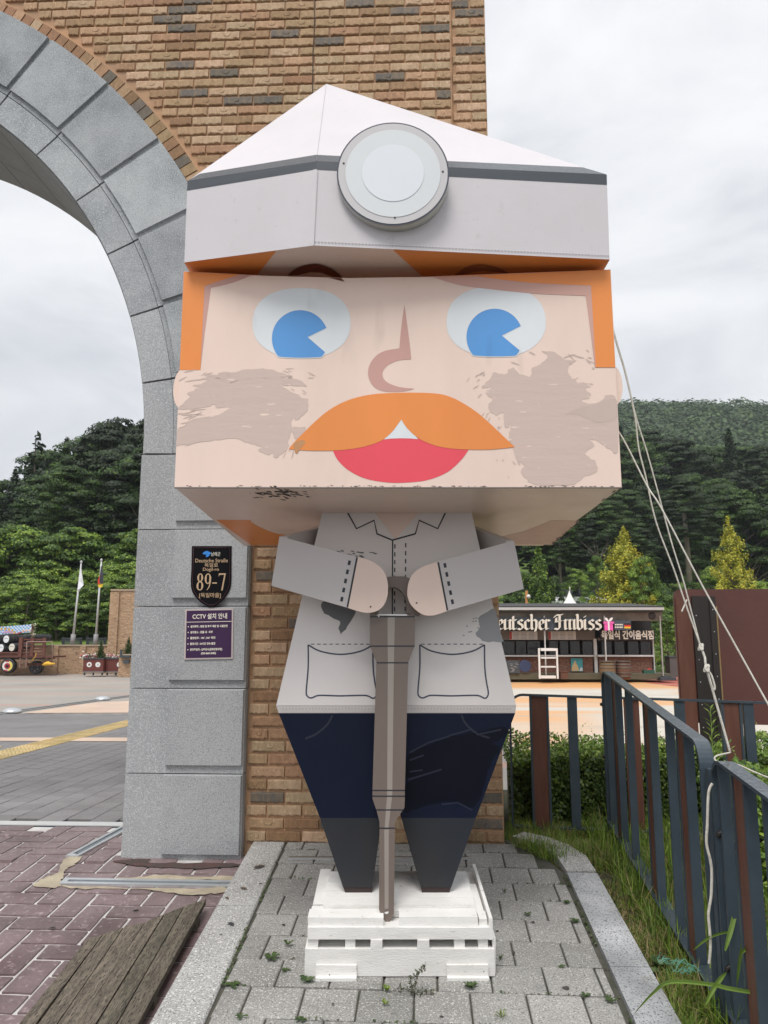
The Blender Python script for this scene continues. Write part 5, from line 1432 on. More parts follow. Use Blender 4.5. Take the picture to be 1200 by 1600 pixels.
# near panel, cut off by the right edge
Cc0 = Vector((wY(1128, 1300, 2.80).x, 2.80, -0.14)); Cc1 = Cc0 + (B1 - B0).normalized() * 1.75
Lc = (Vector((Cc1.x, Cc1.y)) - Vector((Cc0.x, Cc0.y))).length
zc0 = wY(1120, 1180, 2.80).z
f3, pt3, tp3, g3 = fence('nearest steel fence panel at the right edge with a rope tied to its corner', Cc0, Cc1, zc0, zc0 - 0.145, [(sv(1157, Cc0, Cc1, Lc), 'bar')] + grp(sv(1184, Cc0, Cc1, Lc)) + [(sv(1184, Cc0, Cc1, Lc) + d_, 'bar') for d_ in (0.24, 0.76)] + grp(0.80) + grp(1.3))
for ff, pt_, s_, zs in ((f3, pt3, -0.0005, (0.60, 0.18)), (f2, pt2, 0.0, ())):
    for z_ in zs: bolt(f3, Vector((Cc0.x - 0.012, Cc0.y - 0.012, g3(0) + z_)), (-0.75, -0.6, 0))
for z_ in (0.72, 0.42): bolt(f2, Vector((B0.x - 0.026, B0.y - 0.005, z_ - 0.0)), (-1, 0, 0))
# post between the middle and the near panel
b = MB(); b.box((Cc0.x - 0.026, 2.816, -0.3), (Cc0.x + 0.03, 2.85, zc0 - 0.05)); pst = b.build('post', M_fence, f3)

# ------------------------------------------------------------------ guy ropes from the figure to the fence corner
def rope(label, pts, r=0.0030, sub=8):
    P = []
    k = len(pts)
    for i in range(k - 1):
        p0, p1, p2, p3 = (pts[max(0, min(k - 1, j))] for j in (i - 1, i, i + 1, i + 2))
        for t in range(sub):
            u = t / sub
            P.append((2 * p1 + (p2 - p0) * u + (2 * p0 - 5 * p1 + 4 * p2 - p3) * u * u + (3 * p1 - p0 - 3 * p2 + p3) * u ** 3) * 0.5)
    P.append(pts[-1])
    b = MB(); b.tube(P, r, 7); o = b.build('guy_rope', M_rope); return tag(o, label, 'rope', 'white guy ropes of the figure')
KN1, KN2 = wY(1095, 1011, 2.85), wY(1104, 1044, 2.83)
TIE = wY(1141, 1176, 2.80)
def chain(px, y0, y1): return [wY(x, y, y0 + (y1 - y0) * i / (len(px) - 1)) for i, (x, y) in enumerate(px)]
CA = W((0.858, 2.98, 2.74))
rope('slack white guy rope curving from behind the cap to the upper knot', [CA] + chain([(960, 525), (976, 580), (992, 650), (998, 700), (1009, 745), (1025, 815), (1053, 890), (1070, 940), (1083, 977), (1095, 1011)], 2.92, 2.85))
rope('taut white guy rope from behind the cap to the upper knot', [CA + Vector((0, 0.012, 0.01))] + chain([(961, 525), (977, 580), (994, 652), (1012, 710), (1035, 795), (1050, 850), (1067, 905), (1082, 962), (1095, 1011)], 2.93, 2.853), 0.0028)
rope('white guy rope starting lower at the head and running out steeply over the brown board', [W((0.8635, 2.95, 1.99))] + chain([(969, 678), (1010, 757), (1034, 795), (1092, 905), (1150, 1010), (1200, 1100), (1240, 1170)], 2.86, 2.45))
rope('doubled white rope end tied between the two knots and the fence corner', [KN1, (KN1 + KN2) / 2 + Vector((0.004, 0, 0)), KN2, KN2.lerp(TIE, 0.5), TIE], 0.0044)
def knot(label, p, r):
    b = MB()
    for k in range(3):
        o = []
        for i in range(13):
            a = 2 * math.pi * i / 12
            o.append(p + Vector((math.cos(a) * r * (0.9 if k else 0.6), math.sin(a) * r * 0.6 + (k - 1) * 0.004, math.sin(a + k) * r * 1.2)))
        b.tube(o, 0.0034, 6, cap=False)
    tag(b.build('rope_knot', M_rope), label, 'knot', 'knots in the guy ropes')
knot('upper knot where the two white guy ropes meet', KN1, 0.009); knot('lower knot in the white rope above the fence corner', KN2, 0.010)
rope('short loop of white rope hanging beside the lower knot', [KN2, wY(1112, 1056, 2.825), wY(1117, 1074, 2.82), wY(1114, 1076, 2.82), wY(1106, 1050, 2.825)], 0.0034)
rope('short frayed rope end sticking out at a small crossing above the upper knot', [wY(1073, 937, 3.1), wY(1069, 947, 3.09), wY(1065, 956, 3.08)], 0.0029)
# wrap on the corner and the loose tail hanging down the post
wr = [Vector((0.945 + 0.03 * math.cos(a), 2.80 + 0.045 * math.sin(a), zc0 - 0.012 - 0.002 * a)) for a in np.linspace(0, 4 * math.pi, 30)]
wr = [wY(1141, 1176, 2.79), wY(1120, 1181, 2.77), wY(1117, 1187, 2.765), wY(1126, 1192, 2.76), wY(1150, 1194, 2.76), wY(1178, 1206, 2.72), wY(1200, 1215, 2.68)]
rope('white rope wrapped round the rounded corner of the nearest fence panel', wr, 0.0030)
rope('loose white rope tail hanging down the fence post', [wY(x, y, 2.70) for x, y in ((1113, 1224), (1107, 1240), (1105, 1290), (1104, 1318), (1110, 1345), (1112, 1365), (1111, 1400), (1107, 1428), (1109, 1455), (1110, 1480), (1108, 1506))], 0.0046)

# ------------------------------------------------------------------ brown board on a black steel post
bd = thing('display_board', wY(1095, 1180, 7.0), 'big plain brown board standing on a black steel post behind the hedge', 'board')
Yb = 7.0
def rq(pts, Y, dx=0.0): return [wY(x, y, Y) for x, y in pts]
tl, tr = wY(1052, 921, Yb), wY(1260, 946, Yb - 0.6); bl, br = wY(1057, 1144, Yb), wY(1262, 1122, Yb - 0.6)
zbot = wY(1100, 1129, Yb).z; ztop = wY(1060, 921, Yb).z
dirv = Vector((tr.x - tl.x, -0.22, 0)).normalized(); nrm = Vector((dirv.y, -dirv.x, 0))
Wd = 1.9
o0 = Vector((tl.x, Yb, 0))
pt_b = lambda s, z, o: o0 + dirv * s + nrm * o + Vector((0, 0, z))
b = MB(); rr = 0.06; ol = []
zs = lambda s: ztop - 0.012 * s
for i in range(6):
    a = math.pi / 2 * i / 5; ol.append(pt_b(rr - rr * math.cos(a), zs(0) - rr + rr * math.sin(a), 0))
ol += [pt_b(Wd, zs(Wd), 0), pt_b(Wd, zbot, 0), pt_b(0.0, zbot, 0)]
b.prism(ol, -nrm * 0.13); b.build('panel', M_board, bd, True)
b = MB(); b.box((-0.005, -0.02, 0), (0.14, 0, 0)); 
b = MB(); 
q = [pt_b(0.012, -0.25, 0.0), pt_b(0.135, -0.25, 0.0), pt_b(0.135, -0.25, 0.034), pt_b(0.012, -0.25, 0.034)]
b.hexa(q + [v + Vector((0, 0, zs(0) - rr + 0.25 - 0.01)) for v in q]); b.build('edge_post', M_slat, bd)
for s0_, s1_, o_ in ((0.145, 0.20, 0.06), (0.2005, 0.285, 0.035), (0.2855, 0.335, 0.06)):
    b = MB(); q = [pt_b(s0_, -0.3, 0.001), pt_b(s1_, -0.3, 0.001), pt_b(s1_, -0.3, o_), pt_b(s0_, -0.3, o_)]
    b.hexa(q + [v + Vector((0, 0, ztop + 0.3 - 0.055 - s0_ * 0.05)) for v in q]); b.build('channel_post', M_black_steel, bd)
b = MB()
for k in range(6):
    for s_ in (0.172, 0.31):
        b.lathe([(0.006, 0), (0.004, 0.004)], pt_b(s_, 0.35 + k * 0.19 + (0.05 if s_ > .2 else 0), 0.0605), tuple(nrm), 6)
tag(b.build('screws', M_steel, bd), kind='stuff')
b = MB(); q = [pt_b(0.338, zbot + 0.05, 0.001), pt_b(0.352, zbot + 0.05, 0.001), pt_b(0.352, zbot + 0.05, 0.004), pt_b(0.338, zbot + 0.05, 0.004)]
b.hexa(q + [v + Vector((0, 0, 0.95)) for v in q]); b.build('foam_strip', mat('old_foam', (0.33, 0.22, 0.10), 0.9, 0.3, 20.0), bd)

# ------------------------------------------------------------------ hedge, grass, weeds
M_hedge = mat('hedge_leaf', (0.10, 0.165, 0.024), 0.5, 0.0, 4.0, (0.055, 0.10, 0.016), None, island=0.45, trans=0.25)
M_hedge_new = mat('hedge_young_leaf', (0.20, 0.31, 0.05), 0.5, island=0.35, trans=0.3)
M_twig = mat('dark_twig', (0.035, 0.030, 0.016), 0.9)
def hedge(name, label, x0, x1, y0, y1, ztop_, n, size, seed, wob=0.05, mats=None):
    h = thing(name, ((x0 + x1) / 2, (y0 + y1) / 2, -0.08), label, 'hedge')
    rg = np.random.default_rng(seed)
    u = rg.random((n, 3)); x = x0 + (x1 - x0) * u[:, 0]
    # leaves lie on a lumpy shell and a little inside it
    face = rg.random(n); y = np.where(face < 0.55, y0 + np.abs(rg.normal(0, 0.05, n)), y0 + (y1 - y0) * u[:, 1])
    top = np.array([ztop_ + wob * noise.noise(Vector((a * 2.3, c * 2.3, seed))) * 1.6 + wob * 0.7 * noise.noise(Vector((a * 9, c * 9, seed))) for a, c in zip(x, y)])
    z = np.where(face < 0.55, -0.08 + (top + 0.08) * u[:, 2], top - np.abs(rg.normal(0, 0.04, n)))
    front = np.array([0.05 * noise.noise(Vector((a * 4, c * 4, seed + 3))) for a, c in zip(x, z)])
    y = y + np.where(face < 0.55, front, 0)
    nor = np.stack([rg.normal(0, 0.6, n), np.where(face < 0.55, -0.7, -0.2) + rg.normal(0, 0.5, n), 0.6 + rg.normal(0, 0.5, n)], 1)
    young = (z > top - 0.05) & (rg.random(n) < 0.55)
    me = leaves('leaves', np.stack([x, y, z], 1) - np.array(h.location), nor, size * rg.uniform(0.7, 1.3, n), mats or [M_hedge, M_hedge_new], young.astype(int), 0.55, 0.05, seed)
    add('leaves', me, h)
    b = MB(); b.box((x0 + 0.05, y0 + 0.12, -0.15), (x1 - 0.05, y1 - 0.08, ztop_ - 0.10)); b.build('inner_twigs', M_twig, h)
    # fresh shoots above the clipped top
    cen, nn, sz = [], [], []
    for k in range(int((x1 - x0) * 26)):
        a, c = rg.uniform(x0, x1), rg.uniform(y0, y1); hgt = rg.uniform(0.04, 0.13); lean = rg.normal(0, 0.2, 2)
        zt = ztop_ + wob * noise.noise(Vector((a * 2.3, c * 2.3, seed))) * 1.6
        for q in range(9):
            t = q / 8 * hgt
            cen.append((a + lean[0] * t + rg.normal(0, 0.008), c + lean[1] * t + rg.normal(0, 0.008), zt - 0.02 + t)); nn.append((rg.normal(), -0.4 + rg.normal() * 0.6, 0.8)); sz.append(size * rg.uniform(0.5, 0.95))
    tag(add('shoots', leaves('shoots', np.array(cen) - np.array(h.location), nn, sz, M_hedge_new, None, 0.42, 0.05, seed + 1), h), kind='stuff')
    return h
hedge('clipped_hedge', 'clipped green hedge behind the fence across the right side', 0.56, 3.3, 5.02, 5.75, 0.40, 34000, 0.030, 3)
hedge('leafy_shrub', 'looser bright green shrub behind the fence at the right edge', 1.45, 2.6, 3.75, 4.30, 0.44, 5200, 0.042, 8, 0.07, [M_hedge_new, mat('shrub_leaf', (0.11, 0.19, 0.035), 0.5, island=0.35, trans=0.3)])
# tall upright shoot by the board
def stem_plant(name, label, p, h_, n, lsz, seed, cat='plant', mats=None):
    t = thing(name, p, label, cat); r_ = np.random.default_rng(seed)
    b = MB(); tip = Vector(p) + Vector((0.01, 0, h_)); b.tube([Vector(p), Vector(p) + Vector((0.004, 0, h_ * 0.5)), tip], [0.006, 0.004, 0.001], 5); b.build('stem', M_hedge_new, t)
    cen, nn, sz = [], [], []
    for i in range(n):
        u = 0.25 + 0.75 * i / n; a = i * 2.4; rad = lsz * 0.45
        cen.append((0.01 * u + rad * math.cos(a), rad * math.sin(a), h_ * u + lsz * 0.18)); nn.append((-math.cos(a) * 0.6, -math.sin(a) * 0.6, 0.8)); sz.append(lsz * (1.15 - 0.5 * u))
    # long leaves pointing outwards and up
    me = bpy.data.meshes.new('leaves'); V, F = [], []
    for c, s_ in zip(cen, sz):
        a = math.atan2(c[1], c[0]); base = Vector((0.01, 0, c[2] - lsz * 0.18)); o = Vector((math.cos(a), math.sin(a), 0.9)).normalized(); w = Vector((-math.sin(a), math.cos(a), 0)) * s_ * 0.09
        k = len(V); V += [base, base + o * s_ * 0.5 + w, base + o * s_ - Vector((0, 0, s_ * 0.15)), base + o * s_ * 0.5 - w]; F.append([k, k + 1, k + 2, k + 3])
    me.from_pydata([tuple(v) for v in V], [], F); me.materials.append(M_hedge_new); add('leaves', me, t)
p = wY(1113, 1195, 4.45); p.z = -0.06
stem_plant('upright_weed', 'tall upright weed with narrow leaves between the hedge and the black post', p, wY(1107, 1103, 4.45).z + 0.06, 60, 0.085, 5, 'weed')

M_grass = mat('grass_blade', (0.16, 0.26, 0.036), 0.55, island=0.45, trans=0.3)
M_dry = mat('dry_grass_blade', (0.30, 0.25, 0.11), 0.7, island=0.4, trans=0.2)
def blades(name, pts, hgt, seed, wid=0.0045, lean=0.5, dry=0.15, up=1.0):
    r_ = np.random.default_rng(seed); V, F, MI = [], [], []
    for (x, y, z), h_ in zip(pts, hgt):
        a = r_.uniform(0, 2 * math.pi); l_ = abs(r_.normal(0, lean)) * h_; w = wid * r_.uniform(0.6, 1.3)
        dx, dy = math.cos(a) * l_, math.sin(a) * l_; sx_, sy_ = -math.sin(a) * w / 2, math.cos(a) * w / 2
        b0 = len(V)
        for t, ww in ((0, 1), (0.45, 0.9), (0.8, 0.55)):
            zz = z + h_ * (t - 0.35 * l_ / h_ * t * t) * up
            cx_, cy_ = x + dx * t ** 1.8, y + dy * t ** 1.8
            V += [(cx_ - sx_ * ww, cy_ - sy_ * ww, zz), (cx_ + sx_ * ww, cy_ + sy_ * ww, zz)]
        V.append((x + dx, y + dy, z + h_ * (1 - 0.35 * l_ / h_) * up))
        F += [[b0, b0 + 1, b0 + 3, b0 + 2], [b0 + 2, b0 + 3, b0 + 5, b0 + 4], [b0 + 4, b0 + 5, b0 + 6]]
        m_ = 1 if r_.random() < dry else 0; MI += [m_] * 3
    me = bpy.data.meshes.new(name); me.from_pydata(V, [], F); me.materials.append(M_grass); me.materials.append(M_dry)
    me.polygons.foreach_set('material_index', MI); return add(name, me)
def scatter(n, xf, yr, seed, hmin, hmax, patch_=0.0):
    r_ = np.random.default_rng(seed); P, Hh = [], []
    while len(P) < n:
        y = r_.uniform(*yr); x0, x1 = xf(y); x = r_.uniform(x0, x1)
        k = noise.noise(Vector((x * 3.1, y * 3.1, seed)))
        if patch_ and k < patch_ * (r_.random() - 0.3): continue
        P.append((x, y, z_verge(y) - 0.005)); Hh.append(r_.uniform(hmin, hmax) * (0.75 + 0.7 * max(0, k)))
    return P, Hh
kx = lambda y: (ext(O0, O1, y).x + 0.005) if y < 4.03 else (0.73 - (y - 4.03) * 0.45)
P, Hh = scatter(22000, lambda y: (kx(y), 1.25), (2.1, 4.95), 21, 0.03, 0.11, 0.25)
tag(blades('verge_grass', P, Hh, 1, 0.0036, 0.75, 0.30), kind='stuff')
P, Hh = scatter(5000, lambda y: (kx(y), kx(y) + 0.16), (2.1, 4.2), 25, 0.02, 0.07)
tag(blades('dry_verge_grass', P, Hh, 6, 0.0034, 0.9, 0.6), kind='stuff')
P, Hh = scatter(20000, lambda y: (0.95, 2.3), (1.9, 5.0), 22, 0.07, 0.22)
tag(blades('long_grass', P, Hh, 2, 0.005, 0.6, 0.14), kind='stuff')
P, Hh = scatter(1500, lambda y: (0.50, 0.80), (4.40, 4.98), 23, 0.06, 0.16)
tag(blades('corner_grass', P, Hh, 3, 0.004, 0.8, 0.2), kind='stuff')
# grass creeping over the rounded end of the kerb
r_ = np.random.default_rng(5); P, Hh = [], []
for k in range(420):
    px, py = 845 + r_.normal(0, 20), 1326 + r_.normal(0, 4)
    py = 1316 + (px - 800) * 0.33 + r_.normal(0, 5)
    if not 796 < px < 892: continue
    w = plat(px, py); P.append((w.x, w.y, w.z)); Hh.append(r_.uniform(0.025, 0.075))
for k in range(160):
    w = plat(r_.uniform(735, 800), 1310 + r_.normal(0, 2)); P.append((w.x, w.y, w.z)); Hh.append(r_.uniform(0.02, 0.06))
tag(blades('kerb_grass', P, Hh, 4, 0.0032, 0.9, 0.1), kind='stuff')
# a few long arching blades close to the camera
def long_blade(label, px, Y, w):
    b = MB(); P_ = [wY(x, y, Y + i * 0.01) for i, (x, y) in enumerate(spl(px, 5))]; n = len(P_); v0 = []
    for i, p in enumerate(P_):
        d = (P_[min(n - 1, i + 1)] - P_[max(0, i - 1)]).normalized(); s_ = d.cross(Vector((0, -1, 0.3)).normalized()).normalized() * w * (0.5 * min(1, 3.2 * (1 - i / (n - 1)) + 0.05)) * min(1, 0.4 + i / 6)
        v0.append((p - s_, p + Vector((0, 0.004, -0.003)), p + s_))
    for i in range(n - 1):
        for k in (0, 1): b.face([v0[i][k], v0[i][k + 1], v0[i + 1][k + 1], v0[i + 1][k]])
    tag(b.build('grass_blade', mat('long_blade', (0.17, 0.27, 0.05), 0.45, trans=0.3)), label, 'grass blade', 'long grass blades by the nearest fence panel')
long_blade('broad grass blade arching low over the granite kerb', [(1205, 1555), (1142, 1545), (1110, 1538), (1048, 1534), (1020, 1552), (990, 1585)], 2.56, 0.012)
long_blade('pale upright grass blade crossing the fence bars', [(1133, 1485), (1143, 1450), (1152, 1415), (1172, 1362)], 2.66, 0.016)
long_blade('thin grass blade arching across the brown slat', [(1084, 1484), (1108, 1465), (1140, 1456), (1172, 1458), (1210, 1480)], 2.64, 0.007)
long_blade('yellow-green grass blade slanting up to the right edge', [(1158, 1490), (1180, 1470), (1225, 1440)], 2.58, 0.014)
long_blade('short grass blade leaning against the base of the fence post', [(1102, 1570), (1118, 1540), (1136, 1518)], 2.60, 0.014)
long_blade('drooping grass blade tip hanging before a fence bar', [(1163, 1459), (1156, 1500), (1151, 1542)], 2.62, 0.010)
# broad-leaved weeds and small tufts in the joints
M_weed = mat('weed_leaf', (0.06, 0.105, 0.028), 0.5, island=0.3, trans=0.2)
M_weed_dull = mat('dull_weed_leaf', (0.10, 0.105, 0.06), 0.6, island=0.3, trans=0.2)
M_weed_lime = mat('lime_weed_leaf', (0.20, 0.28, 0.04), 0.5, island=0.3, trans=0.2)
def weed(label, px, py, size, n, seed, mt, upright=0.3, asp=0.5, verge=False, lift=0.0):
    w = plat(px, py); r_ = random.Random(seed); b = MB()
    if verge: w.z = z_verge(w.y)
    w.z += lift
    for i in range(n):
        a = 2 * math.pi * i / n + r_.uniform(-0.4, 0.4); l_ = 0.8 * size * r_.uniform(0.6, 1.1); e_ = upright * r_.uniform(0.5, 1.4)
        o = Vector((math.cos(a), math.sin(a), e_)).normalized(); s_ = Vector((-math.sin(a), math.cos(a), 0)) * l_ * asp * 0.5
        p0 = w + Vector((0, 0, 0.004)); tipz = Vector((0, 0, -l_ * 0.18))
        m1, m2 = p0 + o * l_ * 0.35, p0 + o * l_ * 0.7
        b.face([p0, m1 + s_ * 0.8, m2 + s_, m2 + Vector((0, 0, -0.002)), m1 + Vector((0, 0, -0.002))]); b.face([p0, m1 + Vector((0, 0, -0.002)), m2 + Vector((0, 0, -0.002)), m2 - s_, m1 - s_ * 0.8])
        b.face([m2 + s_, p0 + o * l_ + tipz, m2 - s_, m2 + Vector((0, 0, -0.002))])
    return tag(b.build('weed', mt), label, 'weed', 'weeds growing in the joints of the pavers')
weed('broad-leaved weed rosette at the left front corner of the plinth', 478, 1535, 0.05, 7, 1, M_weed, 0.5)
weed('dark green weed in front of the right foot bracket of the plinth', 735, 1545, 0.042, 11, 2, M_weed, 0.9)
weed('small light green sprig in the joint left of the wispy weed', 604, 1551, 0.032, 8, 3, M_weed_lime, 1.4)
weed('yellowish small sprig just in front of the light green one', 603, 1571, 0.03, 6, 4, M_weed_lime, 1.0)
weed('flat green weed spreading in a joint left of the plinth', 424, 1497, 0.05, 8, 5, M_weed, 0.3)
weed('green weed standing in a joint close to the left side of the plinth', 450, 1478, 0.04, 5, 6, M_weed, 0.9)
weed('low weed along the left kerb joint at mid height', 364, 1539, 0.045, 8, 7, M_weed, 0.15)
weed('tiny green weed in the joint beside the left kerb, close to the bottom edge', 376, 1590, 0.035, 5, 8, M_weed, 0.5)
weed('small weed by the paver nearest the middle of the left kerb', 446, 1517, 0.035, 6, 9, M_weed, 0.3)
weed('short green tuft beside the right side of the plinth', 782, 1501, 0.03, 9, 10, M_weed, 1.6, 0.25)
weed('little green tuft in a joint far right of the plinth', 788, 1396, 0.03, 9, 11, M_weed, 1.2, 0.3)
weed('spiky grass tuft near the bottom edge right of the plinth', 784, 1592, 0.045, 12, 12, M_weed_lime, 1.2, 0.12)
weed('row of tiny weeds in the joint at the bottom edge, left', 470, 1594, 0.03, 9, 13, M_weed, 0.2)
weed('weed in the right joint beside the kerb near the bottom edge', 954, 1566, 0.04, 8, 14, M_weed, 0.4)
weed('small weed two pavers left of the right kerb, lower down', 915, 1557, 0.03, 7, 15, M_weed, 0.3)
weed('small weed in the joint by the right kerb, upper half', 885, 1411, 0.033, 9, 16, M_weed, 0.4)
weed('narrow weed in a joint between the pavers right of the plinth', 824, 1430, 0.028, 8, 17, M_weed, 0.4)
weed('low weed by the right kerb beside a dark paver', 898, 1440, 0.035, 9, 18, M_weed, 0.3)
weed('single tiny weed between two pavers right of the plinth front', 877, 1512, 0.025, 6, 19, M_weed, 0.3)
for i, (px, py, sz) in enumerate(((1030, 1500, 0.06), (1048, 1480, 0.055), (1052, 1520, 0.06), (1066, 1495, 0.06), (1020, 1512, 0.05))):
    weed(['broad clover-like weed leaves by the kerb', 'rounded weed leaves below the fence rail', 'leafy weed between the kerb and the fence post', 'large-leaved weed at the foot of the fence post', 'weed leaves overhanging the granite kerb'][i], px, py, sz, 9, 30 + i, M_weed, 0.9, 0.75, True, 0.01)
# wispy dry weed in front of the plinth
wt = thing('wispy_weed', plat(648, 1552), 'wispy dull weed with bare stems in front of the plinth', 'weed')
b = MB(); root = plat(648, 1553)
cen = []
for px in ([(648, 1553), (650, 1530), (655, 1518), (664, 1508)], [(648, 1553), (632, 1545), (619, 1544)], [(648, 1553), (662, 1549), (676, 1551)], [(648, 1553), (643, 1540), (642, 1528)]):
    P_ = [wY(x, y, root.y - 0.01) for x, y in spl(px, 4)]; b.tube(P_, 0.0011, 4); cen += P_[2:]
b.build('stem', M_weed_dull, wt)
r_ = np.random.default_rng(2); cc = np.repeat(np.array([tuple(p) for p in cen]), 5, 0); cc = cc + r_.normal(0, 0.006, cc.shape)
add('leaves', leaves('leaves', cc - np.array(wt.location), r_.normal(size=cc.shape) + (0, -0.5, 0.6), r_.uniform(0.008, 0.018, len(cc)), M_weed_dull, None, 0.4, 0.05, 3), wt)
# teal netting scrap at the fence foot
tn = MB(); r_ = random.Random(3)
for k in range(26):
    x, y = r_.uniform(1020, 1082), 0; y = 1495 + (x - 1020) * 0.35 + r_.gauss(0, 3)
    q = [wY(x + i * r_.uniform(2, 7), y + r_.gauss(0, 4), 2.93) for i in range(4)]; tn.tube(q, 0.0009, 4, cap=False)
tag(tn.build('netting_scrap', mat('teal_net', (0.16, 0.45, 0.36), 0.6)), 'frayed scrap of teal netting caught at the foot of the fence post', 'netting')
# fallen leaves
def fallen(label, px, py, l_, ang, col, onlow=False):
    w = low(px, py) if onlow else plat(px, py); w.z += 0.008; a = R(ang); u, v = Vector((math.cos(a), math.sin(a), 0)), Vector((-math.sin(a), math.cos(a), 0))
    b = MB(); p = [w - u * l_ / 2, w - u * l_ * .2 + v * l_ * .22, w + u * l_ * .25 + v * l_ * .2, w + u * l_ / 2, w + u * l_ * .25 - v * l_ * .2, w - u * l_ * .2 - v * l_ * .22]
    b.face([p[0], p[1] + Vector((0, 0, .004)), p[2] + Vector((0, 0, .004)), p[3]]); b.face([p[3], p[4] + Vector((0, 0, .006)), p[5] + Vector((0, 0, .006)), p[0]])
    tag(b.build('fallen_leaf', mat('dead_leaf', col, 0.7, 0.2, 30.0)), label, 'leaf', 'fallen leaves')
fallen('dark curled leaf on the middle of the left kerb', 360, 1447, 0.045, -35, (0.035, 0.035, 0.04))
fallen('small brown leaf on the left kerb nearer the wall', 354, 1406, 0.03, -40, (0.14, 0.10, 0.06))
fallen('thin brown leaf on the left kerb above the dark curled one', 380, 1391, 0.045, -25, (0.15, 0.11, 0.07))
fallen('dry reed fragment on the left kerb close to the wall', 405, 1357, 0.07, 45, (0.10, 0.07, 0.05))
fallen('dark scrap on the red blocks left of the board ramp', 82, 1453, 0.028, 20, (0.10, 0.10, 0.10), True)
fallen('dark scrap on the red blocks in front of the pillar', 212, 1426, 0.03, 30, (0.08, 0.07, 0.07), True)

# little dark spots and moss lines on the pavers
r_ = random.Random(8)
for i, (px, py, rr_) in enumerate(((407, 1382, 4), (443, 1446, 3.4), (777, 1456, 3), (833, 1442, 4), (802, 1489, 3.4), (885, 1545, 6), (690, 1590, 3), (520, 1570, 2.4), (345, 1462, 2.6))):
    w = plat(px, py); b = MB(); k_ = rr_ * 0.0022
    b.poly([Vector((w.x + k_ * math.cos(a) * r_.uniform(.75, 1.2), w.y + k_ * math.sin(a) * r_.uniform(.75, 1.2), 0)) for a in np.linspace(0, 2 * math.pi, 11)[:-1]], (0, 0, 1))
    b.v = [Vector((v.x, v.y, z_plat(v.y) + 0.0038)) for v in b.v]
    b.build('dark_spot', M_screw, platform)
P, Nn = [], []
for k in range(900):
    j = r_.randrange(0, 9); y = 2.78 + PV * j + r_.gauss(0, 0.003) ; x = r_.uniform(-0.75, 0.70); y -= 0.020 * (x + 0.7)
    if noise.noise(Vector((x * 4, y * 4, 1.0))) < 0.08: continue
    P.append((x, y, z_plat(y) + r_.uniform(-0.004, 0.004))); Nn.append((r_.gauss(0, .5), r_.gauss(0, .5) - .3, 1))
for k in range(700):
    t = r_.random(); p = KI0.lerp(KI1, t) if k % 2 else plat(886, 1367).lerp(plat(992, 1600), t) + Vector((-0.012, 0, 0))
    x, y = p.x + r_.gauss(0, 0.004), p.y
    if noise.noise(Vector((x * 5, y * 5, 4.0))) < 0.02: continue
    P.append((x, y, z_plat(y) + r_.uniform(-0.004, 0.006))); Nn.append((r_.gauss(0, .5), r_.gauss(0, .5) - .3, 1))
tag(add('joint_moss', leaves('joint_moss', P, Nn, np.array([r_.uniform(.006, .016) for _ in P]), [M_weed, M_weed_dull], [r_.randrange(2) for _ in P], 0.7, 0.05, 4)), kind='stuff')

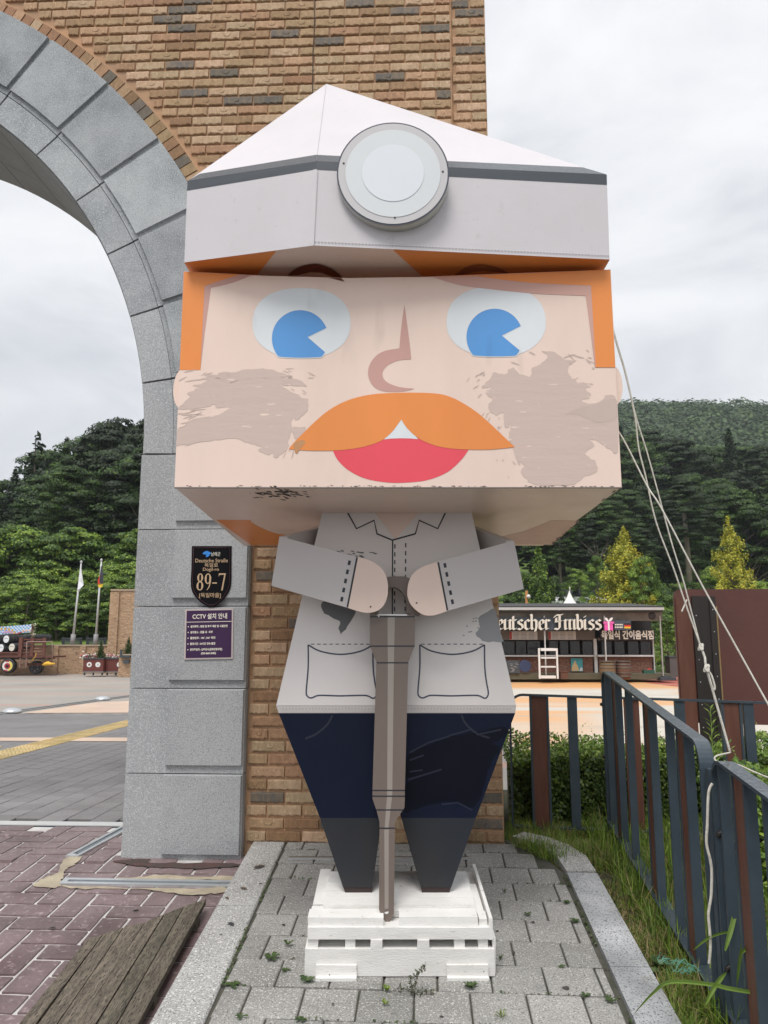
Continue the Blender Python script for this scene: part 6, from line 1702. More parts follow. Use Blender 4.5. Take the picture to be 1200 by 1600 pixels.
# ------------------------------------------------------------------ trees
def leafmat(name, c, isl=0.4, tr=0.2): return mat(name, c, 0.6, island=isl, trans=tr)
L_dark = leafmat('dark_leaf', (0.024, 0.052, 0.009)); L_dark2 = leafmat('deep_leaf', (0.014, 0.030, 0.009)); L_mid = leafmat('mid_leaf', (0.058, 0.118, 0.014))
L_fresh = leafmat('fresh_leaf', (0.185, 0.29, 0.034)); L_gold = leafmat('golden_leaf', (0.60, 0.56, 0.06)); L_ol = leafmat('olive_leaf', (0.34, 0.36, 0.04)); L_teal = leafmat('blue_green_leaf', (0.038, 0.075, 0.038))
M_bark = mat('grey_bark', (0.17, 0.14, 0.115), 0.95, 0.25, 3.0, (0.10, 0.085, 0.07), None, 0.02, 9)
M_bark_dark = mat('dark_bark', (0.055, 0.042, 0.032), 0.95, 0.2, 3.0)
def broad_tree(seed, h, rx, cl, per, ls, mats, base=0.28, dense=1.0):
    """crown of leaf clumps round limbs, and a trunk with limbs; unit heights in metres"""
    rg = np.random.default_rng(seed); r_ = random.Random(seed)
    b = MB(); top = Vector((r_.uniform(-.3, .3), r_.uniform(-.3, .3), h * 0.86))
    tr = 0.022 * h
    b.tube([Vector((0, 0, -0.6)), Vector((0.1, 0, h * 0.2)), Vector((top.x * .5, top.y * .5, h * 0.5)), top], [tr * 1.25, tr, tr * 0.65, tr * 0.12], 7)
    cen, nor, mi = [], [], []
    for k in range(cl):
        u = (k + 0.5) / cl; z = base + (1 - base) * u
        prof = math.sin(math.pi * min(1, (u * 0.86 + 0.14)) ** 0.75) ** 0.7
        a = k * 2.399 + r_.uniform(-.5, .5); rad = rx * prof * math.sqrt(r_.uniform(0.12, 1.0)) * r_.uniform(0.8, 1.15)
        c = np.array([rad * math.cos(a), rad * math.sin(a), h * z + r_.uniform(-.03, .03) * h])
        if k % 4 == 0:
            b.tube([Vector((c[0] * .06, c[1] * .06, max(h * 0.15, c[2] - rad * .7))), Vector((c[0] * .55, c[1] * .55, c[2] - rad * .3)), Vector(c)], [tr * 0.35, tr * 0.2, tr * 0.05], 5)
        cr = rx * r_.uniform(0.16, 0.30)
        n = int(per * r_.uniform(0.7, 1.3))
        d = rg.normal(size=(n, 3)); d /= np.linalg.norm(d, axis=1)[:, None]
        d[:, 2] = np.abs(d[:, 2]) * 0.9 - 0.25
        p = c + d * cr * np.array([1.15, 1.15, 0.62]) * (0.55 + 0.5 * rg.random((n, 1)))
        cen.append(p); nor.append(d * 0.9 + np.array([0, 0, 0.45]) + rg.normal(0, 0.22, (n, 3)))
        mi.append(np.where(rg.random(n) < r_.uniform(0, 1) ** 1.5, 1, 0))
    cen, nor, mi = np.vstack(cen), np.vstack(nor), np.concatenate(mi)
    cm = leaves('crown', cen, nor, ls * rg.uniform(0.6, 1.35, len(cen)), mats, mi, 0.6, 0.05, seed)
    return cm, b.mesh('trunk', M_bark)
def conifer(seed, h, rx, tiers, per, ls, mats, droop=0.25, base=0.08, bark=None, gap=0.0):
    rg = np.random.default_rng(seed); r_ = random.Random(seed); b = MB(); tr = 0.018 * h
    b.tube([Vector((0, 0, -0.6)), Vector((0, 0, h * 0.5)), Vector((0.02 * h * r_.uniform(-1, 1), 0, h))], [tr, tr * 0.6, 0.01], 6)
    cen, nor, mi = [], [], []
    for t in range(tiers):
        u = t / (tiers - 1); z = h * (base + (0.985 - base) * u); R_ = rx * (1 - u) ** 0.85 * r_.uniform(0.75, 1.15) + 0.02 * rx
        nb = max(3, int(7 * (1 - u) + 3))
        for k in range(nb):
            if gap and r_.random() < gap: continue
            a = 2 * math.pi * (k + 0.5 * (t % 2)) / nb + r_.uniform(-.3, .3); Rb = R_ * r_.uniform(0.6, 1.12)
            n = max(4, int(per * (Rb / rx + 0.15)))
            s = rg.random(n) ** 0.7
            w = (1 - s) * 0.35 * Rb + 0.05 * rx
            x = s * Rb; y = rg.normal(0, 0.5, n) * w; zz = z + (0.22 - droop * s) * s * Rb + rg.normal(0, 0.05 * rx, n)
            p = np.stack([x * math.cos(a) - y * math.sin(a), x * math.sin(a) + y * math.cos(a), zz], 1)
            cen.append(p); nn = np.stack([np.full(n, math.cos(a) * 0.45), np.full(n, math.sin(a) * 0.45), np.full(n, 0.8)], 1) + rg.normal(0, 0.4, (n, 3)); nor.append(nn)
            mi.append(np.where(rg.random(n) < (0.15 + 0.7 * s * r_.random()), 1, 0))
            if Rb > 0.5 * rx and k % 2 == 0: b.tube([Vector((0, 0, z)), Vector((Rb * .8 * math.cos(a), Rb * .8 * math.sin(a), z + (0.22 - droop) * Rb * .7))], [tr * 0.2, tr * 0.06], 4)
    cen, nor, mi = np.vstack(cen), np.vstack(nor), np.concatenate(mi)
    return leaves('crown', cen, nor, ls * rg.uniform(0.6, 1.3, len(cen)), mats, mi, 0.45, 0.04, seed), b.mesh('trunk', bark or M_bark_dark)
def plant_tree(name, label, meshes, loc, s, rz, group, cat='tree', sz=None):
    t = bpy.data.objects.new(name, None); COL.objects.link(t); t.location = loc; t.rotation_euler = (0, 0, rz); t.scale = (s, s, sz or s)
    tag(t, label, cat, group)
    add('crown', meshes[0], t); add('trunk', meshes[1], t)
    return t
rg = random.Random(77)
ORD = ['first','second','third','fourth','fifth','sixth','seventh','eighth','ninth','tenth','eleventh','twelfth','thirteenth','fourteenth','fifteenth']
BT = [broad_tree(s, 9.0, 3.3, 84, 330, 0.17, [L_dark, L_mid]) for s in (1, 2, 3)]
BD = [broad_tree(s, 9.5, 3.0, 84, 330, 0.17, [L_dark2, L_dark]) for s in (4, 5)]
BF = [broad_tree(s, 3.6, 2.0, 50, 260, 0.115, [L_mid, L_fresh], 0.12) for s in (6, 7, 8)]
BS = [broad_tree(s, 2.6, 1.7, 44, 230, 0.115, [L_dark, L_mid], 0.05) for s in (9, 10)]
CD = [conifer(s, 12.0, 3.0, 26, 130, 0.34, [L_dark2, L_dark]) for s in (11, 12, 13)]
CG = [conifer(14, 5.6, 2.5, 28, 330, 0.15, [L_ol, L_gold], 0.05, 0.04, M_bark)]
CG2 = [conifer(15, 6.0, 2.6, 19, 300, 0.17, [L_ol, L_gold], -0.05, 0.05, M_bark, 0.30)]
CY = [conifer(16, 4.2, 1.5, 26, 180, 0.14, [L_mid, L_fresh], -0.1, 0.03, M_bark_dark)]
CL = [conifer(17, 5.0, 2.1, 17, 190, 0.16, [L_mid, L_fresh], 0.0, 0.05, M_bark, 0.25)]
def at_px(px, Y):                # ground spot in this photo column at distance Y
    x = (px - 600) / FPX * (Y * 0.987); q = W((x, Y, 0)); q.z = hill_z(q.x, q.y); return q
def top_scale(loc, Y, py, h):    # height factor so that the top reaches photo row py
    z = qY(600, py, Y).z; return max(0.3, (z - loc.z) / h)
def edge_interp(px, pts):
    for (x0, y0), (x1, y1) in zip(pts, pts[1:]):
        if px <= x1: return y0 + (y1 - y0) * (px - x0) / (x1 - x0)
    return pts[-1][1]
# left wood: skyline first, then filling
SKY_L = [(-80, 765), (0, 742), (25, 722), (45, 705), (70, 692), (100, 690), (128, 684), (150, 668), (165, 660), (182, 672), (200, 662), (235, 655), (300, 660)]
gl = 'dense dark trees on the left wooded bank'
n = 0
for n, px in enumerate((-60, -25, 4, 30, 58, 84, 112, 138, 163, 186, 204, 236, 268)):
    Y = 62 + rg.uniform(-5, 6); loc = at_px(px, Y); m_ = CD[n % 3] if n in (2, 3, 5, 6, 9) else rg.choice(BT + BD)
    s = top_scale(loc, Y, edge_interp(px, SKY_L) + rg.uniform(-4, 6), 11.8 if m_ in CD else 9.4)
    plant_tree('wood_tree', ORD[n] + ' dark tree from the left along the skyline of the left wood', m_, loc, min(s, 2.0), rg.uniform(0, 6.28), gl, sz=s)
for k in range(26):
    px = rg.uniform(-60, 270); Y = rg.uniform(48, 58); loc = at_px(px, Y); m_ = rg.choice(BT + BD + BD)
    top = edge_interp(px, SKY_L) + rg.uniform(38, 130)
    s = top_scale(loc, Y, top, 9.4)
    plant_tree('wood_tree', 'dark leafy tree among others in the dense wood on the left bank', m_, loc, min(max(s, 0.7), 1.5), rg.uniform(0, 6.28), gl, sz=s)
for k in range(9):
    px = 300 + k * 24 + rg.uniform(-8, 8); Y = 56 + rg.uniform(-5, 6); loc = at_px(px, Y); m_ = rg.choice(BT + BD)
    plant_tree('wood_tree', 'dark leafy tree among others in the dense wood on the left bank', m_, loc, 1.1, rg.uniform(0, 6.28), gl, sz=rg.uniform(0.9, 1.2))
pine = conifer(31, 10.0, 2.6, 11, 40, 0.42, [L_dark2, L_teal], -0.35, 0.35, M_bark_dark, 0.35)
loc = at_px(38, 60); plant_tree('pine_tree', 'sparse pine with bare stepped branches on the skyline, left of the wood', pine, loc, top_scale(loc, 60, 688, 10.0), 0.4, None, sz=top_scale(loc, 60, 680, 10.0))
loc = at_px(91, 46); loc.z -= 0.2
b = MB(); b.tube([Vector((0, 0, -.5)), Vector((.05, 0, 2.5)), Vector((0.15, 0, 6.0))], [0.26, 0.20, 0.14], 8); cm = BT[0][0]
t = bpy.data.objects.new('wood_tree', None); COL.objects.link(t); t.location = loc
tag(t, 'tree with a thick pale bare trunk at the foot of the left wood', 'tree')
add('trunk', b.mesh('trunk', M_bark), t); o = add('crown', cm, t); o.location = (0, 0.3, 2.4); o.scale = (0.75, 0.75, 0.8)
# fresh green bushes above the retaining wall
gb = 'fresh green bushes above the low brick wall'
for n, (px, Y, py) in enumerate(((-30, 37.5, 925), (8, 38, 915), (40, 37, 905), (62, 38.5, 912), (88, 37.2, 918), (112, 38.2, 922), (138, 37.4, 915), (160, 38.4, 912), (186, 37.6, 905), (214, 38, 905), (25, 40.5, 893), (75, 41, 900), (125, 41, 893), (170, 41, 885), (205, 41, 880))):
    loc = at_px(px, Y); m_ = rg.choice(BF); s = top_scale(loc, Y, py, 3.6)
    plant_tree('green_bush', (ORD[n] + ' fresh green bush from the left just above the low brick wall' if n < 10 else ORD[n - 10] + ' bush from the left in the second row above the low wall'), m_, loc, min(1.2, s), rg.uniform(0, 6.28), gb, 'bush', s)
for k in range(22):
    px = rg.uniform(-50, 260); Y = rg.uniform(42.5, 46); loc = at_px(px, Y); m_ = rg.choice(BS + BF[:1]); s = top_scale(loc, Y, rg.uniform(858, 885), 2.7)
    plant_tree('dark_bush', 'dark green bush on the slope between the wood and the fresh bushes', m_, loc, min(1.5, max(s, 0.8)), rg.uniform(0, 6.28), 'dark bushes on the left slope', 'bush', s)
# right: dark conifer wood in front of the far hill
gr = 'dark trees of the wood below the hill on the right'
SKY_R = [(850, 700), (960, 690), (990, 672), (1030, 668), (1060, 690), (1085, 682), (1120, 690), (1160, 678), (1200, 700), (1300, 690)]
for n, px in enumerate((870, 905, 940, 962, 985, 1008, 1032, 1058, 1085, 1110, 1136, 1162, 1188, 1215, 1250)):
    Y = 92 + rg.uniform(-6, 8); loc = at_px(px, Y); m_ = rg.choice(CD[:1] + BD + BT); s = top_scale(loc, Y, edge_interp(px, SKY_R) + rg.uniform(-4, 10), 11.8 if m_ in CD else 9.4)
    plant_tree('wood_tree', ORD[n] + ' dark tree from the left along the top of the right wood', m_, loc, min(1.8, s), rg.uniform(0, 6.28), gr, sz=s)
for k in range(54):
    px = rg.uniform(680, 1280); Y = rg.uniform(62, 84); loc = at_px(px, Y); m_ = rg.choice(CD[:1] + BD + BT)
    s = top_scale(loc, Y, rg.uniform(712, 810) + (84 - Y) * 2.2, 11.8 if m_ in CD else 9.4)
    plant_tree('wood_tree', 'dark tree inside the shaded wood on the right', m_, loc, min(1.5, max(0.6, s)), rg.uniform(0, 6.28), 'trees inside the right wood', sz=max(0.5, s))
loc = at_px(1083, 58)
b = MB(); b.tube([Vector((0, 0, -.5)), Vector((0, 0, 4)), Vector((-0.1, 0, 7.5))], [0.24, 0.2, 0.14], 8)
t = bpy.data.objects.new('wood_tree', None); COL.objects.link(t); t.location = loc
tag(t, 'tree with a tall straight pale trunk standing before the shaded right wood', 'tree')
add('trunk', b.mesh('trunk', M_bark), t); o = add('crown', BD[0][0], t); o.location = (0, 0.5, 2.6); o.scale = (0.8, 0.8, 0.75)
# front row on the right
def one(label, meshes, px, Y, py, h, ws=None, rz=0.0, name='tree', cat='tree', grp_=None):
    loc = at_px(px, Y); s = top_scale(loc, Y, py, h); plant_tree(name, label, meshes, loc, ws or s, rz, grp_, cat, s)
one('golden-green conical tree with a pointed tip behind the kiosk roof', CG[0], 982, 44, 829, 5.55, 1.02, 0.5, 'conifer')
one('sparse golden tree with a bare upper trunk above the brown board', CG2[0], 1150, 44, 814, 5.9, 0.80, 1.3, 'conifer')
one('slim pale green young tree behind the kiosk beside the cap sleeve', CL[0], 845, 46, 852, 4.9, 0.85, 0.2, 'conifer')
one('narrow green cypress just right of the golden conical tree', CY[0], 1027, 43, 878, 4.1, 0.75, 0.9, 'conifer')
one('small flat-topped green tree on the lawn left of the golden tree', BF[1], 938, 52, 872, 3.6, 0.55, 0.4)
one('low fresh green tree at the right edge beyond the brown board', BF[2], 1192, 43, 910, 3.6, 0.8, 2.2)
for i, (px, py, Y) in enumerate(((800, 905, 45), (828, 893, 47), (868, 897, 47), (905, 905, 55), (1010, 902, 42), (1046, 915, 40), (1085, 905, 46), (1116, 908, 47), (1052, 955, 37), (1045, 975, 34))):
    one(ORD[i] + ' small green shrub planted on the slope behind kiosk and board', rg.choice(BS + BF), px, Y, py, 2.8, 0.6, rg.uniform(0, 6), 'slope_shrub', 'shrub', 'green shrubs on the slope behind the kiosk')
# bare twigs
for i, (px, py, Y, lb) in enumerate(((1165, 900, 43.5, 'leafless grey twiggy bush behind the golden tree on the right'), (942, 850, 60, 'bare dead grey branches at the dark edge of the wood beside the head'))):
    p0 = at_px(px, Y); p0.z = qY(600, py + 25, Y).z; bb = MB(); r2 = random.Random(i)
    for k in range(16):
        d = Vector((r2.uniform(-1, 1), r2.uniform(-.4, .4), r2.uniform(0.2, 1.2))); bb.tube([p0, p0 + d * 0.8, p0 + d * 1.6 + Vector((r2.uniform(-.4, .4), 0, r2.uniform(-.2, .3)))], [0.02, 0.014, 0.005], 4, cap=False)
    tag(bb.build('bare_branches', M_bark), lb, 'branches')
# canopy of the far hill
rgn = np.random.default_rng(9); cen, nor, sz = [], [], []
cnt = 0
while cnt < 4600:
    x, y = rgn.uniform(-90, 170), rgn.uniform(112, 345)
    if x < y * -0.30 or x > y * 0.68: continue
    z = hill_z(x, y); R_ = rgn.uniform(2.6, 5.4); n = 70
    d = rgn.normal(size=(n, 3)); d /= np.linalg.norm(d, axis=1)[:, None]; d[:, 2] = np.abs(d[:, 2])
    cen.append(np.array([x, y, z + 1.0]) + d * R_ * np.array([1, 1, 1.15]) * rgn.uniform(0.8, 1.08, (n, 1))); nor.append(d + rgn.normal(0, 0.16, (n, 3))); sz.append(np.full(n, R_ * 0.30) * rgn.uniform(0.6, 1.3, n)); cnt += 1
me = leaves('hill_forest', np.vstack(cen), np.vstack(nor), np.concatenate(sz), [leafmat('far_leaf', (0.034, 0.072, 0.016), 0.2), leafmat('far_leaf_light', (0.062, 0.115, 0.026), 0.2)], np.repeat((rgn.random(len(cen)) < 0.3).astype(int), 70), 0.75, 0.05, 3)
tag(add('hill_forest', me), kind='stuff')

# ------------------------------------------------------------------ snack kiosk across the plaza
YK = 27.4
kq = lambda x, y, d=0.0: qY(x, y, YK + d)
kiosk = thing('snack_kiosk', W((kq(905, 1000).x, YK + 1.6, Z_PLAZA)), 'low snack kiosk with white gothic letters on its beam across the plaza', 'kiosk', YAW)
M_kwood = mat('grey_beam_wood', (0.20, 0.175, 0.15), 0.85, 0.2, 3.0, (0.14, 0.12, 0.10)); M_kwhite = mat('worn_white_post', (0.60, 0.59, 0.57), 0.7, 0.12, 2.0)
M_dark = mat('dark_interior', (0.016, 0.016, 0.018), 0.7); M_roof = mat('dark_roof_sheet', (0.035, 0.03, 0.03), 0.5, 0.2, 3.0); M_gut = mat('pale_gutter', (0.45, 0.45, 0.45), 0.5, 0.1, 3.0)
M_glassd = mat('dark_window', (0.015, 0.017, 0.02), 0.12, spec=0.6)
M_kbrick = mat('kiosk_brick', (0.22, 0.095, 0.06), 0.9, 0.3, 7.0, (0.12, 0.06, 0.045), [((0.33, 0.22, 0.17), 16, 0.56, 0.66)], stretch=(1, 1, 3.5))
M_step = mat('mossy_step', (0.11, 0.10, 0.065), 0.9, 0.2, 2.0)
def kbox(name, x0, y0, x1, y1, d0, d1, mt, parent=kiosk):
    a, c = kq(x0, y0, d0), kq(x1, y1, d0)
    b = MB(); b.box((a.x, YK + d0, c.z), (c.x, YK + d1, a.z), M=ROT); return b.build(name, mt, parent)
XL_ = 640
kbox('gutter', XL_, 949, 1038, 953, -0.62, -0.50, M_gut)
b = MB(); a, c = kq(XL_, 949, -0.6), kq(1038, 949, -0.6); z0 = a.z
b.hexa([W(v) for v in ((a.x, YK - .5, z0 - .02), (c.x, YK - .5, z0 - .02), (c.x, YK + 3.2, z0 + .22), (a.x, YK + 3.2, z0 + .22), (a.x, YK - .5, z0 + .045), (c.x, YK - .5, z0 + .045), (c.x, YK + 3.2, z0 + .30), (a.x, YK + 3.2, z0 + .30))]); b.build('roof', M_roof, kiosk)
kbox('fascia', XL_, 953.5, 1036, 956.5, -0.5, -0.42, M_roof); kbox('beam', XL_, 957, 1035, 970, -0.30, -0.20, M_kwood); kbox('ceiling', XL_, 956.5, 1034, 958, -0.19, 3.0, M_kwood)
for px, y1, w in ((852, 1058, 4.6), (946, 1034, 4.4), (1034.5, 1062, 5.2)): kbox('post', px - w / 2, 962, px + w / 2, y1, -0.42, -0.32, M_kwhite)
for px, w in ((931, 7), (1022, 4.4), (768, 5)): kbox('corner_post', px - w / 2, 998, px + w / 2, 1052, 0.32, 0.44, M_kwhite)
kbox('sign_backing', XL_, 965, 936, 985, -0.43, -0.34, mat('sign_slate', (0.055, 0.07, 0.09), 0.5))
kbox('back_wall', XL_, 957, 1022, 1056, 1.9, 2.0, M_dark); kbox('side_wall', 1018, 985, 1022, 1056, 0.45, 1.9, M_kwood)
kbox('upper_wall', XL_, 985.5, 930, 1000, 0.34, 0.42, mat('kiosk_upper_wall', (0.16, 0.14, 0.125), 0.8, 0.1, 2.0))
kbox('upper_wall', 934, 996, 1021, 1000.5, 0.34, 0.42, M_kwood)
kbox('brick_base', XL_, 1026.5, 927, 1053, 0.36, 0.60, M_kbrick); kbox('brick_base', 935, 1026.5, 1020, 1053, 0.36, 0.60, M_kbrick)
kbox('counter', XL_, 1023.5, 928, 1026, 0.15, 0.62, M_kwhite); kbox('counter', 934, 1023.5, 1022, 1026, 0.15, 0.62, M_kwhite)
kbox('step', XL_, 1052.5, 1050, 1061.5, -0.35, 0.9, M_step)
for x0, x1 in ((786, 804), (806, 822), (824, 844), (858, 872), (875, 888), (891, 906), (910, 926), (940, 956), (960, 976), (981, 998), (1001, 1017)):
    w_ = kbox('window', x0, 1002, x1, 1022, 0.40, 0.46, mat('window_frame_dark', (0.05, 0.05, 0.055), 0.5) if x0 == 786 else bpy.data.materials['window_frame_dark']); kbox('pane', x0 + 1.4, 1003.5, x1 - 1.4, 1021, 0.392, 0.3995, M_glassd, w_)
def kthing(name, label, cat, px, d, py=1061): return thing(name, W(qY(px, py, YK + d)), label, cat, YAW)
def kb(par, name, x0, y0, x1, y1, d0, d1, mt): return kbox(name, x0, y0, x1, y1, d0, d1, mt, par)
M_paper = mat('menu_paper', (0.58, 0.56, 0.54), 0.6, 0.06, 5.0); M_redp = mat('menu_red', (0.42, 0.06, 0.06), 0.6); M_greyp = mat('menu_print', (0.30, 0.29, 0.29), 0.6)
for x0, x1, lb in ((796, 840, 'left white menu board with a red edge above the kiosk window'), (857, 900, 'right white menu board with a red edge above the kiosk window')):
    t = kthing('menu_board', lb, 'menu board', (x0 + x1) / 2, 0.3, 1000); kb(t, 'board', x0, 986.5, x1, 999.5, 0.30, 0.335, M_paper); kb(t, 'red_edge', x0, 987, x0 + 4, 999, 0.292, 0.2985, M_redp)
    b = MB()
    for r2 in range(5):
        for c2 in range(3):
            xx = x0 + 6 + c2 * 12; a, c = kq(xx, 988.5 + r2 * 2.2, 0.293), kq(xx + 9, 989.3 + r2 * 2.2, 0.293); b.face([W((a.x, YK + .293, c.z)), W((c.x, YK + .293, c.z)), W((c.x, YK + .293, a.z)), W((a.x, YK + .293, a.z))])
    tag(b.build('print_lines', M_greyp, t), kind='stuff')
# gothic lettering with a broad nib
def minim(x, t=1.0, bt=0.0): return [(x - .08, t - .09), (x + .01, t), (x + .03, t - .14), (x, t - .25), (x, bt + .16), (x + .05, bt + .05), (x + .15, bt + .12)]
def glyph(ch):
    if ch == 'u': return [minim(0), minim(.40), [(.08, .06), (.40, .26)]], .66
    if ch == 't': return [[(.02, 1.3), (0, .16), (.08, .04), (.24, .14)], [(-.14, .93), (.24, .96)]], .40
    if ch == 's': return [[(.36, .86), (.22, .99), (.03, .84), (.06, .66), (.34, .46), (.37, .2), (.2, .03), (.0, .13)]], .56
    if ch == 'c': return [[(.36, .84), (.2, .99), (.02, .8), (.02, .2), (.18, .03), (.36, .16)]], .53
    if ch == 'e': return [[(.05, .46), (.34, .66), (.34, .86), (.2, .99), (.02, .8), (.02, .2), (.18, .03), (.36, .16)]], .53
    if ch == 'h': return [[(-.05, 1.5), (.02, 1.42), (0, .16), (.08, .06)], [(.02, .8), (.22, 1.0), (.38, .86), (.38, .3), (.28, -.12)]], .62
    if ch == 'r': return [minim(0), [(.03, .8), (.17, .98), (.3, .86)]], .46
    if ch == 'm': return [minim(0), minim(.36), minim(.72), [(.02, .84), (.2, 1.0)], [(.38, .84), (.56, 1.0)]], 1.0
    if ch == 'b': return [[(-.05, 1.5), (.02, 1.42), (0, .2), (.16, .03), (.36, .2), (.36, .78), (.2, .99), (.02, .84)]], .58
    if ch == 'i': return [minim(0), [(.0, 1.24), (.06, 1.32)]], .34
    if ch == 'I': return [[(-.12, 1.22), (.06, 1.46), (.3, 1.42), (.52, 1.5)], [(.3, 1.4), (.27, .25), (.14, .04), (-.12, .14)], [(-.04, .78), (.42, .86)], [(.02, 1.15), (.0, .8)]], .72
    if ch == 'D': return [[(.06, 1.34), (.02, .14)], [(-.12, 1.42), (.3, 1.44), (.62, 1.1), (.6, .4), (.3, .04), (-.08, .12)], [(.26, 1.2), (.24, .3)]], .92
    return [], .36
def nib(b, path, T, nv, d):
    th = 0.012
    for k in range(len(path) - 1):
        p, q = Vector(path[k]), Vector(path[k + 1]); e_ = Vector((-nv.y, nv.x)) * th / nv.length
        corners = [p - nv - e_, p - nv + e_, p + nv + e_, p + nv - e_, q - nv - e_, q - nv + e_, q + nv + e_, q + nv - e_]
        pts = sorted((c.x, c.y) for c in corners); hull = []
        for seqp in (pts, pts[::-1]):
            h_ = []
            for c in seqp:
                while len(h_) > 1 and (h_[-1][0] - h_[-2][0]) * (c[1] - h_[-2][1]) - (h_[-1][1] - h_[-2][1]) * (c[0] - h_[-2][0]) <= 0: h_.pop()
                h_.append(c)
            hull += h_[:-1]
        b.prism([T(x, y, 0.002 * (k % 4)) for x, y in hull], T(0, 0, d) - T(0, 0, 0))
M_let = mat('letter_cream', (0.66, 0.63, 0.56), 0.5); M_letd = mat('letter_outline', (0.045, 0.035, 0.03), 0.5)  # dark backing letters form an outline round the cream ones
txt = 'Deutscher Imbiss'
wid = [glyph(c)[1] for c in txt]
i0 = 2                                            # "utscher" starts at the second letter after the capital
x_u = kq(785, 980).x; x_end = kq(933, 980).x
k_ = (x_end - x_u) / (sum(wid[2:]) - .12); zb0 = kq(800, 984.3, -0.45).z; xh = (kq(800, 967, -.45).z - zb0)
lt = thing('kiosk_lettering', W((kq(905, 984).x, YK - 0.45, zb0)), 'big cream gothic letters along the kiosk beam reading Deutscher Imbiss', 'lettering', YAW)
x = x_u - (wid[0] + wid[1]) * k_
for ch, w_ in zip(txt, wid):
    if ch != ' ':
        x_here = x
        for nm, nv, dd, d0 in (('letter_back', Vector((.135, .105)), 0.03, 0.0), ('letter', Vector((.082, .060)), 0.05, -0.03)):
            T = lambda u, v, o, x_here=x_here, d0=d0: W((x_here + u * k_, YK - 0.50 + d0 - o, zb0 + v * xh / 1.0 * 0.93))
            b = MB()
            for path in glyph(ch)[0]: nib(b, path, T, nv, -dd + 0.1 if False else dd)
            b.build(nm, M_letd if nm == 'letter_back' else M_let, lt)
    x += w_ * k_
# gift sign with flag, black sign, speaker
t = kthing('gift_sign', 'pink gift box cut-out with a white bow at the end of the gothic lettering', 'sign', 951, -0.5, 985)
MP = mat('hot_pink', (0.80, 0.10, 0.42), 0.5); MW_ = mat('bow_white', (0.78, 0.76, 0.76), 0.5)
kb(t, 'box', 944.5, 973.5, 958, 985, -0.56, -0.49, MP); kb(t, 'lid', 943, 971, 959.5, 974.5, -0.575, -0.49, mat('pink_lid', (0.72, 0.13, 0.42), 0.5)); kb(t, 'ribbon', 949.6, 971, 952.8, 985, -0.582, -0.576, MW_)
for sg in (-1, 1):
    b = MB(); b.prism([W(kq(951.2 + sg * x_, y_, -0.56)) for x_, y_ in spl([(0, 970.5), (2.5, 966), (6, 965), (5.6, 968), (2.6, 970.6)], 3, True)], W((0, 0.03, 0))); b.build('bow', MW_, t, True)
t = kthing('flag_sign', 'slate sign panel with a black, red and gold flag beside the gift box', 'sign', 975, -0.45, 985)
kb(t, 'panel', 959.5, 969.5, 986.5, 984.5, -0.46, -0.42, bpy.data.materials['sign_slate'])
for i, (cc_, y0) in enumerate((((0.01, 0.01, 0.01), 974), ((0.6, 0.02, 0.02), 976.6), ((0.75, 0.5, 0.03), 979.2))): kb(t, 'flag_stripe', 975.5, y0, 985.5, y0 + 2.6, -0.466, -0.4605, mat('flag_tone', cc_, 0.5))
b = MB()
for y0 in (975, 979):
    for xx in (960.8, 963.4, 966, 968.6, 971):
        a, c = kq(xx, y0, -0.4625), kq(xx + 2, y0 + 2, -0.4625); b.face([W((a.x, YK - .4625, c.z)), W((c.x, YK - .4625, c.z)), W((c.x, YK - .4625, a.z)), W((a.x, YK - .4625, a.z))])
tag(b.build('small_print', M_cream, t), kind='stuff')
t = kthing('korean_sign', 'long black sign with bold white Korean lettering over the right kiosk window', 'sign', 980, 0.0, 999)
kb(t, 'panel', 938, 986.2, 1023.5, 999.5, 0.02, 0.12, mat('sign_black', (0.012, 0.012, 0.012), 0.5))
b = MB(); a = kq(940, 997.3, 0.015); w_ = kq(1021.5, 997, 0.015).x - a.x; put_text(b, text_shape('독일식 간이음식점', 0.32, 0.012), W((0, YK + 0.015, 0)), W(UX), UZ, a.x, a.z, w_, 'l'); b.build('lettering', M_cream, t)
b = MB(); p = kq(1019, 962.5, -0.32); b.lathe([(0.10, 0.08), (0.13, 0), (0.10, -0.015), (0.03, -0.005)], W(p), W((0, 1, 0)), 16); tag(b.build('wall_fan', M_roof), 'round dark fan fixed under the right end of the kiosk roof', 'fan')
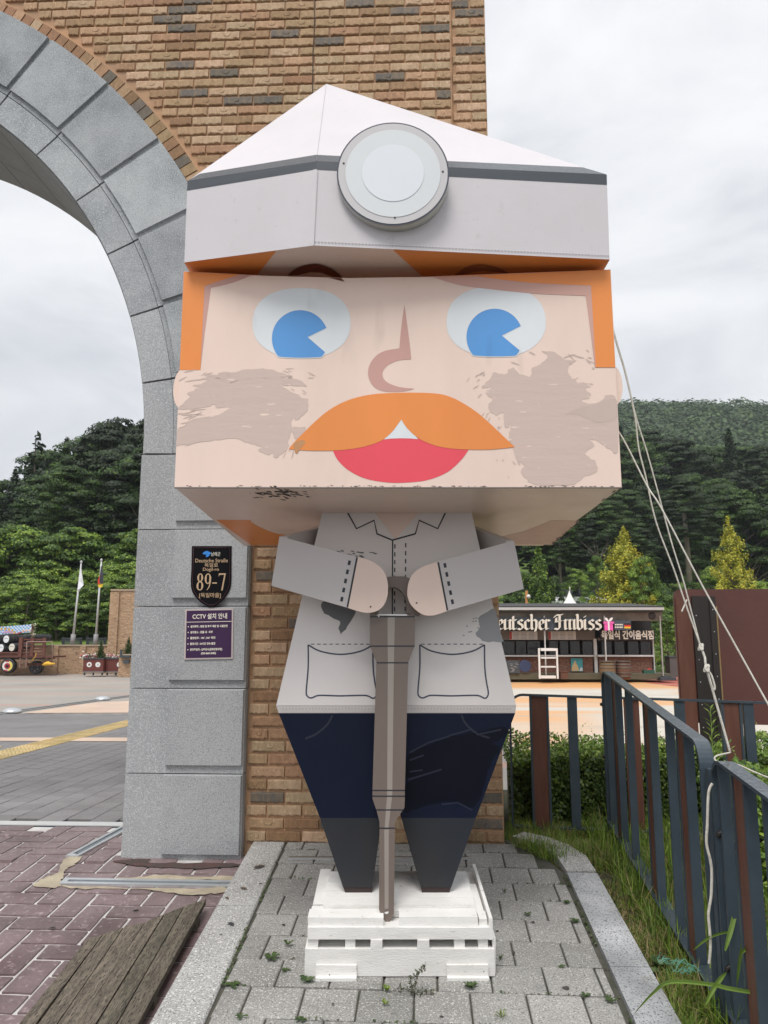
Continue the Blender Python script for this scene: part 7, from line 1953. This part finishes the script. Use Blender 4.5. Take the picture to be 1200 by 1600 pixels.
# things in front of the kiosk
t = kthing('white_rack', 'empty white shelf rack standing in front of the kiosk', 'shelf rack', 857, -1.2)
MR = mat('rack_white', (0.74, 0.74, 0.73), 0.6)
for x0 in (841, 869): kb(t, 'upright', x0, 1013, x0 + 4, 1060.5, -1.26, -1.18, MR); kb(t, 'upright', x0 + 0.6, 1013, x0 + 3.4, 1058, -0.85, -0.80, MR)
for i, y0 in enumerate((1013, 1027, 1041, 1056)): kb(t, 'shelf', 845.2, y0, 868.8, y0 + (4 if i in (0, 3) else 2), -1.25, -0.82, MR)
M_barrel = mat('oak_barrel', (0.20, 0.13, 0.065), 0.75, 0.2, 5.0, (0.13, 0.085, 0.045), stretch=(6, 6, 0.8)); M_hoop = mat('barrel_hoop', (0.10, 0.085, 0.07), 0.5)
def barrel(px, label, d, w, h0, h1, mt):
    zt_2, zb_2 = kq(px, h0, d).z, kq(px, h1, d).z; r0 = (kq(px + w, h0, d).x - kq(px, h0, d).x) / 2; H_ = zt_2 - zb_2
    c = W(Vector((kq(px, h1, d).x, YK + d, zb_2))); t = thing('barrel', c, label, 'barrel', YAW)
    b = MB(); b.lathe([(r0 * .80, 0), (r0 * .93, H_ * .22), (r0, H_ * .5), (r0 * .95, H_ * .78), (r0 * .86, H_)], c, n=18); b.build('staves', mt, t)
    for f in (0.2, 0.38, 0.66, 0.84):
        b = MB(); rr2 = r0 * (0.93 + 0.075 * math.sin(math.pi * f)) ; b.lathe([(rr2, H_ * f - .02), (rr2 * 1.01, H_ * f), (rr2, H_ * f + .02)], c, n=18); b.build('hoop', M_hoop, t)
    b = MB(); b.lathe([(r0 * .98, H_), (r0 * .98, H_ + .03)], c, n=18); b.build('lid', M_hoop, t)
barrel(950, 'tall oak barrel in front of the kiosk, the left one of the pair', -1.0, 25, 1034, 1062, M_barrel)
barrel(975, 'dark brown barrel standing right beside the oak one', -0.9, 24, 1034, 1062, mat('dark_barrel', (0.12, 0.06, 0.04), 0.7, 0.2, 5.0))
t = kthing('poster', 'teal poster with a tan building picture leaning on the kiosk brick base', 'poster', 901, 0.3, 1049)
kb(t, 'sheet', 892, 1028.5, 911, 1049, 0.29, 0.33, mat('poster_teal', (0.06, 0.30, 0.33), 0.5, 0.08, 3.0)); 
b = MB(); b.prism([W(kq(x_, y_, 0.285)) for x_, y_ in ((893, 1048.5), (905, 1048.5), (903, 1041), (900, 1036), (898.5, 1031), (896.5, 1036), (894, 1041))], W((0, 0.004, 0))); b.build('picture_tower', mat('poster_tan', (0.62, 0.42, 0.20), 0.5), t, True)
b = MB(); b.prism([W(kq(x_, y_, 0.285)) for x_, y_ in ((905.5, 1048.5), (910.5, 1048.5), (910, 1044), (908, 1042), (906, 1045))], W((0, 0.004, 0))); b.build('picture_rocks', mat('poster_white', (0.6, 0.62, 0.6), 0.5), t, True)
t = kthing('chalkboard', 'dark chalkboard with pale scribbles leaning by the kiosk step', 'chalkboard', 803, -0.4, 1052)
kb(t, 'board', 790, 1032, 812, 1052, -0.42, -0.38, M_slot)
b = MB()
for k in range(14):
    r2 = random.Random(k); xx, yy = r2.uniform(795, 806), 1036 + k; a, c = kq(xx, yy, -.423), kq(xx + r2.uniform(2, 5), yy + .6, -.423); b.face([W((a.x, YK - .423, c.z)), W((c.x, YK - .423, c.z)), W((c.x, YK - .423, a.z)), W((a.x, YK - .423, a.z))])
tag(b.build('chalk_marks', M_greyp, t), kind='stuff')
b = MB(); b.lathe([(0.20, 0), (0.21, 0.02), (0.21, 0.05)], W(kq(820.5, 1041, -0.42)), W((0, 1, 0)), 22); tag(b.build('round_sign', mat('round_blue', (0.03, 0.045, 0.11), 0.5)), 'round dark blue sign beside the chalkboard at the kiosk', 'sign')
t = kthing('brown_crate', 'low brown wooden crate on the step right of the white rack', 'crate', 882, -0.6)
MC_ = mat('crate_brown', (0.13, 0.06, 0.04), 0.8, 0.2, 6.0); kb(t, 'box', 876, 1050, 888, 1061, -0.7, -0.4, MC_); kb(t, 'lid', 875.5, 1048.8, 888.5, 1050, -0.72, -0.38, MC_)
t = kthing('green_planter', 'small green trough with a red peaked ornament on the kiosk step', 'planter', 1015, -0.2, 1054)
kb(t, 'trough', 1006, 1047, 1023.5, 1053, -0.3, -0.1, mat('trough_green', (0.02, 0.09, 0.06), 0.6)); b = MB(); b.prism([W(kq(x_, y_, -0.22)) for x_, y_ in ((1011, 1047), (1019, 1047), (1015, 1043))], W((0, 0.06, 0))); b.build('ornament', M_redp, t, True)
t = kthing('post_base', 'black weighted base at the foot of the outer kiosk post', 'base', 1040, -0.4, 1063); kb(t, 'slab', 1032, 1058.5, 1057, 1063.5, -0.6, -0.2, M_slot); kb(t, 'collar', 1036, 1056.5, 1048, 1058.5, -0.5, -0.3, M_slot)
t = kthing('utility_box', 'dark grey utility box standing beyond the right end of the kiosk', 'cabinet', 1051, 1.2, 1058); kb(t, 'body', 1046, 1027, 1062, 1058, 1.0, 1.5, mat('box_grey', (0.10, 0.095, 0.09), 0.7, 0.15, 3.0)); kb(t, 'cap', 1045.4, 1025.5, 1062.6, 1027, 0.97, 1.53, M_slot)
# white tent top and wooden lamp pole behind the kiosk
t = thing('tent', W(qY(891, 1000, 36)), 'white peaked tent top showing over the kiosk roof', 'tent', YAW)
b = MB(); cx_ = qY(890.5, 947, 36); pr = []
prof = [(17.5, 950), (12, 945), (7, 938), (3.4, 931), (1.0, 925), (0.5, 923)]
s2 = 36 * 0.99 / FPX
b.lathe([(w * s2, qY(890, y, 36).z - cx_.z) for w, y in prof], W(cx_), n=8); b.build('canopy', mat('tent_white', (0.78, 0.77, 0.74), 0.7), t)
b = MB(); b.tube([W(qY(890.5, 924, 36)), W(qY(890.2, 917, 36))], 0.025, 6); b.build('finial', M_kwhite, t)
for sg in (-1, 1):
    a = qY(890.5 + sg * 17, 950, 36); b = MB(); b.tube([W(a), W(Vector((a.x, a.y, hill_z(a.x, a.y) - .1)))], 0.04, 6); b.build('pole', M_kwhite, t)
t = thing('lamp_pole', W(qY(823, 1000, 31.5)), 'orange-brown wooden pole with a white globe lamp behind the kiosk', 'lamp', YAW)
a, c = qY(822.7, 923, 31.5), qY(822.7, 1000, 31.5); b = MB(); b.tube([W(Vector((c.x, c.y, Z_PLAZA - .2))), W(a)], 0.055, 8); b.build('pole', mat('pole_wood', (0.36, 0.16, 0.05), 0.7, 0.1, 5.0), t)
b = MB(); c = W(qY(825.8, 932, 31.4)); b.lathe([(0.01, -0.08), (0.06, -0.06), (0.085, 0), (0.06, 0.06), (0.01, 0.08)], c, n=12); b.build('globe', mat('globe_white', (0.7, 0.7, 0.68), 0.4), t)
# cars parked far up the lawn
def car(px, py, Y, label, col):
    c = qY(px, py, Y); gz = hill_z(*W(c)[:2]); c.z = gz
    t = thing('parked_car', W(c), label, 'car', YAW + 0.4); M = Matrix.Translation(W(c)) @ Matrix.Rotation(YAW + 0.4, 4, 'Z')
    b = MB(); b.prism([M @ Vector((x_, -.85, z_)) for x_, z_ in ((-2.1, .35), (2.1, .35), (2.15, .8), (1.2, .95), (-2.0, .95), (-2.15, .7))], M.to_3x3() @ Vector((0, 1.7, 0))); b.build('body', mat('car_paint', col, 0.3), t, True)
    b = MB(); b.prism([M @ Vector((x_, -.75, z_)) for x_, z_ in ((-1.8, .955), (1.0, .955), (.45, 1.45), (-1.35, 1.45))], M.to_3x3() @ Vector((0, 1.5, 0))); b.build('cabin', M_glassd, t, True)
    for x_ in (-1.3, 1.3):
        for y_ in (-.87, .87): b = MB(); b.lathe([(.32, -.1), (.32, .1)], M @ Vector((x_, y_, .32)), M.to_3x3() @ Vector((0, 1, 0)), 12); b.build('wheel', M_slot, t)
car(912, 925, 56, 'white car parked on the lawn, the one nearest the tent peak', (0.75, 0.76, 0.77)); car(866, 925, 58, 'white car parked on the lawn behind the lamp pole', (0.72, 0.73, 0.74))

# ------------------------------------------------------------------ far left: wagon, walls, flags, planters
YL = 31.5
lq = lambda x, y, d=0.0: qY(x, y, YL + d)
def lbox(par, name, x0, y0, x1, y1, d0, d1, mt):
    a, c = lq(x0, y0, d0), lq(x1, y1, d0); b = MB(); b.box((a.x, YL + d0, c.z), (c.x, YL + d1, a.z), M=ROT); return b.build(name, mt, par)
M_fbrick = mat('far_tan_brick', (0.42, 0.28, 0.17), 0.9, 0.3, 4.0, (0.30, 0.19, 0.115), [((0.16, 0.12, 0.09), 7, 0.60, 0.68), ((0.52, 0.38, 0.26), 9, 0.58, 0.66)], stretch=(1, 1, 3.2)); M_cap = mat('far_coping', (0.38, 0.30, 0.22), 0.9, 0.1, 3.0)
lw = thing('low_brick_wall', W(lq(120, 1053, 1.9)), 'low tan brick retaining wall behind the wagon and the flagpoles', 'wall', YAW)
lbox(lw, 'wall', -140, 1009.5, 178, 1056, 1.9, 2.3, M_fbrick); lbox(lw, 'coping', -140, 1007.5, 178, 1009.5, 1.86, 2.35, M_cap); lbox(lw, 'pier', 125, 1009.6, 131, 1056, 1.80, 1.895, M_fbrick); lbox(lw, 'pier', 84, 1009.6, 88, 1056, 1.80, 1.895, M_fbrick)
tw = thing('tall_brick_wall', W(lq(195, 1053, 1.5)), 'taller tan brick wall rising beside the granite pillar', 'wall', YAW)
lbox(tw, 'wall', 174, 923, 330, 1058, 1.5, 2.6, M_fbrick); lbox(tw, 'coping', 173, 920.5, 331, 923, 1.45, 2.65, M_cap); lbox(tw, 'corner_pier', 172.5, 925, 179, 1058, 1.40, 1.495, M_fbrick)
gp = thing('gate_pier', W(lq(195, 1057, -0.9)), 'short tan brick pier with black fittings close to the granite pillar', 'pier', YAW)
lbox(gp, 'pier', 186, 1025, 230, 1058, -0.9, -0.3, M_fbrick); lbox(gp, 'cap', 185, 1022.5, 231, 1025, -0.95, -0.25, M_cap)
lbox(gp, 'bracket', 187, 1024, 203, 1027.5, -1.05, -0.952, M_slot); lbox(gp, 'bracket', 187.5, 1015, 190, 1024, -1.02, -0.96, M_slot); lbox(gp, 'latch', 193, 1031, 201, 1037, -1.02, -0.905, M_slot)
for px_b, wdt, lb in ((112, 32, 'dark slatted bench back behind the low brick wall, left one'), (150, 32, 'dark slatted bench back behind the low brick wall, right one')):
    t = thing('bench', W(lq(px_b, 1007, 2.9)), lb, 'bench', YAW)
    for k in range(4): lbox(t, 'slat', px_b - wdt / 2, 996.5 + k * 2.8, px_b + wdt / 2, 998.4 + k * 2.8, 2.9, 2.95, M_slot)
    for s_ in (-1, 1): lbox(t, 'leg', px_b + s_ * wdt * .42 - .8, 996, px_b + s_ * wdt * .42 + .8, 1012, 2.96, 3.05, M_slot)
def flagpole(label, x0, y0, x1, y1):
    t = thing('flagpole', W(lq(x0, y0, 2.1)), label, 'flagpole', YAW)
    b = MB(); b.tube([W(lq(x0, y0, 2.1)), W(lq(x1, y1, 2.1))], [0.06, 0.032], 8); b.build('pole', mat('pole_silver', (0.62, 0.62, 0.62), 0.35, metal=0.4), t)
    b = MB(); b.tube([W(lq(x0, y0 + .5, 2.1)), W(lq(x0 + (x1 - x0) * .13, y0 - 16, 2.1))], 0.10, 10); b.build('socket', mat('socket_grey', (0.28, 0.28, 0.28), 0.6), t)
    b = MB(); c = W(lq(x1, y1 - 1, 2.1)); b.lathe([(0.01, -.07), (0.055, -.03), (0.055, .03), (0.01, .07)], c, n=10); b.build('finial', M_gut, t)
flagpole('thin silver flagpole carrying the white flag', 113, 1007, 127, 879); flagpole('thin silver flagpole carrying the black, red and gold flag', 149, 1007, 158.5, 876)
def flag(label, rows):
    b = MB(); 
    mats = []
    for mi, (pts, col) in enumerate(rows):
        mats.append(mat('flag_cloth', col, 0.8)); q = [W(lq(x_, y_, 2.02 - 0.05 * math.sin(x_ * 1.1))) for x_, y_ in pts]
        b.prism(q, W((0, 0.012, 0)), mi)
    tag(b.build('flag', mats), label, 'flag')
flag('limp white flag hanging on the left pole', [([(126.3, 882), (128.5, 900), (130.6, 914), (127, 918), (123.5, 924.5), (121.2, 922), (123, 908), (125, 892)], (0.74, 0.75, 0.78))])
flag('limp black, red and gold flag hanging on the right pole', [([(157.8, 884), (159.5, 886), (161.5, 897), (161, 912), (156.5, 912), (155.5, 906), (156.2, 896)], (0.035, 0.04, 0.055)), ([(156.2, 897), (155.4, 906), (156.4, 911.8), (153, 913.5), (152.6, 908)], (0.62, 0.05, 0.03)), ([(153, 913.7), (156.5, 912.2), (161, 912.2), (160, 916.5), (156.5, 918), (153, 916)], (0.75, 0.55, 0.04))])
# planters with cone shrubs
M_pl = mat('planter_maroon', (0.13, 0.03, 0.022), 0.6, 0.1, 3.0); M_disc = mat('planter_disc', (0.72, 0.72, 0.70), 0.5); 
cone = conifer(41, 1.0, 0.36, 16, 60, 0.06, [L_dark, L_mid], 0.0, 0.0)
def planter(label, x0, x1, d, faces, seed):
    t = thing('planter', W(lq((x0 + x1) / 2, 1054, d)), label, 'planter', YAW)
    lbox(t, 'box', x0, 1030, x1, 1049, d, d + 0.55, M_pl); lbox(t, 'rim', x0 - 0.6, 1028, x1 + 0.6, 1030, d - 0.03, d + 0.58, M_slot); lbox(t, 'base', x0 - 0.4, 1049, x1 + 0.4, 1051, d - 0.02, d + 0.56, mat('planter_base', (0.16, 0.17, 0.17), 0.6))
    for i in range(3):
        b = MB(); b.lathe([(0.055, -.02), (0.055, .02)], W(lq(x0 + 1.5 + (x1 - x0 - 3) * i / 2, 1053, d + .05)), W((1, 0, 0)), 8); b.build('castor', M_slot, t)
    for px, py in faces:
        b = MB(); b.lathe([(0.10, 0), (0.10, -.008)], W(lq(px, py, d - .001)), W((0, 1, 0)), 16); o = b.build('emblem_disc', M_disc, t)
        b = MB(); b.lathe([(0.045, 0), (0.045, -.004)], W(lq(px, py, d - .0095)), W((0, 1, 0)), 10); b.build('emblem', mat('emblem_brown', (0.20, 0.10, 0.05), 0.5) if px < 145 else mat('emblem_pale', (0.5, 0.5, 0.52), 0.5), o)
    r2 = np.random.default_rng(seed); n = 240
    c = np.stack([r2.uniform(lq(x0 + 1, 1028).x, lq(x1 - 1, 1028).x, n), YL + d + r2.uniform(0.03, 0.5, n), lq(x0, 1028, d).z + np.abs(r2.normal(0, 0.07, n))], 1)
    c = np.array([tuple(INV[t.name] @ W(v)) for v in c])
    add('flowers', leaves('flowers', c, r2.normal(size=(n, 3)) + (0, -1, 1), r2.uniform(.05, .09, n), [mat('petal_white', (0.7, 0.66, 0.66), 0.6), mat('petal_red', (0.35, 0.05, 0.07), 0.6), L_mid], r2.integers(0, 3, n), 0.8), t)['kind'] = 'stuff'
planter('long maroon planter on castors with two round emblems before the low wall', 130.5, 161, -0.6, ((139.5, 1038.5), (153, 1038.5)), 1)
planter('maroon planter half hidden behind the short brick pier', 166, 196, -0.35, ((186.5, 1038.5),), 2)
for px, d, top, lb in ((157, -0.32, 1001, 'cone-shaped shrub in the long maroon planter'), (200, -0.1, 996, 'cone-shaped shrub in the planter beside the granite pillar')):
    p = W(lq(px, 1029, d)); s = lq(px, top, d).z - p.z; plant_tree('cone_shrub', lb, cone, p, s * 1.0, 0, None, 'shrub', s)
# beer wagon
M_wag = mat('wagon_brown', (0.13, 0.048, 0.034), 0.7, 0.2, 3.0); M_keg = mat('keg_black', (0.022, 0.022, 0.024), 0.45, 0.1, 4.0); M_kegend = mat('keg_end', (0.70, 0.66, 0.58), 0.6, 0.06, 4.0); M_kegend2 = mat('keg_end_white', (0.74, 0.76, 0.78), 0.6)
wg = thing('beer_wagon', W(lq(35, 1055, 0.3)), 'old brown wooden beer wagon with a slatted tail on the left of the plaza', 'wagon', YAW)
def wb(name, x0, y0, x1, y1, d0, d1, mt=M_wag): return lbox(wg, name, x0, y0, x1, y1, d0, d1, mt)
wb('bed', -90, 1021.5, 29.5, 1027.5, 0.0, 1.6); wb('side_board', -90, 1018.8, 29.5, 1021, -0.06, -0.002); wb('corner_post', 29.8, 996, 33, 1027, -0.06, 0.06); wb('tail_deck', 30, 1025.5, 81, 1028, 0.0, 1.4)
for y0 in (998, 1003, 1008): wb('slat', 33.2, y0, 70, y0 + 2.4, 0.02, 0.06)
for y0 in (1014, 1019, 1022.6): wb('slat', 33.2, y0, 70, y0 + (2.4 if y0 < 1022 else 2.6), 0.02, 0.06)
for x0 in (48.5, 67): wb('slat_post', x0, 996.5, x0 + 2.6, 1026, -0.03, 0.018)
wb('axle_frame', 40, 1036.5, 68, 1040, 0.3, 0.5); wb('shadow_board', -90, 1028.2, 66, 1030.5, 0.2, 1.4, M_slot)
b = MB(); b.tube([W(lq(41.5, 1027, -.12)), W(lq(42, 1003, -.12)), W(lq(43, 1002.5, -.12)), W(lq(81.5, 1002.5, -.12)), W(lq(81.5, 1034, -.12))], 0.022, 6); b.build('hand_rail', mat('rail_pinkish', (0.30, 0.20, 0.17), 0.5), wg)
b = MB(); b.tube([W(lq(72.5, 1028, -.1)), W(lq(72.5, 1034, -.1)), W(lq(81.5, 1034, -.1))], 0.02, 6); b.build('step_bracket', M_wag, wg)
ML_ = mat('ladder_brown', (0.20, 0.11, 0.09), 0.6)
lad = wb('ladder', 30.5, 1028.5, 32, 1043, -0.05, -0.01, ML_)
for x0, y0, x1, y1 in ((40, 1028.5, 41.5, 1043), (32.1, 1034, 39.9, 1035), (32.1, 1042, 39.9, 1043)): lbox(lad, 'rung' if y1 - y0 < 3 else 'stile', x0, y0, x1, y1, -0.05, -0.01, ML_)
def wheel(px, py, r_px, d, deco):
    r0 = r_px * (YL + d) * .99 / FPX; c = W(lq(px, py, d)); ax = W((0, 1, 0))
    b = MB(); b.lathe([(r0 * .72, 0), (r0 * .9, -0.03), (r0, 0.02), (r0, 0.2), (r0 * .9, 0.25)], c, ax, 24); w_ = b.build('wheel', M_keg, wg)
    if deco:
        b = MB(); b.lathe([(r0 * .70, -.005), (r0 * .70, -.03)], c, ax, 24); b.build('rim', mat('rim_white', (0.72, 0.70, 0.64), 0.5), w_)
        b = MB(); n = 12
        o = [c + ax * -.034 + (W(UX) * math.cos(a) + UZ * math.sin(a)) * r0 * .70 for a in np.linspace(-1.35, 1.2, n)]; b.poly(o); b.build('rim_yellow', mat('rim_yellow_paint', (0.72, 0.60, 0.12), 0.5), w_)
        for a0 in (1.25, 4.1):
            b = MB(); o = [c + ax * -.037 + (W(UX) * math.cos(a) + UZ * math.sin(a)) * r0 * q for q, aa in ((.71, np.linspace(a0, a0 + .75, 6)), (.56, np.linspace(a0 + .75, a0, 6))) for a in aa]; b.poly(o); b.build('rim_red', mat('rim_red_paint', (0.48, 0.03, 0.05), 0.5), w_)
        b = MB(); b.lathe([(r0 * .40, -.03), (r0 * .40, -.045)], c, ax, 18); b.build('hub_ring', mat('hub_red', (0.40, 0.03, 0.05), 0.5), w_)
        b = MB(); b.lathe([(r0 * .20, -.045), (r0 * .16, -.09)], c, ax, 12); b.build('hub', M_keg, w_)
    else:
        b = MB(); b.lathe([(r0 * .62, -.004), (r0 * .6, -.02)], c, ax, 20); b.build('rim', mat('rim_dark', (0.09, 0.09, 0.095), 0.5), w_)
        for k in range(3):
            a = k * math.pi / 3; u = (W(UX) * math.cos(a) + UZ * math.sin(a)) * r0 * .6; b = MB(); b.tube([c + ax * -.03 - u, c + ax * -.03 + u], 0.025, 5); b.build('spoke', M_keg, w_)
wheel(12, 1040.5, 11.3, -0.02, True); wheel(55, 1043, 10.2, 0.35, False); wheel(-70, 1040.5, 11.3, -0.02, True)
def keg(px, py, r_px, d, label, m_end, L_=1.0):
    r0 = r_px * (YL + d) * .99 / FPX; c = W(lq(px, py, d)); ax = W(Vector((0.38, 1, 0)).normalized()); t = thing('beer_keg', c, label, 'keg', YAW, 'beer kegs stacked on the wagon')
    b = MB(); b.lathe([(r0 * .92, 0), (r0 * 1.0, 0.05), (r0 * 1.08, L_ * .5), (r0 * 1.0, L_ - .05), (r0 * .92, L_)], c, ax, 20); b.build('staves', M_keg, t)
    for f in (.18, .34, .66, .82): b = MB(); b.lathe([(r0 * (1.03 + .06 * math.sin(math.pi * f)), L_ * f - .015), (r0 * (1.03 + .06 * math.sin(math.pi * f)), L_ * f + .015)], c, ax, 20); b.build('hoop', mat('keg_hoop', (0.055, 0.055, 0.06), 0.35) if 'keg_hoop' not in bpy.data.materials else bpy.data.materials['keg_hoop'], t)
    b = MB(); b.lathe([(r0 * .86, -.002), (r0 * .84, -.02)], c, ax, 20); b.build('end', m_end, t)
    b = MB(); u, v = ax.cross(UZ).normalized(), UZ
    if u.x < 0: u = -u
    o = [c - ax * .023 + (u * math.cos(a)) * r0 * .62 + v * (math.sin(a) * r0 * .22 + q) for q, aa in ((.06 * r0, np.linspace(.25, math.pi - .25, 8)), (-.06 * r0, np.linspace(math.pi - .25, .25, 8))) for a in aa]
    b.poly(o); b.build('print', M_greyp, t)
keg(10, 998.7, 6.6, -0.03, 'black keg with a white end in the upper row, right one on the wagon', M_kegend2); keg(18.7, 1011.5, 6.7, -0.03, 'black keg with a cream end in the lower row beside the wagon post', M_kegend)
keg(1.5, 1012.5, 6.7, -0.03, 'black keg with a bluish-white end in the lower row at the picture edge', M_kegend2); keg(-6, 999, 6.6, -0.03, 'black keg mostly cut off by the picture edge in the upper row', M_kegend2); keg(-15.5, 1012.5, 6.7, -0.03, 'black keg beyond the picture edge in the lower row', M_kegend2)
keg(36, 996.5, 5.4, 0.75, 'dark keg lying behind the slatted tail in the upper row', M_keg); keg(50, 996.5, 5.2, 0.85, 'dark keg lying farthest right behind the slatted tail', M_keg)
# checked banner over the kegs
t = thing('checked_banner', W(lq(20, 990, 0.1)), 'blue and white checked banner with golden lettering above the kegs', 'banner', YAW)
b = MB(); P_ = [lq(-60, 984, .1), lq(50, 975.5, .1), lq(48.5, 988, .1), lq(-60, 996, .1)]
b.prism([W(v) for v in P_], W((0, .04, 0))); b.build('cloth', mat('banner_white', (0.74, 0.76, 0.78), 0.6), t, True)
b = MB(); mb2 = MB()
for i in range(22):
    for j in range(5):
        u, v = (i + 0.5 * (j % 2)) / 22, (j + 0.5) / 5
        c = P_[0].lerp(P_[1], u).lerp(P_[3].lerp(P_[2], u), v); hw_, hh_ = 0.055, 0.036
        if -0.5 < (lq(50, 980, .1).x - c.x) and u < 0.99: b.poly([W(c + Vector(o)) for o in ((-hw_, -.004, 0), (0, -.004, -hh_), (hw_, -.004, 0), (0, -.004, hh_))])
tag(b.build('check', mat('banner_blue', (0.10, 0.33, 0.66), 0.6), t), kind='stuff')
b = MB()
for k in range(8):
    a = R(155 - k * 18); cx2, cy2 = 6, 994
    px, py = cx2 + 19 * math.cos(a), cy2 - 11.5 * math.sin(a); c = lq(px, py, 0.088)
    d = Vector((0.036 * math.sin(a), 0, 0)); b.poly([W(c + Vector(o)) for o in ((-.05, 0, -.06), (.03, 0, -.05), (.05, 0, .06), (-.03, 0, .055))])
tag(b.build('golden_letters', mat('banner_gold', (0.55, 0.34, 0.10), 0.6), t), kind='stuff')
b = MB(); b.poly([W(lq(x_, y_, .086)) for x_, y_ in spl([(3, 989.5), (7, 986.6), (13, 985.6), (19, 987), (21, 990), (12, 988.8)], 3, True)]); b.build('scroll', mat('banner_scroll', (0.50, 0.30, 0.45), 0.6), t)
b = MB(); b.poly([W(lq(x_, y_, .086)) for x_, y_ in ((25, 990), (33.5, 986.5), (33.8, 988.5), (25.5, 991))]); b.build('red_word', M_redp, t)
for px, py, cc_ in ((36.5, 986, (.7, .38, .2)), (41, 985.5, (.7, .42, .25)), (46, 984.8, (.7, .5, .4))):
    b = MB(); c = lq(px, py, .086); b.poly([W(c + Vector(o)) for o in ((-.05, 0, 0), (0, 0, -.06), (.05, 0, 0), (0, 0, .06))]); b.build('gold_check', mat('check_gold', cc_, 0.6), t)
t = thing('banner_post', W(lq(50.5, 996, .1)), 'post wound with a pale garland at the end of the checked banner', 'post', YAW)
b = MB(); b.tube([W(lq(50.5, 1026, .1)), W(lq(50.5, 976, .1))], 0.03, 6); b.build('pole', M_wag, t)
r2 = np.random.default_rng(6); n = 120; c = np.stack([r2.normal(0, .05, n) + lq(51, 985).x, YL + .1 + r2.normal(0, .05, n), r2.uniform(lq(51, 994, .1).z, lq(51, 974, .1).z, n)], 1); c = np.array([tuple(INV[t.name] @ W(v)) for v in c])
add('garland', leaves('garland', c, r2.normal(size=(n, 3)), r2.uniform(.05, .1, n), [mat('garland_pale', (0.6, 0.58, 0.42), 0.7), L_dark], r2.integers(0, 2, n), .7), t)['kind'] = 'stuff'
b = MB(); c = lq(74, 1037.5, -.2); b.tube([W(lq(x_, y_, -.2)) for x_, y_ in ((66, 1039.3), (70, 1037.8), (75, 1036.5), (80, 1037.4), (86, 1036.8))], [0.02, 0.07, 0.085, 0.05, 0.03], 8); tag(b.build('yellow_wrap', mat('wrap_yellow', (0.72, 0.42, 0.04), 0.6, 0.15, 8.0)), 'yellow cloth wrapped round the wagon drawbar', 'cloth')
b = MB(); b.tube([W(lq(x_, y_, -.14)) for x_, y_ in ((56.5, 1020), (55.5, 1026), (50, 1031.5))], [0.012, 0.016, 0.022], 6); tag(b.build('yellow_strap', mat('strap_yellow', (0.60, 0.36, 0.06), 0.6)), 'thin yellow strap hanging from the slatted wagon tail', 'strap')

# ------------------------------------------------------------------ haze: closed box of thin air round the whole scene
hz = MB(); hz.box((-620, -70, -3.0), (660, 720, 140.0))
M_haze = bpy.data.materials.new('thin_haze'); M_haze.use_nodes = True
_n = M_haze.node_tree; _n.nodes.remove(_n.nodes['Principled BSDF'])
_v = _n.nodes.new('ShaderNodeVolumePrincipled'); _v.inputs['Color'].default_value = (0.86, 0.92, 0.98, 1); _v.inputs['Density'].default_value = 0.00042; _v.inputs['Anisotropy'].default_value = 0.2
_n.links.new(_v.outputs[0], _n.nodes['Material Output'].inputs['Volume'])
tag(hz.build('haze', M_haze), kind='stuff')
print('objects', len(bpy.data.objects))
